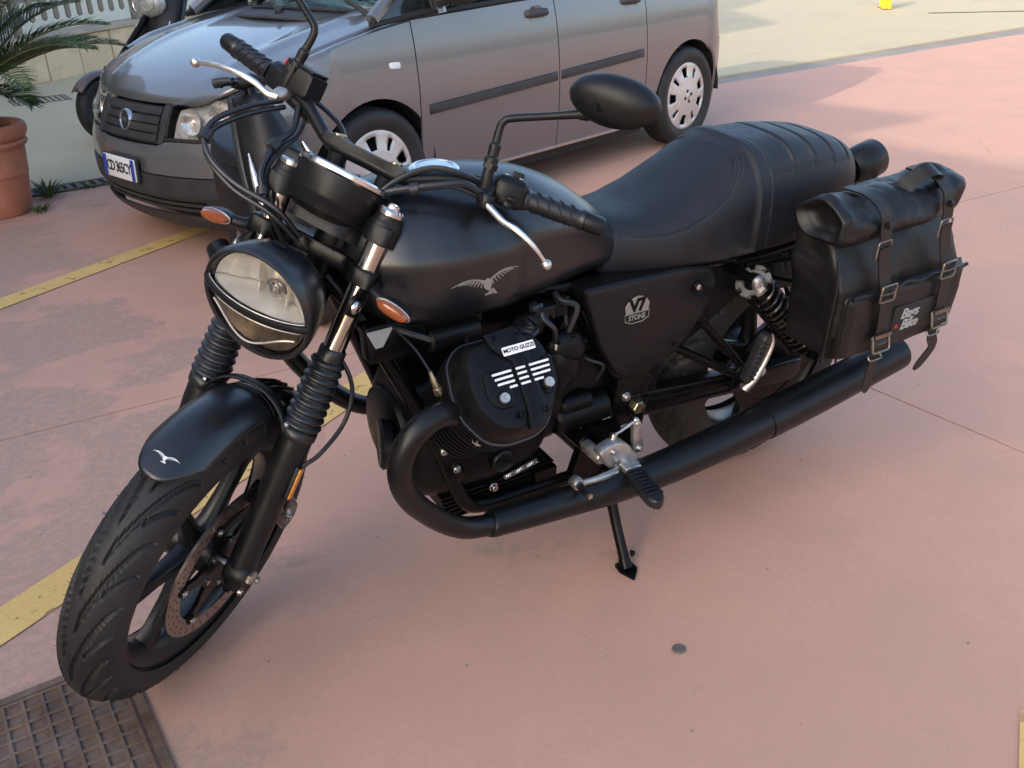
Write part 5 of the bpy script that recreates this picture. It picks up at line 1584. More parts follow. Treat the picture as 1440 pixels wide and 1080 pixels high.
for k in range(5):
    v = -0.6 + 0.3 * k; a = radians(-38)
    rr = 0.346 - 0.028 * abs(v) ** 2.4
    bm.tube([FA + V3((rr * sin(radians(q)), v * 0.05, rr * cos(radians(q)))) for q in (-46, -40, -34, -29)], 0.003, 6)
bm.build('mudguard_slot', 'frame_black', bike, ST)
bm = MB()
for sy in (1, -1):
    a = radians(-23.5); bm.bolt(FA + V3((0.322 * sin(a) + 0.008, sy * 0.0865, 0.322 * cos(a))), (0.3, sy, 0.2), 0.005, 0.006)
bm.build('brace_bolt', 'bolt_steel', bike, ST)
# ------------------------------------------------------------ winged emblem
def eagle(n_feather=9):
    """2-D polygons of a spread-winged eagle, about 1 wide; x to the right, y up"""
    polys = []
    def wing(s_, lift, spread):
        lead = []
        for i in range(13):
            t = i / 12
            lead.append((s_ * (0.03 + spread * t), 0.05 + lift * t ** 0.75 * (1.0) + 0.06 * sin(pi * t)))
        top = lead
        bot = [(x, y - 0.028 * (1 - 0.75 * i / 12)) for i, (x, y) in enumerate(lead)]
        polys.append(top + bot[::-1])
        for k in range(n_feather):
            t0 = 0.04 + 0.085 * k
            i = min(11, int(t0 * 12)); bx, by = bot[i]
            ln = 0.085 * (1 - 0.35 * abs(k / n_feather - 0.35))
            dx, dy = s_ * (0.20 + 0.9 * k / n_feather), -0.85 + 0.5 * k / n_feather
            l = hypot(dx, dy); dx, dy = dx / l, dy / l
            wv = 0.0105
            polys.append([(bx - dy * wv, by - 0.006 + dx * wv), (bx + dy * wv, by - 0.006 - dx * wv), (bx + dx * ln + dy * wv * 0.4, by + dy * ln - dx * wv * 0.4), (bx + dx * ln * 1.06, by + dy * ln * 1.06), (bx + dx * ln - dy * wv * 0.4, by + dy * ln + dx * wv * 0.4)])
    wing(-1, 0.0, 0.50); wing(1, 0.075, 0.47)
    polys.append([(-0.06, 0.0), (-0.045, 0.05), (0.0, 0.075), (0.04, 0.06), (0.07, 0.02), (0.06, -0.06), (0.03, -0.10), (-0.01, -0.09), (-0.05, -0.05)])
    polys.append([(-0.11, 0.03), (-0.075, 0.055), (-0.04, 0.05), (-0.045, 0.01), (-0.08, 0.015)])
    for k in range(4):
        polys.append([(0.02 + 0.02 * k, -0.085), (0.036 + 0.02 * k, -0.085), (0.050 + 0.036 * k, -0.15 - 0.008 * k), (0.03 + 0.034 * k, -0.155 - 0.006 * k)])
    polys.append([(-0.03, -0.145), (0.06, -0.135), (0.06, -0.16), (-0.03, -0.17)])
    return polys
def put_emblem(surf_fn, nrm_fn, scale, thick, name, mt, parent, fn=None):
    bm = MB()
    for pl_ in eagle():
        base = [surf_fn(x * scale, y * scale) for x, y in pl_]
        nn = [nrm_fn(x * scale, y * scale) for x, y in pl_]
        bm.loft([[p + n_ * 0.0003 for p, n_ in zip(base, nn)], [p + n_ * thick for p, n_ in zip(base, nn)]])
    o = bm.build(name, mt, parent, fn); tag(o, kind='stuff'); return o
def fsurf(x, y):
    v = (0.002 + x) / 0.062; a = radians(15.0) - (y) / 0.347
    r = 0.347 - 0.030 * abs(v) ** 2.4
    return FA + V3((r * sin(a), v * 0.062, r * cos(a)))
put_emblem(fsurf, lambda x, y: (fsurf(x, y) - FA - V3((0, 0, 0))).normalized(), 0.048, 0.0012, 'winged_emblem', 'white_print', fdo, ST)

# ------------------------------------------------------------ fuel tank
TX = [0.485, 0.52, 0.57, 0.65, 0.75, 0.85, 0.95, 1.02, 1.07, 1.10, 1.112]
TW = [0.060, 0.100, 0.122, 0.140, 0.160, 0.174, 0.174, 0.158, 0.130, 0.095, 0.04]
TT = [0.76, 0.790, 0.838, 0.896, 0.936, 0.951, 0.955, 0.948, 0.928, 0.895, 0.85]
TB = [0.735, 0.722, 0.715, 0.708, 0.702, 0.697, 0.695, 0.702, 0.722, 0.75, 0.80]
def tank_y(x, z):
    W, zt, zb = interp(TX, TW, x), interp(TX, TT, x), interp(TX, TB, x)
    zm = zb + 0.40 * (zt - zb)
    if z >= zm:
        k = min(1.0, (z - zm) / (zt - zm)); y = W * max(0.0, 1 - k ** 2.35) ** (1 / 1.9)
    else:
        k = min(1.0, (zm - z) / (zm - zb)); y = W * max(0.0, 1 - k ** 3.6) ** (1 / 3.0)
    # knee scallop with a soft front edge
    sx = 1 / (1 + math.exp((x - 0.815) / 0.012)); sx *= 1 / (1 + math.exp(-(x - 0.50) / 0.02))
    sz = math.exp(-((z - (0.765 + 0.10 * (x - 0.65))) / 0.058) ** 4)
    y -= 0.014 * sx * sz * min(1, y / 0.05)
    # shoulder crease above the emblem
    y += 0.005 * math.exp(-((z - 0.845 - 0.02 * (x - 0.9)) / 0.016) ** 2) * (1 - sx) * min(1, y / 0.05)
    return y
bm = MB(); rings = []
for i in range(85):
    u = i / 84
    x = 0.486 + (1.1115 - 0.486) * (0.5 - 0.5 * cos(pi * u)) * 0.35 + (1.1115 - 0.486) * u * 0.65
    zt, zb = interp(TX, TT, x), interp(TX, TB, x)
    zm = zb + 0.40 * (zt - zb)
    half = []
    for k in range(33):
        t = k / 32                                   # bottom centre -> top centre
        if t < 0.42:
            z = zm - (zm - zb) * cos(pi / 2 * (t / 0.42)) ** 0.8
        else:
            z = zm + (zt - zm) * sin(pi / 2 * (t - 0.42) / 0.58) ** 1.0
        y = tank_y(x, z)
        half.append((y, z))
    half[0] = (0.0, zb); half[-1] = (0.0, zt)
    ring = [V3((x, y, z)) for y, z in half] + [V3((x, -y, z)) for y, z in reversed(half[1:-1])]
    rings.append(ring)
bm.loft(rings); tank = bm.build('fuel_tank', 'satin_black', bike, ang=70)
def tsurf(x, y):
    X = 0.893 - x; Z = 0.793 + y
    return V3((X, tank_y(X, Z), Z))
def tnorm(x, y):
    e = 0.004
    a = tsurf(x + e, y) - tsurf(x - e, y); b_ = tsurf(x, y + e) - tsurf(x, y - e)
    n_ = a.cross(b_).normalized()
    return n_ if n_.y > 0 else -n_
put_emblem(tsurf, tnorm, 0.136, 0.0016, 'winged_emblem', 'silver_print', tank)
bm = MB(); bm.lathe([(0.046, -0.012), (0.046, 0.001), (0.042, 0.004), (0.039, 0.004), (0.037, 0.002), (0.032, 0.002), (0.029, 0.005), (0, 0.006)], (0.905, 0, 0.954), (0.0, 0, 1), 36); bm.build('fuel_cap', 'chrome', tank)
# ------------------------------------------------------------ seat
SX_ = [-0.170, -0.161, -0.132, -0.07, 0.0, 0.10, 0.20, 0.30, 0.40, 0.48, 0.54, 0.575]
SW_ = [0.055, 0.082, 0.112, 0.130, 0.138, 0.144, 0.147, 0.148, 0.143, 0.128, 0.112, 0.10]
SZ_ = [0.832, 0.848, 0.870, 0.893, 0.905, 0.915, 0.915, 0.872, 0.828, 0.812, 0.812, 0.80]
SB_ = [0.775, 0.765, 0.745, 0.722, 0.708, 0.700, 0.700, 0.703, 0.708, 0.712, 0.715, 0.72]
def seat_pt(x, phi, dz=0.0):
    """phi -1..1 : left lower edge .. over the top .. right lower edge"""
    W, zt, zb = interp(SX_, SW_, x), interp(SX_, SZ_, x), interp(SX_, SB_, x)
    th = phi * pi / 2
    s_, c_ = sin(th), cos(th)
    y = W * (abs(s_) ** 0.62) * (1 if s_ > 0 else -1)
    y *= 1 - 0.06 * max(0, c_ - 0.3)
    z = zb + (zt - zb) * max(0.0, c_) ** 0.50
    g = 0.0
    a = abs(phi)
    if a < 0.62:
        f = min(1, (0.62 - a) / 0.06)
        for xi in (-0.100, -0.040, 0.025, 0.095):
            g -= 0.0058 * math.exp(-((x - xi) / 0.0042) ** 2) * f
        g += 0.003 * f if -0.13 < x < 0.165 else 0
    g += 0.007 / (1 + math.exp(-(x - 0.168) / 0.0025)) / (1 + math.exp((x - 0.208) / 0.0025))
    n_ = V3((0, s_ * 0.9, max(0.15, c_))).normalized()
    return V3((x, y, z)) + n_ * (g + dz)
bm = MB(); rings = []
xs_ = []
x = -0.170
while x < 0.575:
    xs_.append(x); x += 0.0028 if -0.14 < x < 0.215 else 0.008
xs_.append(0.575)
for x in xs_:
    top = [seat_pt(x, -1 + 2 * k / 44) for k in range(45)]
    zb = interp(SX_, SB_, x)
    W = interp(SX_, SW_, x)
    ring = top + [V3((x, W * u, zb - 0.012)) for u in (0.93, 0.5, 0, -0.5, -0.93)]
    rings.append(ring)
bm.loft(rings); seat = bm.build('seat', 'seat_vinyl', bike, ang=60)
bm = MB()
def seam(phix, ofs):
    pts = [seat_pt(x, ph, 0.0006) for x, ph in phix]
    pts = catmull(pts, 10)
    acc = 0; start = None
    L = 0.0046; G_ = 0.0022
    i = 0; pos = 0.0
    seglen = [0]
    for a, b_ in zip(pts, pts[1:]):
        seglen.append(seglen[-1] + (b_ - a).length)
    def at(s):
        for k in range(len(pts) - 1):
            if seglen[k + 1] >= s:
                t = (s - seglen[k]) / max(1e-9, seglen[k + 1] - seglen[k]); return pts[k].lerp(pts[k + 1], t)
        return pts[-1]
    s = 0
    while s + L < seglen[-1]:
        p, q = at(s), at(s + L)
        bm.tube([p, (p + q) / 2 + V3((0, 0, 0.0004)), q], 0.00065, 5)
        s += L + G_
for sg in (1, -1):
    for o_ in (0.0, 0.028):
        seam([(0.555, sg * (0.62 + o_)), (0.50, sg * (0.72 + o_)), (0.42, sg * (0.76 + o_)), (0.34, sg * (0.72 + o_)), (0.28, sg * (0.62 + o_)), (0.245 - o_ * 0.3, sg * (0.46 + o_)), (0.232 - o_ * 0.5, sg * 0.25), (0.23 - o_ * 0.5, sg * 0.02)], o_)
    for xx in (0.172, 0.204):
        seam([(xx, sg * 0.02), (xx, sg * 0.3), (xx, sg * 0.55), (xx, sg * 0.75), (xx, sg * 0.93)], 0)
    seam([(0.16, sg * 0.66), (0.08, sg * 0.655), (0.0, sg * 0.65), (-0.07, sg * 0.64), (-0.12, sg * 0.62)], 0)
o = bm.build('stitching', 'seat_thread', seat); tag(o, kind='stuff')
# piping along the tank panel outline
bm = MB()
for sg in (1, -1):
    bm.tube([seat_pt(x, sg * ph, -0.0006) for x, ph in ((0.565, 0.585), (0.50, 0.69), (0.42, 0.735), (0.34, 0.70), (0.285, 0.60), (0.252, 0.45), (0.240, 0.25), (0.238, 0.0))], 0.0022, 6, 8)
bm.build('seam_piping', 'seat_vinyl', seat)
# ------------------------------------------------------------ side covers with badge
SP = rounded([(0.662, 0.712), (0.612, 0.575), (0.560, 0.492), (0.535, 0.476), (0.462, 0.474), (0.402, 0.500), (0.340, 0.566), (0.304, 0.645), (0.318, 0.690), (0.40, 0.704)], 0.022)
for sy in (1, -1):
    bm = MB(); bm.prism(SP, (0, 0.095 * sy, 0), (1, 0, 0), (0, 0, 1), (0, 0.062 * sy, 0), ch=0.010); sc = bm.build('side_cover', 'panel_black', bike, ang=25)
    bm = MB(); bm.tube([V3((x, 0.128 * sy, z)) for x, z in ((0.645, 0.66), (0.598, 0.566), (0.553, 0.487), (0.53, 0.469), (0.46, 0.466), (0.396, 0.494))], 0.008, 10, 5); bm.build('cover_trim', 'frame_black', sc)
    bm = MB(); bm.lathe([(0.0155, 0), (0.0155, 0.004), (0.013, 0.006), (0.010, 0.004), (0.0095, 0.002), (0, 0.002)], (0.362, 0.157 * sy, 0.655), (0, sy, 0), 24); bm.build('key_grommet', 'frame_black', sc)
    bm = MB(); bm.lathe([(0.007, 0), (0.007, 0.003), (0.003, 0.005), (0, 0.0045)], (0.362, 0.159 * sy, 0.655), (0, sy, 0), 16); bm.build('fastener', 'bolt_steel', sc)
    bm = MB(); bm.lathe([(0.006, 0), (0.006, 0.003), (0, 0.0035)], (0.405, 0.157 * sy, 0.525), (0, sy, 0), 16); bm.build('fastener', 'frame_black', sc)
    r_ = V3((-sy, 0, 0)); u_ = V3((0.06 * sy, 0, 1)).normalized(); n_ = V3((0, sy, 0)); c0 = V3((0.524, 0.1575 * sy, 0.640))
    sh = [(-0.031, 0.012), (-0.024, 0.022), (-0.012, 0.030), (0.0, 0.033), (0.012, 0.030), (0.024, 0.022), (0.031, 0.012), (0.029, -0.004), (-0.029, -0.004)]
    bm = MB(); bm.prism(sh, c0, r_, u_, n_ * 0.0016); bg = bm.build('badge', 'silver_print', sc)
    lo = [(-0.032, -0.006), (0.032, -0.006), (0.030, -0.022), (0.014, -0.029), (-0.014, -0.029), (-0.030, -0.022)]
    bm = MB(); bm.tube([c0 + r_ * x + u_ * y + n_ * 0.001 for x, y in lo + lo[:2]], 0.0010, 6); bm.tube([c0 + r_ * x + u_ * y + n_ * 0.001 for x, y in sh + sh[:2]], 0.0007, 6); bm.build('badge_outline', 'silver_print', bg)
    vs, fs = text_mesh('V7', 0.040, 0.0006, 0.0018, 0.85)
    bm = MB(); bm.add([c0 + r_ * v.x + u_ * (v.y + 0.011) + n_ * (v.z + 0.0022) for v in vs], fs); bm.build('badge_lettering', 'frame_black', bg)
    vs, fs = text_mesh('STONE', 0.0165, 0.0006, 0.0005, 0.95)
    bm = MB(); bm.add([c0 + r_ * v.x * 0.88 + u_ * (v.y - 0.0165) + n_ * (v.z + 0.0012) for v in vs], fs); bm.build('badge_lettering', 'silver_print', bg)
# ------------------------------------------------------------ engine
def mx(sy):
    return (lambda v: v) if sy > 0 else my
# crankcase, front cover, gearbox
bm = MB(); rings = []
for x, w_, zt, zb in ((0.70, 0.10, 0.52, 0.30), (0.74, 0.125, 0.55, 0.285), (0.84, 0.135, 0.56, 0.28), (0.96, 0.135, 0.56, 0.285), (1.0, 0.125, 0.55, 0.295), (1.02, 0.10, 0.52, 0.31)):
    rings.append([V3((x, q[0], q[1])) for q in rounded([(-w_, zb + 0.04), (-w_ * 0.75, zb), (w_ * 0.75, zb), (w_, zb + 0.04), (w_, zt - 0.09), (w_ * 0.55, zt), (-w_ * 0.55, zt), (-w_, zt - 0.09)], 0.02)])
bm.loft(rings); eng = bm.build('crankcase', 'engine_black', bike)
bm = MB(); bm.lathe([(0.098, 0), (0.098, 0.018), (0.092, 0.030), (0.075, 0.038), (0.05, 0.042), (0, 0.042)], (1.0, 0, 0.42), (1, 0, 0), 44); bm.build('front_cover', 'engine_black', eng)
# finned sump
bm = MB(); bm.prism(rounded([(0.70, 0.228), (0.93, 0.228), (0.955, 0.262), (0.955, 0.30), (0.70, 0.30)], 0.012), (0, -0.115, 0), (1, 0, 0), (0, 0, 1), (0, 0.23, 0)); sump = bm.build('sump', 'engine_black', bike)
bm = MB()
for k in range(6):
    bm.box((0.828, 0, 0.236 + 0.0115 * k), (0.24 + 0.008 * k, 0.246, 0.004))
bm.build('cooling_fin', 'engine_black', sump)
bm = MB(); bm.lathe([(0.024, 0), (0.026, 0.004), (0.026, 0.013), (0.022, 0.017), (0.018, 0.014), (0, 0.014)], (0.832, 0.132, 0.358), (0, 1, 0), 28); bm.prism(rect(0.034, 0.006), (0.832, 0.146, 0.358), (1, 0, 0.3), (-0.3, 0, 1), (0, 0.006, 0)); bm.build('oil_filler', 'black_plastic', eng)
bm = MB()
pts = []
for k in range(150):
    t = k / 149; q = V3((0.82 - 0.085 * t, 0.128, 0.300 + 0.016 * t)); pts.append(q + V3((0, cos(t * 38 * pi), sin(t * 38 * pi))) * 0.0055)
bm.tube(pts, 0.0013, 5); bm.build('stand_spring', 'bolt_steel', bike)
for sy in (1, -1):
    for (x, y, z, r) in ((0.977, 0.152, 0.444, 0.0085), (0.949, 0.152, 0.390, 0.0085), (0.847, 0.130, 0.289, 0.0075), (0.612, 0.142, 0.300, 0.006)):
        bm = MB(); bm.bolt((x, y * sy, z), (0, sy, 0), r, 0.010); bm.build('bolt', 'bolt_steel', bike)
# cylinders, heads and covers
AX = V3((0, 0.70711, 0.70711)); CD = V3((0, 0.70711, -0.70711)); HCn = V3((0.93, 0.32, 0.69))
def H(b_, c_, h):
    """head-local: b forward, c outward-down, h along the cylinder axis (0 = top face of the cover)"""
    return HCn + V3((b_, 0, 0)) + CD * c_ + AX * h
cov = [(-0.074, -0.080), (0.056, -0.080), (0.084, -0.056), (0.094, 0.0), (0.092, 0.045), (0.064, 0.092), (0.030, 0.106), (-0.030, 0.106), (-0.062, 0.090), (-0.092, 0.048), (-0.100, 0.0), (-0.096, -0.05)]
def cr(k, e=0.0, r=0.018):
    p = rounded(cov, r, 5)
    cx, cy = -0.003, 0.012
    return [(cx + (x - cx) * k, cy + (y - cy) * k) for x, y in p]
for sy in (1, -1):
    f_ = mx(sy)
    bm = MB()
    bm.lathe([(0.062, -0.36), (0.062, -0.10)], HCn - CD * 0.0, AX, 28)
    bm.xf(f_); cyo = bm.build('cylinder', 'engine_black', bike)
    for k in range(9):
        h = -0.245 + 0.0145 * k
        sc_ = 0.98 - 0.006 * k
        bm = MB(); bm.loft([[H(x, y, h) for x, y in cr(sc_ * 0.86)], [H(x, y, h + 0.0042) for x, y in cr(sc_ * 0.86)]]); bm.xf(f_); bm.build('cooling_fin', 'engine_black', cyo)
    bm = MB(); bm.loft([[H(x, y, h) for x, y in cr(k)] for k, h in ((0.80, -0.118), (0.90, -0.110), (0.90, -0.060))]); bm.xf(f_); hd = bm.build('cylinder_head', 'engine_black', bike)
    for k in range(4):
        bm = MB(); h = -0.104 + 0.0125 * k; bm.loft([[H(x, y, h) for x, y in cr(1.02)], [H(x, y, h + 0.0045) for x, y in cr(1.02)]]); bm.xf(f_); bm.build('cooling_fin', 'engine_black', hd)
    bm = MB(); rings = []
    for k, h in ((1.0, -0.062), (1.015, -0.058), (1.015, -0.048), (0.985, -0.044), (0.955, -0.030), (0.90, -0.014), (0.83, -0.004), (0.70, 0.0), (0.3, 0.002), (0.02, 0.0022)):
        rings.append([H(x, y, h) for x, y in cr(k)])
    bm.loft(rings); bm.xf(f_); cvr = bm.build('rocker_cover', 'engine_black', bike, ang=32)
    bm = MB(); bm.tube([H(x, y, -0.053) for x, y in cr(1.012)] + [H(*cr(1.012)[0], -0.053)], 0.0035, 6); bm.xf(f_); bm.build('gasket_rim', 'satin_black', cvr)
    # central spine, raised shoulders
    bm = MB(); bm.prism([(-0.033, -0.082), (0.026, -0.078), (0.020, -0.05), (-0.008, -0.02), (-0.004, 0.060), (0.004, 0.098), (-0.028, 0.100), (-0.042, 0.060), (-0.045, -0.02), (-0.052, -0.05)], H(-0.0, 0, -0.006), (1, 0, 0), CD, AX * 0.013, ch=0.003); bm.xf(f_); bm.build('cover_spine', 'engine_black', cvr, ang=25)
    for (poly) in ([(0.006, -0.012), (0.052, -0.018), (0.060, 0.030), (0.045, 0.052), (0.012, 0.055)], [(-0.056, -0.014), (-0.088, -0.02), (-0.080, 0.035), (-0.070, 0.050), (-0.050, 0.052)]):
        bm = MB(); bm.prism(rounded(poly, 0.010), H(0, 0, -0.006), (1, 0, 0), CD, AX * 0.011, ch=0.004); bm.xf(f_); bm.build('cover_pad', 'engine_black', cvr, ang=25)
    # plate, bars, bolts
    rgt = V3((-1, 0, 0)); upv = -CD
    bm = MB(); bm.prism(rect(0.064, 0.0155, 0.002), H(-0.028, -0.040, 0.0072), rgt, upv, AX * 0.002); bm.xf(f_); npl = bm.build('name_plate', 'white_print', cvr)
    vs, fs = text_mesh('MOTO GUZZI', 0.0098, 0.0006, 0.0002)
    sgn_ = 1 if sy > 0 else -1
    bm = MB(); bm.add([H(-0.028, -0.040, 0.0096) + rgt * v.x * sgn_ + upv * v.y + AX * v.z for v in vs], fs); bm.xf(f_); bm.build('plate_lettering', 'frame_black', npl)
    for k in range(4):
        c_ = -0.0065 + 0.0092 * k
        segs = [(0.038 - 0.002 * k, 0.0005), (-0.0085, -0.0275), (-0.0355, -0.076 + 0.002 * k)] if k < 3 else [(0.014, -0.001), (-0.0085, -0.0275), (-0.0355, -0.054)]
        for (b0, b1) in segs:
            bm = MB(); bm.prism(rect(abs(b1 - b0), 0.0040, 0.001, 2), H((b0 + b1) / 2, c_, 0.0055), (1, 0, 0), CD, AX * 0.0022); bm.xf(f_); bm.build('trim_bar', 'white_print', cvr)
    for (b_, c_) in ((0.030, 0.036), (-0.062, 0.032)):
        bm = MB(); bm.lathe([(0.0098, 0), (0.0098, 0.004), (0.0085, 0.006), (0.0045, 0.006), (0.004, 0.003), (0, 0.003)], H(b_, c_, 0.004), AX, 20); bm.xf(f_); bm.build('cover_bolt', 'cast_aluminium', cvr)
        bm = MB(); bm.torus(H(b_, c_, 0.004), AX, 0.0125, 0.0022, 20, 6); bm.xf(f_); bm.build('bolt_well', 'engine_black', cvr)
    for (b_, c_) in ((0.012, -0.068), (-0.040, -0.070), (0.010, 0.072), (-0.036, 0.074)):
        bm = MB(); bm.bolt(H(b_, c_, 0.004), AX, 0.0055, 0.006); bm.xf(f_); bm.build('cover_screw', 'frame_black', cvr)
    # exhaust
    bm = MB(); bm.tube([(0.975, 0.265, 0.585), (1.02, 0.285, 0.622), (1.072, 0.298, 0.634), (1.118, 0.302, 0.606), (1.136, 0.298, 0.550), (1.118, 0.285, 0.478), (1.065, 0.268, 0.400), (1.0, 0.256, 0.335), (0.945, 0.25, 0.309), (0.90, 0.25, 0.304)], 0.0222, 22, 6); bm.xf(f_); hp = bm.build('exhaust_header', 'exhaust_black', bike)
    bm = MB(); bm.lathe([(0.031, 0), (0.033, 0.004), (0.033, 0.012), (0.027, 0.016)], V3((0.985, 0.270, 0.594)), V3((0.75, 0.3, 0.58)), 28); bm.xf(f_); bm.build('exhaust_flange', 'exhaust_black', hp)
    for p_ in ((1.004, 0.245, 0.655), (0.992, 0.318, 0.570)):
        bm = MB(); bm.bolt(p_, (0.75, 0.3, 0.58), 0.0062, 0.014); bm.xf(f_); bm.build('flange_nut', 'bolt_steel', hp)
    bm = MB(); bm.tube([(0.928, 0.25, 0.3075), (0.922, 0.25, 0.306), (0.90, 0.25, 0.304), (0.75, 0.25, 0.290), (0.60, 0.25, 0.280), (0.45, 0.25, 0.280), (0.30, 0.25, 0.292), (0.18, 0.25, 0.304)], [0.0240, 0.0285, 0.029, 0.0330, 0.0370, 0.0400, 0.0422, 0.0425], 32, 5); bm.xf(f_); mu = bm.build('silencer', 'exhaust_black', bike)
    bm = MB(); bm.tube([(0.178, 0.25, 0.3042), (0.175, 0.25, 0.3045), (0.05, 0.25, 0.320), (-0.12, 0.25, 0.345), (-0.255, 0.25, 0.364), (-0.262, 0.25, 0.365)], [0.0425, 0.0455, 0.046, 0.0455, 0.0440, 0.041], 36, 4); bm.xf(f_); bm.build('silencer_sleeve', 'exhaust_black', mu)
    bm = MB(); bm.lathe([(0.042, 0), (0.042, 0.003), (0.026, 0.003), (0.021, -0.03), (0, -0.03)], (-0.262, 0.25, 0.365), (-0.99, 0, 0.14), 30); bm.xf(f_); bm.build('silencer_end_cap', 'frame_black', mu)
    # spark lead and intake rubber, throttle body
    bm = MB(); bm.tube([(0.86, 0.165, 0.60), (0.81, 0.14, 0.63), (0.765, 0.115, 0.65)], [0.026, 0.028, 0.026], 18, 5); bm.xf(f_); bm.build('intake_rubber', 'black_rubber', bike)
    bm = MB(); bm.lathe([(0.030, 0), (0.034, 0.006), (0.034, 0.05), (0.030, 0.056)], (0.77, 0.118, 0.648), (-0.8, -0.3, 0.25), 22); bm.xf(f_); bm.build('throttle_body', 'frame_black', bike)
# left: O2 sensor and lead
bm = MB(); bm.lathe([(0.008, -0.004), (0.008, 0.008), (0.0058, 0.009), (0.0058, 0.030), (0.004, 0.034), (0.0035, 0.044)], (1.040, 0.262, 0.658), (0.28, -0.15, 0.94), 14); ox = bm.build('oxygen_sensor', 'gold_bolt', bike)
bm = MB(); bm.tube([(1.052, 0.256, 0.698), (1.062, 0.22, 0.728), (1.07, 0.16, 0.74), (1.06, 0.10, 0.73)], 0.0022, 6, 8); bm.build('sensor_lead', 'black_rubber', ox)
# bell housing, starter, gearbox
bm = MB(); bm.lathe([(0.125, 0), (0.130, 0.01), (0.130, 0.035), (0.115, 0.05), (0.105, 0.09), (0.098, 0.16), (0.085, 0.185)], (0.715, 0, 0.43), (-1, 0, 0), 40); gb = bm.build('gearbox', 'engine_black', bike)
bm = MB(); bm.cyl((0.69, 0.105, 0.395), (0.55, 0.105, 0.395), 0.038, 24, 0.006); bm.cyl((0.68, 0.118, 0.430), (0.60, 0.118, 0.430), 0.022, 20, 0.006); bm.build('starter_motor', 'engine_black', bike)
bm = MB(); bm.tube([(0.70, 0.10, 0.49), (0.70, 0.13, 0.56), (0.69, 0.140, 0.59)], [0.05, 0.052, 0.040], 26, 5); bm.ell((0.692, 0.142, 0.585), (0.050, 0.030, 0.046), 22, 14); alt = bm.build('breather_dome', 'engine_black', bike)
bm = MB()
for k in range(7):
    t = 2 * pi * k / 7; bm.bolt((0.692 + 0.043 * cos(t), 0.158, 0.585 + 0.040 * sin(t)), (0.15, 1, 0), 0.0042, 0.005)
o = bm.build('screws', 'frame_black', alt); tag(o, kind='stuff')
bm = MB(); bm.prism(rounded([(0.46, 0.34), (0.60, 0.33), (0.68, 0.36), (0.68, 0.50), (0.58, 0.53), (0.47, 0.50)], 0.02), (0, -0.10, 0), (1, 0, 0), (0, 0, 1), (0, 0.20, 0), ch=0.01); bm.build('gearbox_case', 'engine_black', bike)
random.seed(9)
for k, (p, q, r, mt) in enumerate((((0.74, 0.12, 0.69), (0.72, 0.15, 0.60), 0.006, 'black_rubber'), ((0.70, 0.11, 0.70), (0.69, 0.15, 0.63), 0.007, 'black_rubber'), ((0.79, 0.14, 0.68), (0.86, 0.21, 0.67), 0.005, 'black_rubber'), ((0.66, 0.10, 0.68), (0.64, 0.14, 0.55), 0.0045, 'black_rubber'), ((0.76, 0.13, 0.70), (0.80, 0.18, 0.72), 0.006, 'black_rubber'), ((0.64, 0.12, 0.56), (0.60, 0.135, 0.48), 0.004, 'black_rubber'), ((1.06, 0.05, 0.72), (1.0, 0.16, 0.70), 0.006, 'black_rubber'))):
    p, q = V3(p), V3(q); m_ = (p + q) / 2 + V3((random.uniform(-0.03, 0.03), 0.02, random.uniform(-0.01, 0.02)))
    bm = MB(); bm.tube([p, p.lerp(m_, 0.5) + V3((0.01, 0, 0)), m_, q], r, 8, 6); bm.build('wiring', mt, bike)
bm = MB(); bm.lathe([(0.007, 0), (0.007, 0.012), (0.005, 0.014), (0.005, 0.022), (0, 0.022)], (0.722, 0.152, 0.612), (0, 0.3, -1), 10); bm.build('cable_end', 'bolt_steel', bike)
bm = MB(); bm.box((0.735, 0.12, 0.672), (0.05, 0.03, 0.03)); bm.box((0.69, 0.115, 0.672), (0.03, 0.02, 0.04)); bm.build('connector_block', 'black_plastic', bike, bev=0.003)
# ------------------------------------------------------------ frame
def ft(pts, r, name='frame_tube', mt='frame_black', k=6, both=True):
    for sy in ((1, -1) if both else (1,)):
        bm = MB(); bm.tube(pts, r, 14, k); bm.xf(mx(sy)); o = bm.build(name, mt, bike)
    return o
ft([(1.135, 0.02, 0.80), (1.10, 0.055, 0.74), (1.04, 0.10, 0.60), (0.985, 0.132, 0.46), (0.945, 0.132, 0.345), (0.915, 0.132, 0.275), (0.865, 0.132, 0.250), (0.75, 0.132, 0.244), (0.60, 0.132, 0.238), (0.52, 0.130, 0.245), (0.475, 0.128, 0.31), (0.46, 0.128, 0.40)], 0.0165)
ft([(1.12, 0.03, 0.86), (0.95, 0.06, 0.72), (0.70, 0.085, 0.70), (0.52, 0.105, 0.69), (0.30, 0.105, 0.675), (0.10, 0.105, 0.668), (-0.10, 0.10, 0.685), (-0.16, 0.07, 0.70)], 0.0145)
ft([(0.46, 0.125, 0.40), (0.45, 0.118, 0.50), (0.42, 0.108, 0.60), (0.40, 0.105, 0.68)], 0.015)
bm = MB(); bm.lathe([(0.033, 0), (0.033, 0.17)], T(0.835, 0, 0), UU, 24); bm.build('steering_head', 'frame_black', bike)
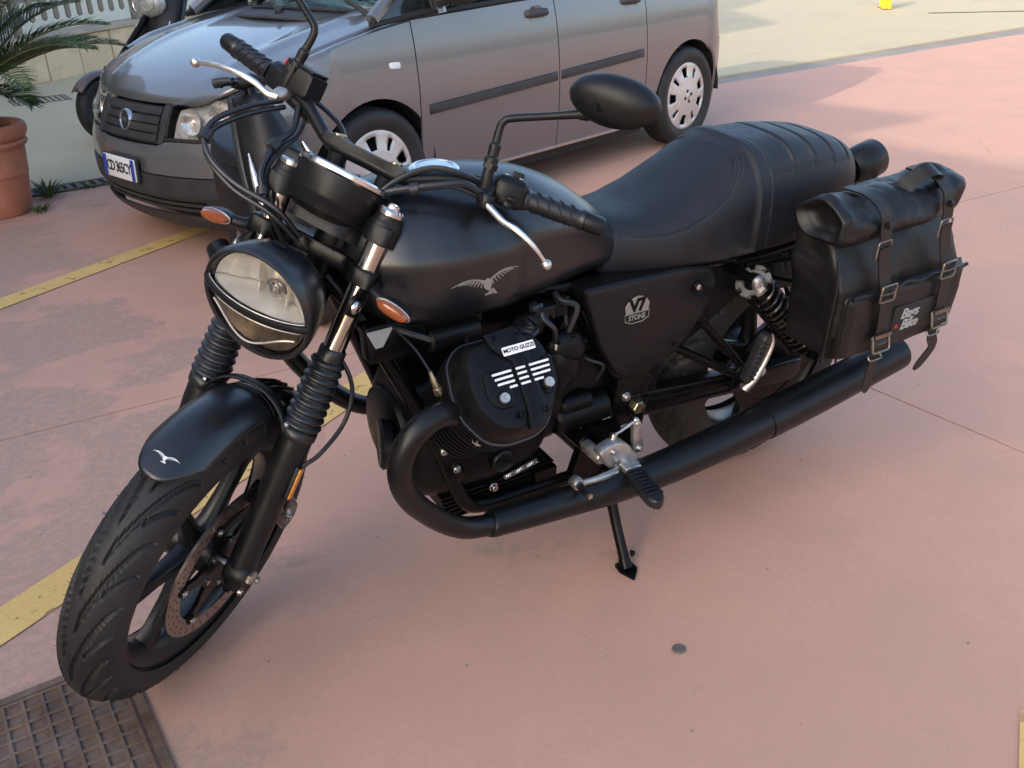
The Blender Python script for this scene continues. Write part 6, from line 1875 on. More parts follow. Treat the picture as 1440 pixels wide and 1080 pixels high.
for sy in (1, -1):
    f_ = mx(sy)
    bm = MB(); bm.prism(rounded([(0.43, 0.34), (0.53, 0.33), (0.545, 0.40), (0.535, 0.47), (0.46, 0.48), (0.42, 0.42)], 0.015), (0, 0.118, 0), (1, 0, 0), (0, 0, 1), (0, 0.016, 0), ch=0.004); bm.xf(f_); pv = bm.build('pivot_plate', 'frame_black', bike)
    bm = MB(); bm.lathe([(0.0165, 0), (0.0165, 0.012), (0.0145, 0.014), (0, 0.014)], (0.478, 0.135, 0.378), (0, 1, 0), 6); bm.xf(f_); bm.build('pivot_bolt', 'gold_bolt', pv)
    bm = MB(); bm.bolt((0.512, 0.135, 0.413), (0, 1, 0), 0.0085, 0.010); bm.xf(f_); bm.build('bolt', 'bolt_steel', pv)
    # swing arm
    bm = MB(); rings = []
    for x, z, w_, h_ in ((0.50, 0.382, 0.022, 0.030), (0.44, 0.372, 0.022, 0.034), (0.25, 0.350, 0.020, 0.030), (0.08, 0.330, 0.020, 0.028), (-0.03, 0.321, 0.020, 0.030), (-0.06, 0.321, 0.014, 0.022)):
        rings.append([V3((x, 0.115 + q[0], z + q[1])) for q in rounded([(-w_, -h_), (w_, -h_), (w_, h_), (-w_, h_)], 0.009)])
    bm.loft(rings); bm.xf(f_); sa_ = bm.build('swing_arm', 'frame_black', bike)
    bm = MB(); bm.tube([(0.46, 0.1365, 0.386), (0.25, 0.1365, 0.362), (0.10, 0.1365, 0.345)], 0.0022, 5); bm.tube([(0.46, 0.1365, 0.352), (0.25, 0.1365, 0.334), (0.10, 0.1365, 0.318)], 0.0022, 5); bm.xf(f_); bm.build('swing_arm_rib', 'frame_black', sa_)
    # passenger peg bracket: two struts and a plate
    for a_, b_ in (((0.385, 0.118, 0.500), (0.165, 0.145, 0.362)), ((0.318, 0.118, 0.560), (0.150, 0.148, 0.375))):
        bm = MB(); bm.tube([a_, b_], 0.0105, 12); bm.xf(f_); bm.build('peg_strut', 'frame_black', bike)
    bm = MB(); bm.prism(rounded([(0.205, 0.338), (0.115, 0.338), (0.105, 0.40), (0.135, 0.43), (0.19, 0.395)], 0.012), (0, 0.142, 0), (1, 0, 0), (0, 0, 1), (0, 0.012, 0), ch=0.003); bm.xf(f_); pp = bm.build('peg_plate', 'frame_black', bike)
    bm = MB(); bm.lathe([(0.0135, 0), (0.0135, 0.006), (0.011, 0.012), (0.006, 0.015), (0.005, 0.012), (0, 0.012)], (0.118, 0.154, 0.374), (0, 1, 0), 18); bm.xf(f_); bm.build('bolt', 'bolt_steel', pp)
    bm = MB(); bm.lathe([(0.008, 0), (0.008, 0.012), (0, 0.013)], (0.193, 0.175, 0.366), (0, 1, 0), 14); bm.xf(f_); bm.build('peg_pin', 'bolt_steel', pp)
    # folded passenger peg
    pd = V3((-0.05, 0.0, 0.138)); pd.normalize(); ps = V3((pd.z, 0, -pd.x)); p0 = V3((0.195, 0.185, 0.382))
    bm = MB(); bm.prism(rounded([(-0.014, 0.0), (0.016, 0.0), (0.018, 0.105), (0.010, 0.128), (-0.006, 0.128), (-0.014, 0.115)], 0.008), p0 + V3((0, -0.010, 0)), ps * -1, pd, (0, 0.024, 0), ch=0.004); bm.xf(f_); pg = bm.build('passenger_peg', 'black_rubber', bike)
    for k in range(8):
        bm = MB(); bm.box(p0 + pd * (0.014 + 0.0125 * k) + V3((0, 0.0165, 0)) + ps * 0.006, (0.020, 0.006, 0.006), Matrix.Rotation(-0.35, 3, 'Y')); bm.xf(f_); bm.build('peg_ridge', 'black_rubber', pg, bev=0.0015)
    bm = MB(); bm.tube([p0 + ps * -0.004 + pd * -0.018 + V3((0, 0.004, 0)), p0 + ps * -0.012 + pd * 0.012 + V3((0, 0.012, 0)), p0 + ps * -0.020 + pd * 0.06 + V3((0, 0.013, 0)), p0 + ps * -0.019 + pd * 0.105 + V3((0, 0.013, 0)), p0 + ps * -0.006 + pd * 0.128 + V3((0, 0.010, 0))], [0.011, 0.0085, 0.0065, 0.005, 0.0035], 12, 5); bm.xf(f_); bm.build('peg_arm', 'cast_aluminium', pg)
    # shock absorber
    s_t = V3((0.222, 0.172, 0.648)); s_b = V3((-0.022, 0.172, 0.400)); sd = (s_b - s_t); SL = sd.length; sdn = sd.normalized()
    bm = MB(); bm.lathe([(0.016, 0.0), (0.022, 0.012), (0.022, 0.12), (0.009, 0.125), (0.009, SL - 0.07), (0.020, SL - 0.065), (0.022, SL - 0.03), (0.014, SL - 0.004)], s_t, sdn, 24); sh_ = bm.build('shock_absorber', 'frame_black', bike, mx(sy))
    a_, b_, c_ = frame(sdn); bm = MB(); pts = []
    turns = 11; h0, h1 = 0.040, SL - 0.058
    for k in range(turns * 18 + 1):
        t = k / (turns * 18); tt_ = t * turns * 2 * pi
        rr = 0.0325
        hh_ = h0 + (h1 - h0) * (t + 0.02 * sin(pi * t * 2))
        pts.append(s_t + sdn * hh_ + (a_ * cos(tt_) + b_ * sin(tt_)) * rr)
    bm.tube(pts, 0.0050, 8); bm.xf(f_); bm.build('spring', 'gloss_black', sh_)
    bm = MB(); prof = [(0.022, 0.0), (0.038, 0.0), (0.038, 0.011), (0.022, 0.011)]
    bm.lathe(prof, s_t + sdn * 0.024, sdn, 24)
    bm.lathe([(0.022, 0), (0.037, 0.0), (0.038, 0.009), (0.022, 0.009)], s_t + sdn * (SL - 0.058), sdn, 24); bm.xf(f_); bm.build('spring_seat', 'frame_black', sh_)
    bm = MB()
    for k in range(6):
        t0 = 2 * pi * k / 6
        bm.lathe([(0.030, 0), (0.040, 0), (0.040, 0.010), (0.030, 0.010), (0.030, 0)], s_t + sdn * 0.010, sdn, 4, a0=t0, a1=t0 + 0.62, caps=False)
    bm.lathe([(0.024, 0.004), (0.032, 0.004), (0.032, 0.012), (0.024, 0.012)], s_t + sdn * 0.010, sdn, 24)
    bm.xf(f_); bm.build('preload_ring', 'cast_aluminium', sh_)
    bm = MB(); bm.lathe([(0.0175, 0), (0.0175, 0.004), (0.0155, 0.010), (0.009, 0.0135), (0.005, 0.0135), (0.0045, 0.009), (0, 0.009)], s_t + V3((0, 0.022, 0)), (0, 1, 0), 24); bm.xf(f_); bm.build('shock_bolt', 'cast_aluminium', sh_)
    bm = MB(); bm.cyl(s_t + V3((0, -0.07, 0)), s_t + V3((0, 0.024, 0)), 0.012, 14); bm.xf(f_); bm.build('shock_mount', 'frame_black', sh_); bm = MB(); bm.cyl(s_b + V3((0, -0.06, 0)), s_b + V3((0, 0.022, 0)), 0.016, 16); bm.xf(f_); bm.build('shock_mount', 'frame_black', sh_)
    # bag support / plate triangles behind the shock
    bm = MB(); bm.tube([(0.20, 0.13, 0.66), (0.05, 0.165, 0.665), (-0.12, 0.17, 0.67)], 0.007, 10, 4); bm.tube([(0.19, 0.13, 0.645), (0.06, 0.16, 0.60), (-0.03, 0.165, 0.585)], 0.0055, 10, 4); bm.xf(f_); bm.build('bag_support', 'frame_black', bike)
    # rear disc side / drive
bm = MB(); bm.lathe([(0.10, -0.002), (0.13, -0.002), (0.13, 0.003), (0.10, 0.003), (0.10, -0.002)], (0, 0.088, 0.321), (0, 1, 0), 48, caps=False); bm.lathe([(0.03, -0.003), (0.10, -0.003), (0.10, 0.001), (0.03, 0.001)], (0, 0.088, 0.321), (0, 1, 0), 36); bm.build('rear_brake_disc', 'frame_black', bike)
bm = MB(); bm.lathe([(0.05, -0.13), (0.075, -0.125), (0.085, -0.08), (0.07, -0.07)], (0, 0, 0.321), (0, 1, 0), 32); bm.tube([(0.0, -0.115, 0.325), (0.25, -0.11, 0.352), (0.46, -0.08, 0.40)], 0.034, 16); bm.build('final_drive', 'engine_black', bike)
# horn ahead of the engine
bm = MB(); bm.lathe([(0.020, -0.03), (0.046, -0.018), (0.050, -0.008), (0.052, 0.0), (0.046, 0.006), (0.030, 0.002), (0.012, 0.006), (0, 0.006)], (1.068, 0.066, 0.437), (0.93, -0.30, 0.05), 32); bm.build('horn', 'black_plastic', bike)
bm = MB(); bm.prism(rounded([(-0.052, 0.0), (0.0, 0.0), (-0.028, -0.052)], 0.003), (1.055, 0.118, 0.722), (-1, 0, 0), (0, 0.1, 1), (0.0, 0.002, 0)); wl = bm.build('warning_sticker', 'grey_print', bike)
bm = MB(); bm.prism(rounded([(-0.06, -0.035), (0.06, -0.035), (0.06, 0.035), (-0.06, 0.035)], 0.01), (1.045, 0.085, 0.69), (1, 0, 0), (0, -0.2, 1), (0, 0.03, 0), ch=0.004); bm.build('regulator_cover', 'frame_black', bike)
# front engine-to-frame straps (plates with bolts) left and right
for sy in (1, -1):
    bm = MB(); bm.prism(rounded([(1.00, 0.475), (0.962, 0.475), (0.925, 0.365), (0.940, 0.350), (0.962, 0.362)], 0.008), (0, 0.1495 * sy, 0), (1, 0, 0), (0, 0, 1), (0, 0.006 * sy, 0), ch=0.0015); bm.build('engine_mount', 'frame_black', bike)
# cross tube under the engine, side-stand bracket
bm = MB(); bm.tube([(0.70, -0.13, 0.236), (0.70, 0.13, 0.236)], 0.014, 12); bm.tube([(0.56, -0.13, 0.238), (0.56, 0.15, 0.238)], 0.016, 12); bm.box((0.715, 0.125, 0.262), (0.055, 0.02, 0.05)); bm.build('cross_tube', 'frame_black', bike)
# ------------------------------------------------------------ left rider controls
bm = MB()
bm.prism(rounded([(0.652, 0.366), (0.630, 0.328), (0.595, 0.292), (0.570, 0.278), (0.540, 0.292), (0.536, 0.318), (0.550, 0.332), (0.570, 0.362), (0.598, 0.380), (0.624, 0.378)], 0.012), (0, 0.208, 0), (1, 0, 0), (0, 0, 1), (0, 0.026, 0), ch=0.006)
bm.lathe([(0.015, 0), (0.015, 0.055), (0.012, 0.059)], (0.637, 0.168, 0.345), (0, 1, 0), 22)
cb = bm.build('control_bracket', 'cast_aluminium', bike)
bm = MB(); bm.prism(rounded([(0.610, 0.314), (0.548, 0.322), (0.538, 0.300), (0.560, 0.286), (0.602, 0.292)], 0.010), (0, 0.2342, 0), (1, 0, 0), (0, 0, 1), (0, 0.008, 0), ch=0.002); bm.build('bracket_pad', 'aluminium', cb)
for p_, mt_ in (((0.600, 0.243, 0.304), 'gold_bolt'), ((0.553, 0.243, 0.310), 'bolt_steel'), ((0.577, 0.243, 0.296), 'bolt_steel')):
    bm = MB(); bm.bolt(p_, (0, 1, 0), 0.0075, 0.006); bm.build('bolt', mt_, cb)
bm = MB(); bm.bolt((0.614, 0.234, 0.360), (0, 1, 0), 0.006, 0.006); bm.build('bolt', 'bolt_steel', cb)
# foot peg
fp0 = V3((0.578, 0.240, 0.318)); fp1 = V3((0.596, 0.372, 0.309)); fd_ = (fp1 - fp0).normalized()
bm = MB(); bm.tube([fp0 - fd_ * 0.01, fp0 + fd_ * 0.03], 0.012, 14); bm.box(fp0 + fd_ * 0.012, (0.04, 0.03, 0.022)); bm.build('peg_clevis', 'cast_aluminium', cb, bev=0.003)
px_ = V3((1, 0, 0)); px_ = (px_ - fd_ * px_.dot(fd_)).normalized(); pz_ = px_.cross(fd_)
if pz_.z < 0: pz_ = -pz_
bm = MB(); rings = []
for h, w_ in ((0.022, 0.016), (0.028, 0.020), (0.10, 0.021), (0.122, 0.019), (0.132, 0.012), (0.136, 0.004)):
    rings.append([fp0 + fd_ * h + px_ * q[0] + pz_ * q[1] for q in rounded([(-w_, -0.013), (w_, -0.013), (w_, 0.010), (-w_, 0.010)], 0.007)])
bm.loft(rings); fpeg = bm.build('foot_peg', 'black_rubber', bike)
for k in range(8):
    bm = MB(); c0 = fp0 + fd_ * (0.034 + 0.0112 * k) + pz_ * 0.0105
    bm.loft([[c0 + px_ * x + pz_ * z + fd_ * q for x, z in ((-0.0205, -0.004), (0.0205, -0.004), (0.019, 0.003), (0.010, 0.0045), (-0.010, 0.0045), (-0.019, 0.003))] for q in (-0.0032, 0.0032)]); bm.build('peg_ridge', 'black_rubber', fpeg)
bm = MB(); bm.lathe([(0.004, 0), (0.004, 0.012), (0.0025, 0.014), (0.0025, 0.024), (0, 0.026)], fp0 + fd_ * 0.122 - pz_ * 0.012, -pz_ + fd_ * 0.2, 10); bm.build('feeler', 'bolt_steel', fpeg)
# gear lever
bm = MB(); bm.tube([(0.612, 0.245, 0.312), (0.645, 0.252, 0.320), (0.672, 0.256, 0.325), (0.700, 0.256, 0.328), (0.716, 0.258, 0.332)], [0.010, 0.0085, 0.0075, 0.0075, 0.009], 12, 5); bm.lathe([(0.013, -0.008), (0.014, -0.004), (0.014, 0.010), (0.012, 0.014)], (0.722, 0.252, 0.334), (0, 1, 0), 18); gl = bm.build('gear_lever', 'cast_aluminium', bike)
bm = MB(); bm.tube([(0.722, 0.262, 0.334), (0.724, 0.304, 0.334)], 0.0080, 14); bm.build('lever_rubber', 'black_rubber', gl)
bm = MB(); bm.lathe([(0.006, 0), (0.006, 0.004), (0, 0.005)], (0.7242, 0.304, 0.334), (0, 1, 0), 12); bm.build('lever_tip', 'bolt_steel', gl)
bm = MB(); bm.tube([(0.606, 0.214, 0.366), (0.598, 0.212, 0.388)], 0.008, 10); bm.tube([(0.598, 0.212, 0.386), (0.585, 0.212, 0.388), (0.560, 0.212, 0.398), (0.545, 0.212, 0.404)], [0.0035, 0.0035, 0.005, 0.0035], 10); bm.ell((0.543, 0.212, 0.405), 0.0085, 12, 8); bm.build('shift_rod', 'bolt_steel', gl)
bm = MB(); bm.prism(rounded([(0.552, 0.404), (0.538, 0.410), (0.530, 0.398), (0.514, 0.330), (0.522, 0.316), (0.540, 0.320), (0.545, 0.345)], 0.008), (0, 0.206, 0), (1, 0, 0), (0, 0, 1), (0, 0.012, 0), ch=0.003); sarm = bm.build('shift_arm', 'cast_aluminium', gl)
for p_ in ((0.541, 0.218, 0.398), (0.528, 0.218, 0.329)):
    bm = MB(); bm.bolt(p_, (0, 1, 0), 0.0062, 0.005); bm.build('bolt', 'bolt_steel', gl)
bm = MB(); bm.cyl((0.528, 0.10, 0.329), (0.528, 0.207, 0.329), 0.011, 14); bm.build('shift_shaft', 'frame_black', bike)
bm = MB(); bm.cyl((0.640, 0.10, 0.352), (0.640, 0.168, 0.352), 0.018, 16); bm.cyl((0.57, 0.10, 0.30), (0.57, 0.21, 0.30), 0.012, 14); bm.prism(rounded([(0.66, 0.24), (0.54, 0.24), (0.53, 0.36), (0.62, 0.37)], 0.01), (0, 0.128, 0), (1, 0, 0), (0, 0, 1), (0, 0.02, 0)); bm.build('control_mount', 'frame_black', bike)
# right foot peg, simple mirror
bm = MB(); bm.tube([(0.57, -0.14, 0.30), (0.575, -0.24, 0.298), (0.585, -0.36, 0.290)], [0.014, 0.014, 0.019], 14, 4); bm.build('foot_peg', 'black_rubber', bike)
# side stand
bm = MB(); bm.tube([(0.560, 0.142, 0.238), (0.560, 0.165, 0.200), (0.562, 0.205, 0.125), (0.566, 0.258, 0.042)], [0.017, 0.0135, 0.012, 0.0125], 14, 5); ss = bm.build('side_stand', 'frame_black', bike)
ft_ = V3((0.567, 0.266, 0.0335))
bm = MB(); bm.prism(rounded([(-0.022, -0.024), (0.016, -0.026), (0.022, 0.0), (0.012, 0.044), (-0.020, 0.014)], 0.005), ft_ + V3((0, 0, -0.0015)), V3((1, 0, 0)), V3((0, 0.9933, 0.1157)), V3((0, -0.1157, 0.9933)) * 0.006); bm.tube([(0.566, 0.250, 0.055), (0.567, 0.262, 0.036)], [0.0135, 0.016], 12); bm.build('stand_foot', 'frame_black', ss)
bm = MB(); bm.bolt((0.545, 0.250, 0.058), (-1, 0.2, 0), 0.006, 0.008); bm.build('bolt', 'frame_black', ss)
# ------------------------------------------------------------ tail
bm = MB(); rows = []
for j in range(15):
    v = -1 + 2 * j / 14
    rows.append([RA_ + V3(((0.365 + 0.05 * (1 - t)) * -sin(radians(-20 + 75 * t)), v * 0.085, (0.365 + 0.05 * (1 - t)) * cos(radians(-20 + 75 * t)) - 0.035 * abs(v) ** 2.4)) for t in [i / 20 for i in range(21)]])
bm.grid(rows); bm.build('rear_mudguard', 'matt_black', bike, solid=0.004, ang=60)
bm = MB(); bm.tube([(-0.13, 0, 0.75), (-0.19, 0, 0.757), (-0.235, 0, 0.758)], [0.078, 0.060, 0.036], 24, 4); bm.build('tail_fairing', 'satin_black', bike)
bm = MB(); bm.lathe([(0.016, -0.090), (0.036, -0.086), (0.046, -0.068), (0.048, -0.04), (0.047, 0.0), (0.044, 0.004)], (-0.335, 0, 0.785), (-0.97, 0, 0.22), 36); tl = bm.build('tail_light', 'matt_black', bike)
bm = MB(); bm.lathe([(0.044, 0.003), (0.037, 0.012), (0.022, 0.017), (0, 0.018)], (-0.335, 0, 0.785), (-0.97, 0, 0.22), 32, caps=False); bm.build('tail_lens', 'red_lens', tl)
bm = MB(); bm.tube([(-0.22, 0, 0.74), (-0.29, 0, 0.738), (-0.36, 0, 0.715), (-0.44, 0, 0.66)], [0.022, 0.018, 0.016, 0.012], 14, 4); bm.tube([(-0.335, -0.11, 0.728), (-0.335, 0.11, 0.728)], 0.008, 12); bm.build('plate_bracket', 'matt_black', bike)
bm = MB(); bm.prism(rect(0.165, 0.165, 0.008), (-0.475, 0, 0.60), (0, 1, 0), (0.25, 0, 0.97), (-0.004, 0, 0.001)); bm.build('number_plate', 'plate_white', bike)
for sy in (1, -1):
    bm = MB(); bm.ell((-0.345, 0.145 * sy, 0.730), (0.016, 0.036, 0.0145), 20, 12); si = bm.build('indicator', 'matt_black', bike)
    bm = MB(); bm.ell((-0.356, 0.145 * sy, 0.730), (0.012, 0.033, 0.0125), 20, 12); bm.build('indicator_lens', 'amber_lens', si)
# battery / under-seat tray so that nothing shows through
bm = MB(); bm.prism(rounded([(0.62, 0.69), (0.10, 0.69), (0.02, 0.66), (0.16, 0.56), (0.36, 0.44), (0.55, 0.44), (0.68, 0.58)], 0.02), (0, -0.088, 0), (1, 0, 0), (0, 0, 1), (0, 0.176, 0)); bm.build('airbox', 'black_plastic', bike)

# frame spine, ignition coils and covers under the tank
bm = MB(); bm.prism(rounded([(1.09, 0.80), (1.07, 0.66), (0.98, 0.60), (0.80, 0.585), (0.62, 0.585), (0.60, 0.70), (0.80, 0.72), (1.0, 0.75)], 0.015), (0, -0.075, 0), (1, 0, 0), (0, 0, 1), (0, 0.15, 0), ch=0.01); bm.build('frame_spine', 'frame_black', bike)
for sy in (1, -1):
    bm = MB(); bm.cyl((0.98, 0.100 * sy, 0.665), (0.87, 0.100 * sy, 0.665), 0.026, 18, 0.005); bm.box((0.925, 0.085 * sy, 0.685), (0.13, 0.03, 0.035)); bm.build('ignition_coil', 'black_plastic', bike)
    bm = MB(); bm.tube([(0.90, 0.11 * sy, 0.66), (0.93, 0.17 * sy, 0.675), (0.95, 0.215 * sy, 0.70)], 0.0045, 8, 6); bm.build('spark_lead', 'black_rubber', bike)
# ================================================================== leather saddlebag hung on the left side
BB = V3((-0.035, 0.28, 0.50))
LR = Matrix.Rotation(LEAN, 3, 'X')
bag = empty('saddlebag', LR @ BB, (LEAN, 0, 0), 'black leather roll-top saddlebag with two buckled straps hanging behind the seat', 'saddlebag')
def BG(v):
    return V3(v) - BB
def nz3(p, s, seed=0.0):
    return mnoise.noise((p[0] * s + seed, p[1] * s + seed * 1.7, p[2] * s))
def folds(p, seed, amp):
    """soft creases: ridged noise stretched along one direction"""
    q = (p[0] * 9 + seed, p[1] * 9, p[2] * 20 + p[0] * 7)
    return amp * (0.6 * mnoise.noise(q) + 0.4 * (0.5 - abs(mnoise.noise((q[0] * 2.1, q[1] * 2.1, q[2] * 1.7)))))
bm = MB(); rings = []
N = 46
for i in range(N + 1):
    t = i / N; z = 0.498 + 0.29 * t
    x0 = -0.238 - 0.006 * sin(pi * t) + 0.02 * t; x1 = 0.128 + 0.034 * t + 0.008 * sin(pi * t)
    y0 = 0.216; y1 = 0.352 + 0.012 * sin(pi * t) - 0.055 * max(0, t - 0.62) ** 1.3 / 0.38 ** 1.3
    k = 0.94 if t < 0.03 else 1.0
    base = rounded([(x0, y0), (x1, y0), (x1, y1), (x0, y1)], 0.018, 4)
    # resample evenly along the ring
    P = [V3((x, y, 0)) for x, y in base]; L = [0]
    for a, b_ in zip(P, P[1:] + P[:1]):
        L.append(L[-1] + (b_ - a).length)
    ring = []
    M_ = 120
    for j in range(M_):
        s = L[-1] * j / M_
        q = 0
        while L[q + 1] < s:
            q += 1
        f = (s - L[q]) / max(1e-9, L[q + 1] - L[q]); p = P[q].lerp(P[(q + 1) % len(P)], f); p.z = z
        c = V3(((x0 + x1) / 2, (y0 + y1) / 2, z)); n_ = (p - c); n_.z = 0; n_.normalize()
        front = p.x > x1 - 0.02
        d = folds(p, 3.0, 0.013 if front else 0.009) * (0.5 + 0.9 * t) + 0.010 * nz3(p, 7.0, 21) * (0.4 + t)
        if front:      # gusset sucked in towards the roll
            u = (p.y - y0) / (y1 - y0)
            d -= 0.030 * max(0, t - 0.45) * sin(pi * u)
        p = p + n_ * d
        p.z += 0.006 * nz3(p, 11, 5)
        ring.append((p - c) * (0.90 if i == 0 else (0.965 if i == 1 else 1)) + c)
    rings.append(ring)
bm.loft(rings); bm.build('body', 'bag_leather', bag, BG, ang=80)
# roll top
bm = MB(); rings = []
NX = 70
for i in range(NX + 1):
    t = i / NX; x = 0.174 - 0.392 * t
    e = min(1, min(t, 1 - t) / 0.05)
    sag = 0.016 * sin(pi * t) + 0.016 * nz3((x, 0, 0), 7, 1)
    cy, cz = 0.278 + 0.010 * nz3((x, 1, 0), 5, 2), 0.808 - sag + 0.018 * t
    ring = []
    for j in range(64):
        a = 2 * pi * j / 64
        r = 1 + 0.07 * cos(3 * a + x * 9) + 0.05 * cos(5 * a - x * 14)
        ry, rz = 0.072 * (0.86 + 0.14 * e), 0.050 * (0.80 + 0.20 * e)
        p = V3((x, cy + ry * r * cos(a), cz + rz * r * sin(a)))
        d = folds((p.x * 1.0, p.y * 1.4, p.z), 9.0, 0.009) + 0.002 * nz3(p, 55, 8)
        p += V3((0, cos(a), sin(a))) * d
        ring.append(p)
    rings.append(ring)
# recessed, crumpled ends
def shrink(ring, k, dx):
    c = sum(ring, V3((0, 0, 0))) / len(ring)
    return [c + (p - c) * k + V3((dx, 0, 0)) for p in ring]
rings = [shrink(rings[0], 0.15, -0.030), shrink(rings[0], 0.45, -0.034), shrink(rings[0], 0.72, -0.022), shrink(rings[0], 0.90, 0.0)] + rings + [shrink(rings[-1], 0.90, 0.0), shrink(rings[-1], 0.72, 0.018), shrink(rings[-1], 0.3, 0.028), shrink(rings[-1], 0.05, 0.03)]
bm.loft(rings); bm.build('roll_top', 'bag_leather', bag, BG, ang=80)
# front pocket
bm = MB(); rows = []
for i in range(41):
    t = i / 40; x = 0.145 - 0.385 * t
    row = []
    for j in range(23):
        u = j / 22; z = 0.512 + 0.158 * u
        e = (min(1, min(t, 1 - t) / 0.05) * min(1, min(u, 1 - u) / 0.10)) ** 0.5
        y = 0.352 + 0.030 * e + 0.004 * nz3((x, 0, z), 14, 4) * e + folds((x, 0.4, z), 17, 0.005) * e
        zz = z + (0.016 * (1 - u) * (0.5 - t) * 0 ) - 0.010 * sin(pi * t) * (1 if u < 0.1 else 0.2)
        xx = x + (0.010 * (u - 0.5) if t < 0.05 else (0.022 * (u - 0.55) * -1 if t > 0.95 else 0))
        row.append(V3((xx, y, zz)))
    rows.append(row)
bm.grid(rows); pk_ = bm.build('pocket', 'bag_leather', bag, BG, solid=0.004, ang=80)
bm = MB(); bm.tube([V3((0.14 - 0.375 * i / 24, 0.381 + 0.002 * sin(i), 0.667 + 0.003 * sin(i * 1.3))) for i in range(25)], 0.0045, 8); bm.tube([V3((0.143, 0.374, 0.665)), V3((0.143, 0.378, 0.59)), V3((0.140, 0.374, 0.515))], 0.003, 6, 4); bm.build('piping', 'bag_leather', pk_, BG)
bm = MB(); bm.tube([V3((0.158, 0.352, 0.51)), V3((0.166, 0.357, 0.60)), V3((0.168, 0.357, 0.69)), V3((0.164, 0.345, 0.745))], 0.0035, 8, 6); bm.build('piping', 'bag_leather', bag, BG)
# patch with lettering
bm = MB(); bm.prism(rounded([(0.012, -0.036), (-0.128, -0.036), (-0.128, 0.034), (0.012, 0.034)], 0.006), V3((-0.02, 0.3835, 0.580)), (1, 0, 0), (0, 0, 1), (0, 0.003, 0), ch=0.001); pt_ = bm.build('patch', 'bag_fabric', bag, BG)
for txt, dz, dx in (('Bags', 0.012, 0.0), ('Bike', -0.016, -0.006)):
    vs, fs = text_mesh(txt, 0.034, 0.0008, 0.0006, 0.95)
    bm = MB(); bm.add([V3((-0.062 + dx - (v.x + 0.22 * v.y), 0.3872 + v.z, 0.580 + dz + v.y)) for v in vs], fs); bm.build('lettering', 'grey_print', pt_, BG)
vs, fs = text_mesh('&', 0.015, 0.0008, 0.0003)
bm = MB(); bm.add([V3((-0.022 - v.x, 0.3872 + v.z, 0.566 + v.y)) for v in vs], fs); bm.build('lettering', 'red_lens', pt_, BG)
# straps
def strap(path, w, th, name, parent=bag, wob=0.0, mt='strap_leather'):
    P = catmull(path, 8)
    n = len(P); rings = []
    for i, p in enumerate(P):
        t = (P[min(i + 1, n - 1)] - P[max(i - 1, 0)]).normalized()
        s_ = V3((1, 0, 0)); s_ = (s_ - t * s_.dot(t)).normalized(); nn = t.cross(s_).normalized()
        ww = w * (1 if i < n - 3 else (0.92, 0.7, 0.3)[i - n + 3])
        rings.append([p + s_ * ww * a + nn * th * b_ for a, b_ in ((-1, -1), (-0.85, 1), (0.85, 1), (1, -1))])
    bm = MB(); bm.loft(rings); return bm.build(name, mt, parent, BG, ang=50)
def buckle(c, w, h, r, name='buckle', tilt=0.0, n_=V3((0, 1, 0)), prong=True):
    up = V3((0.0, 0, 1)); up = (up - n_ * up.dot(n_)).normalized(); rt_ = up.cross(n_).normalized() * -1
    pts = [c + rt_ * q[0] + up * q[1] for q in rounded([(-w, -h), (w, -h), (w, h), (-w, h)], 0.006, 4)]
    bm = MB(); bm.tube(pts + [pts[0], pts[1]], r, 8, caps=False); o = bm.build(name, 'buckle_metal', bag, BG)
    if prong:
        bm = MB(); bm.tube([c - rt_ * (w + 0.003), c + n_ * 0.003, c + rt_ * (w - 0.002)], 0.0016, 6); bm.build('prong', 'buckle_metal', o, BG)
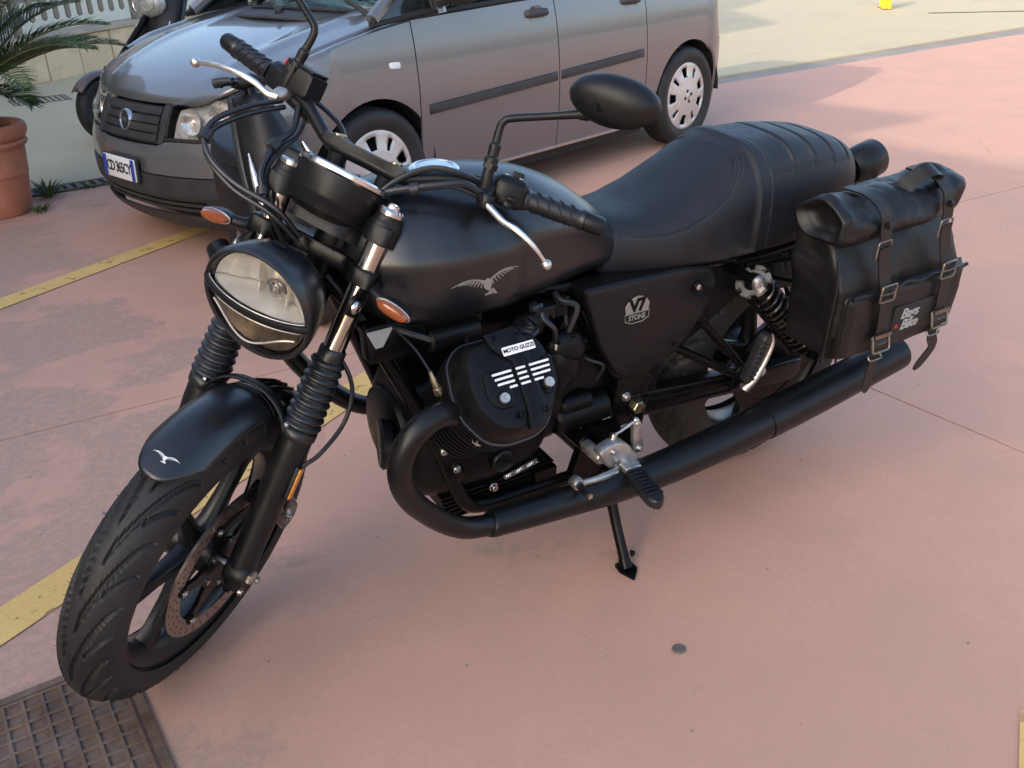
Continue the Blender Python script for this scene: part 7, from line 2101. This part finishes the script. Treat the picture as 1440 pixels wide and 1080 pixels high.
for (xt, xb, dz) in ((0.070, 0.034, 0.0), (-0.122, -0.158, 0.012)):
    xm = lambda z: xb + (xt - xb) * (z - 0.55) / 0.28
    strap([(xt + 0.012, 0.262, 0.862 + dz), (xt + 0.006, 0.318, 0.862 + dz), (xt, 0.356, 0.838 + dz), (xm(0.80), 0.366, 0.800 + dz), (xm(0.775), 0.368, 0.772 + dz)], 0.0165, 0.0022, 'upper_strap')
    bm = MB(); bm.lathe([(0.0075, 0), (0.0075, 0.002), (0.005, 0.004), (0, 0.0045)], (xm(0.805), 0.3695, 0.812 + dz), (0, 0.95, 0.3), 14); bm.build('rivet', 'frame_black', bag, BG)
    buckle(V3((xm(0.765), 0.369, 0.757 + dz)), 0.0195, 0.020, 0.0022, 'ring', prong=False)
    strap([(xm(0.765), 0.371, 0.765 + dz), (xm(0.75), 0.372, 0.742 + dz), (xm(0.70), 0.379, 0.700 + dz), (xm(0.66), 0.391, 0.660 + dz), (xm(0.60), 0.393, 0.600 + dz), (xm(0.55), 0.392, 0.548 + dz)], 0.0165, 0.0022, 'lower_strap')
    buckle(V3((xm(0.672), 0.397, 0.668 + dz)), 0.0225, 0.0185, 0.0026)
    bm = MB(); bm.prism(rect(0.040, 0.012, 0.003), V3((xm(0.672), 0.395, 0.650 + dz)), (1, 0, 0), (0, 0, 1), (0, 0.004, 0), ch=0.001); bm.build('keeper', 'strap_leather', bag, BG)
    # wrapped lower buckle and hanging strap end
    zc = 0.545 + dz
    bm = MB(); rows = []
    for j in range(13):
        a = -0.6 + 2.9 * j / 12
        rows.append([V3((xm(0.55) + 0.021 * s_, 0.386 + 0.016 * cos(a), zc + 0.018 * sin(a) - 0.006)) for s_ in (-1, -0.5, 0, 0.5, 1)])
    bm.grid(rows); bm.build('buckle_loop', 'strap_leather', bag, BG, solid=0.003)
    buckle(V3((xm(0.545), 0.398, zc)), 0.026, 0.019, 0.0030, n_=V3((0.0, 0.96, 0.28)))
    bm = MB(); bm.prism(rounded([(-0.026, -0.004), (0.026, -0.004), (0.026, 0.006), (-0.026, 0.006)], 0.003), V3((xm(0.55), 0.398, zc + 0.018)), (1, 0, 0), (0, 0, 1), (0, 0.0035, 0)); bm.build('buckle_bar', 'buckle_metal', bag, BG)
    buckle(V3((xm(0.53) + 0.002, 0.392, zc - 0.038)), 0.0195, 0.006, 0.0022, 'ring', n_=V3((0, 0.7, 0.7)), prong=False)
    strap([(xm(0.53), 0.388, zc - 0.025), (xm(0.52) + 0.002, 0.390, zc - 0.050), (xm(0.50) + 0.004 - 0.016 * (dz > 0), 0.388, zc - 0.085), (xm(0.47) + 0.004 - 0.036 * (dz > 0) * -0.8, 0.386, zc - 0.135)], 0.0145, 0.0018, 'strap_end')
# carrying handle
bm = MB(); P = catmull([(-0.010, 0.292, 0.846), (-0.040, 0.302, 0.850), (-0.062, 0.310, 0.868), (-0.092, 0.318, 0.886), (-0.118, 0.320, 0.884), (-0.134, 0.314, 0.866), (-0.150, 0.306, 0.858)], 8); rings = []
for i, p in enumerate(P):
    t = (P[min(i + 1, len(P) - 1)] - P[max(i - 1, 0)]).normalized(); s_ = V3((0, 0.9, -0.42)); s_ = (s_ - t * s_.dot(t)).normalized(); nn = t.cross(s_)
    rings.append([p + s_ * 0.019 * a + nn * 0.0022 * b_ for a, b_ in ((-1, -1), (-0.9, 1), (0.9, 1), (1, -1))])
bm.loft(rings); bm.build('handle', 'strap_leather', bag, BG, ang=50)
# ================================================================== two scooters in the background
mat('scooter_black', (0.007, 0.007, 0.0085), 0.40, var=0.15, dust=0.02, spec=0.3)
mat('scooter_grey', (0.030, 0.031, 0.034), 0.42, var=0.15, bmp=0.15, bscale=700)
mat('scooter_brown', (0.075, 0.055, 0.047), 0.35, var=0.15, coat=0.4)
def scooter(loc, rz, label, wb, wr, top, width, body_mt, big_lamp, lean=0.06, seat_h=0.70, apron_x=0.0, tail=1.0, bw=1.0, taper=0.0):
    e = empty('scooter', (*loc, 0), (lean, 0, rz), label, 'scooter', 'scooters parked around the grey car')
    fx, rx = wb / 2, -wb / 2
    for x in (fx, rx):
        c = V3((x, 0, wr))
        bm = MB(); w = 0.055
        bm.lathe([(wr * 0.62, -w * 0.7), (wr * 0.72, -w * 0.9), (wr * 0.86, -w), (wr * 0.96, -w * 0.72), (wr, -w * 0.25), (wr - 0.004, 0.0), (wr, w * 0.25), (wr * 0.96, w * 0.72), (wr * 0.86, w), (wr * 0.72, w * 0.9), (wr * 0.62, w * 0.7)], c, (0, 1, 0), 44, caps=False); wo = bm.build('wheel', 'tyre_rubber', e)
        bm = MB(); bm.lathe([(wr * 0.63, -w * 0.7), (wr * 0.55, -0.02), (wr * 0.55, 0.02), (wr * 0.63, w * 0.7)], c, (0, 1, 0), 40, caps=False)
        for k in range(5):
            t = 2 * pi * k / 5; bm.tube([c, c + V3((sin(t), 0, cos(t))) * wr * 0.57], [0.028, 0.018], 8)
        bm.cyl(c + V3((0, -0.05, 0)), c + V3((0, 0.05, 0)), 0.035, 18); bm.build('rim', 'cast_aluminium', wo)
    ax_ = V3((-0.42, 0, 0.9)).normalized(); hp = V3((fx, 0, wr))
    for sy in (-1, 1):
        bm = MB(); bm.tube([hp + V3((0, sy * 0.085, 0)), hp + V3((0, sy * 0.085, 0)) + ax_ * 0.30], [0.022, 0.02], 14); bm.build('fork_leg', 'frame_black', e)
    bm = MB(); rows = []
    for j in range(13):
        v = -1 + j / 6
        rows.append([hp + V3(((wr + 0.035 - 0.03 * abs(v) ** 2.2) * sin(radians(-70 + 125 * t)) * (1 + 0.12 * max(0, t - 0.6)), v * 0.075 * (1 - 0.25 * max(0, t - 0.5)), (wr + 0.035 - 0.03 * abs(v) ** 2.2) * cos(radians(-70 + 125 * t)))) for t in [i / 20 for i in range(21)]])
    bm.grid(rows); bm.build('front_mudguard', body_mt, e, solid=0.004, ang=60)
    # apron: tall curved shield, nose forward
    bm = MB(); rows = []
    z0, z1 = wr + 0.14, top - 0.06
    for i in range(25):
        t = i / 24; z = z0 + (z1 - z0) * t
        wdt = width * (0.44 + 0.56 * sin(pi * (0.18 + 0.60 * t))) * (1 - taper * t * t)
        xb_ = fx - 0.06 - 0.26 * t + apron_x + 0.05 * sin(pi * t)
        rows.append([V3((xb_ + 0.10 * (1 - abs(u) ** 2.2) - 0.03, wdt * u, z + 0.02 * (1 - u * u))) for u in [-1 + j / 12 for j in range(25)]])
    bm.grid(rows); ap_ = bm.build('apron', 'scooter_black', e, solid=0.012, ang=60)
    bm = MB(); r2 = [[p + V3((-0.055 - 0.05 * sin(pi * (i / 24)) * (1 - (j / 12 - 1) ** 2), 0, -0.005)) for j, p in enumerate(r)] for i, r in enumerate(rows)]
    bm.grid(r2); bm.build('leg_shield', 'scooter_grey', e, solid=0.01, ang=60)
    bm = MB()
    for sg in (-1, 1):
        j = 2 if sg < 0 else 22
        pts = [rows[i][j] + V3((0.014, sg * 0.006, 0)) for i in range(6, 17)]
        b2 = MB(); b2.tube(pts, [0.004 + 0.012 * sin(pi * k / 10) for k in range(11)], 10); b2.build('position_lamp', 'clear_glass', ap_)
        b3 = MB(); b3.tube([p - V3((0.006, 0, 0)) for p in pts], [0.003 + 0.010 * sin(pi * k / 10) for k in range(11)], 8); b3.build('lamp_backing', 'reflector_chrome', ap_)
    b2 = MB(); b2.bolt(rows[9][15] + V3((0.012, 0, 0)), (1, 0.2, 0.2), 0.009, 0.006); b2.build('screw', 'frame_black', ap_)
    # footboard, body, seat
    bm = MB(); bm.prism(rounded([(fx - 0.22, wr + 0.02), (fx - 0.22, wr + 0.09), (rx + 0.28, wr + 0.09), (rx + 0.28, wr + 0.0)], 0.02), (0, -width * 0.72, 0), (1, 0, 0), (0, 0, 1), (0, width * 1.44, 0), ch=0.01); bm.build('footboard', 'scooter_grey', e)
    bm = MB(); rings = []
    for t in [i / 14 for i in range(15)]:
        x = rx + 0.34 - (0.46 + 0.20 * tail) * t
        w_ = width * (0.62 + 0.25 * sin(pi * t) - 0.30 * t ** 3)
        zb, zt = wr + 0.04 + 0.26 * t ** 1.3, seat_h - 0.05 + 0.03 * t
        rings.append([V3((x, q[0], q[1])) for q in rounded([(-w_, zb + 0.05), (-w_ * 0.6, zb), (w_ * 0.6, zb), (w_, zb + 0.05), (w_ * 0.86, zt), (-w_ * 0.86, zt)], 0.03)])
    bm.loft(rings); bm.build('rear_body', body_mt, e)
    bm = MB(); rings = []
    for t in [i / 16 for i in range(17)]:
        x = rx + 0.36 - (0.48 + 0.20 * tail) * t
        w_ = width * (0.50 + 0.28 * sin(pi * min(1, t * 1.1)) - 0.22 * t ** 4); zt = seat_h + 0.045 * t - 0.03 * (1 - t) ** 4
        rings.append([V3((x, q[0], q[1])) for q in rounded([(-w_, seat_h - 0.06), (w_, seat_h - 0.06), (w_ * 0.9, zt), (-w_ * 0.9, zt)], 0.028)])
    bm.loft(rings); bm.build('seat', 'seat_vinyl', e)
    bm = MB(); bm.ell((rx - 0.10 - 0.20 * tail, 0, seat_h - 0.10), (0.03, width * 0.45, 0.035), 16, 10); bm.build('tail_lamp', 'red_lens', e)
    # steering: cowl, bar, grips, levers
    hb = hp + ax_ * ((top - wr) / ax_.z) + V3((apron_x, 0, 0))
    bm = MB(); rings = []
    for y, h_, d_ in ((-0.20, 0.018, 0.02), (-0.14, 0.030, 0.035), (-0.06, 0.045, 0.055), (0.06, 0.045, 0.055), (0.14, 0.030, 0.035), (0.20, 0.018, 0.02)):
        rings.append([hb + V3((d_ * cos(a) * (0.6 + 0.4 * bw), y * bw, h_ * sin(a) * (0.5 + 0.5 * bw) - 0.01)) for a in [2 * pi * k / 20 for k in range(20)]])
    bm.loft(rings); bm.build('handlebar_cowl', 'scooter_black', e, ang=60)
    bm = MB(); bm.tube([hp + ax_ * 0.28, hb], 0.024, 14); bm.build('steering_column', 'frame_black', e)
    for sy in (-1, 1):
        bm = MB(); bm.tube([hb + V3((0, sy * 0.17 * bw, 0)), hb + V3((-0.03, sy * 0.24 * bw, 0.0)), hb + V3((-0.06, sy * 0.33 * bw, -0.005))], [0.014, 0.017, 0.018], 14, 4); g_o = bm.build('grip', 'black_rubber', e)
        bm = MB(); bm.tube([hb + V3((0.035, sy * 0.17 * bw, 0.0)), hb + V3((0.045, sy * 0.24 * bw, 0.004)), hb + V3((0.005, sy * 0.33 * bw, -0.006))], [0.008, 0.0075, 0.006], 10, 5); bm.ell(hb + V3((0.005, sy * 0.33 * bw, -0.006)), 0.009, 10, 8); bm.build('brake_lever', 'frame_black', e)
        if big_lamp:
            bm = MB(); bm.tube([hb + V3((0.0, sy * 0.15, 0.02)), hb + V3((0.02, sy * 0.19, 0.14)), hb + V3((0.02, sy * 0.25, 0.20))], 0.007, 10, 5); bm.ell(hb + V3((0.02, sy * 0.28, 0.215)), (0.02, 0.06, 0.04), 16, 10); bm.build('mirror', 'frame_black', e)
    if big_lamp:
        lc = V3((rows[20][12].x + 0.03, 0, top - 0.12))
        bm = MB(); bm.ell(lc, (0.10, 0.155, 0.11), 30, 18); lo = bm.build('headlamp', 'clear_glass', e)
        for sy in (-1, 1):
            bm = MB(); bm.lathe([(0.062, 0.03), (0.058, 0.03), (0.035, 0.0), (0.012, -0.012), (0, -0.013)], lc + V3((0.012, sy * 0.062, 0.01)), (1, sy * 0.25, 0.1), 24, caps=False); bm.ell(lc + V3((0.03, sy * 0.062, 0.012)), 0.018, 12, 8); bm.build('reflector', 'reflector_chrome', lo)
        bm = MB(); bm.ell(lc + V3((-0.03, 0, -0.005)), (0.085, 0.158, 0.112), 24, 14); bm.build('lamp_bowl', 'lamp_housing', lo)
        bm = MB(); rws = []
        for i in range(9):
            t = i / 8; rws.append([hb + V3((0.07 - 0.14 * t - 0.06 * u * u, u * (0.19 - 0.05 * t), 0.02 + 0.30 * t)) for u in [-1 + k / 6 for k in range(13)]])
        bm.grid(rws); bm.build('windscreen', 'clear_glass', e, solid=0.004)
    bm = MB(); bm.tube([(rx + 0.25, -width * 0.8, wr * 0.9), (rx + 0.05, -width * 0.95, wr * 1.02), (rx - 0.20 * tail, -width * 0.95, wr * 1.25)], [0.03, 0.055, 0.05], 18, 5); bm.build('silencer', 'exhaust_black', e)
    bm = MB(); bm.tube([(0.0, 0.10, wr + 0.02), (0.02, 0.19, 0.012), (0.05, 0.20, 0.012)], 0.011, 10, 3); bm.build('side_stand', 'frame_black', e)
    bm = MB(); bm.tube([V3((rows[18][6].x - 0.06, rows[18][6].y, rows[18][6].z)), V3((rows[18][6].x - 0.11, rows[18][6].y, rows[18][6].z - 0.01)), V3((rows[18][6].x - 0.12, rows[18][6].y, rows[18][6].z + 0.025))], 0.006, 8, 4); bm.build('bag_hook', 'frame_black', e)
    return e
scooter((0.60, -1.88), radians(95), 'small black scooter with dark leg shield between the motorcycle handlebars and the car', 0.56, 0.16, 0.87, 0.155, 'scooter_black', False, 0.05, 0.62, apron_x=0.05, tail=0.1, bw=0.30, taper=0.5)
scooter((-0.08, -6.12), radians(24), 'scooter with big clear headlamp and windscreen parked beyond the grey car bonnet', 1.30, 0.235, 1.02, 0.23, 'scooter_brown', True, 0.05, 0.78, apron_x=-0.36)
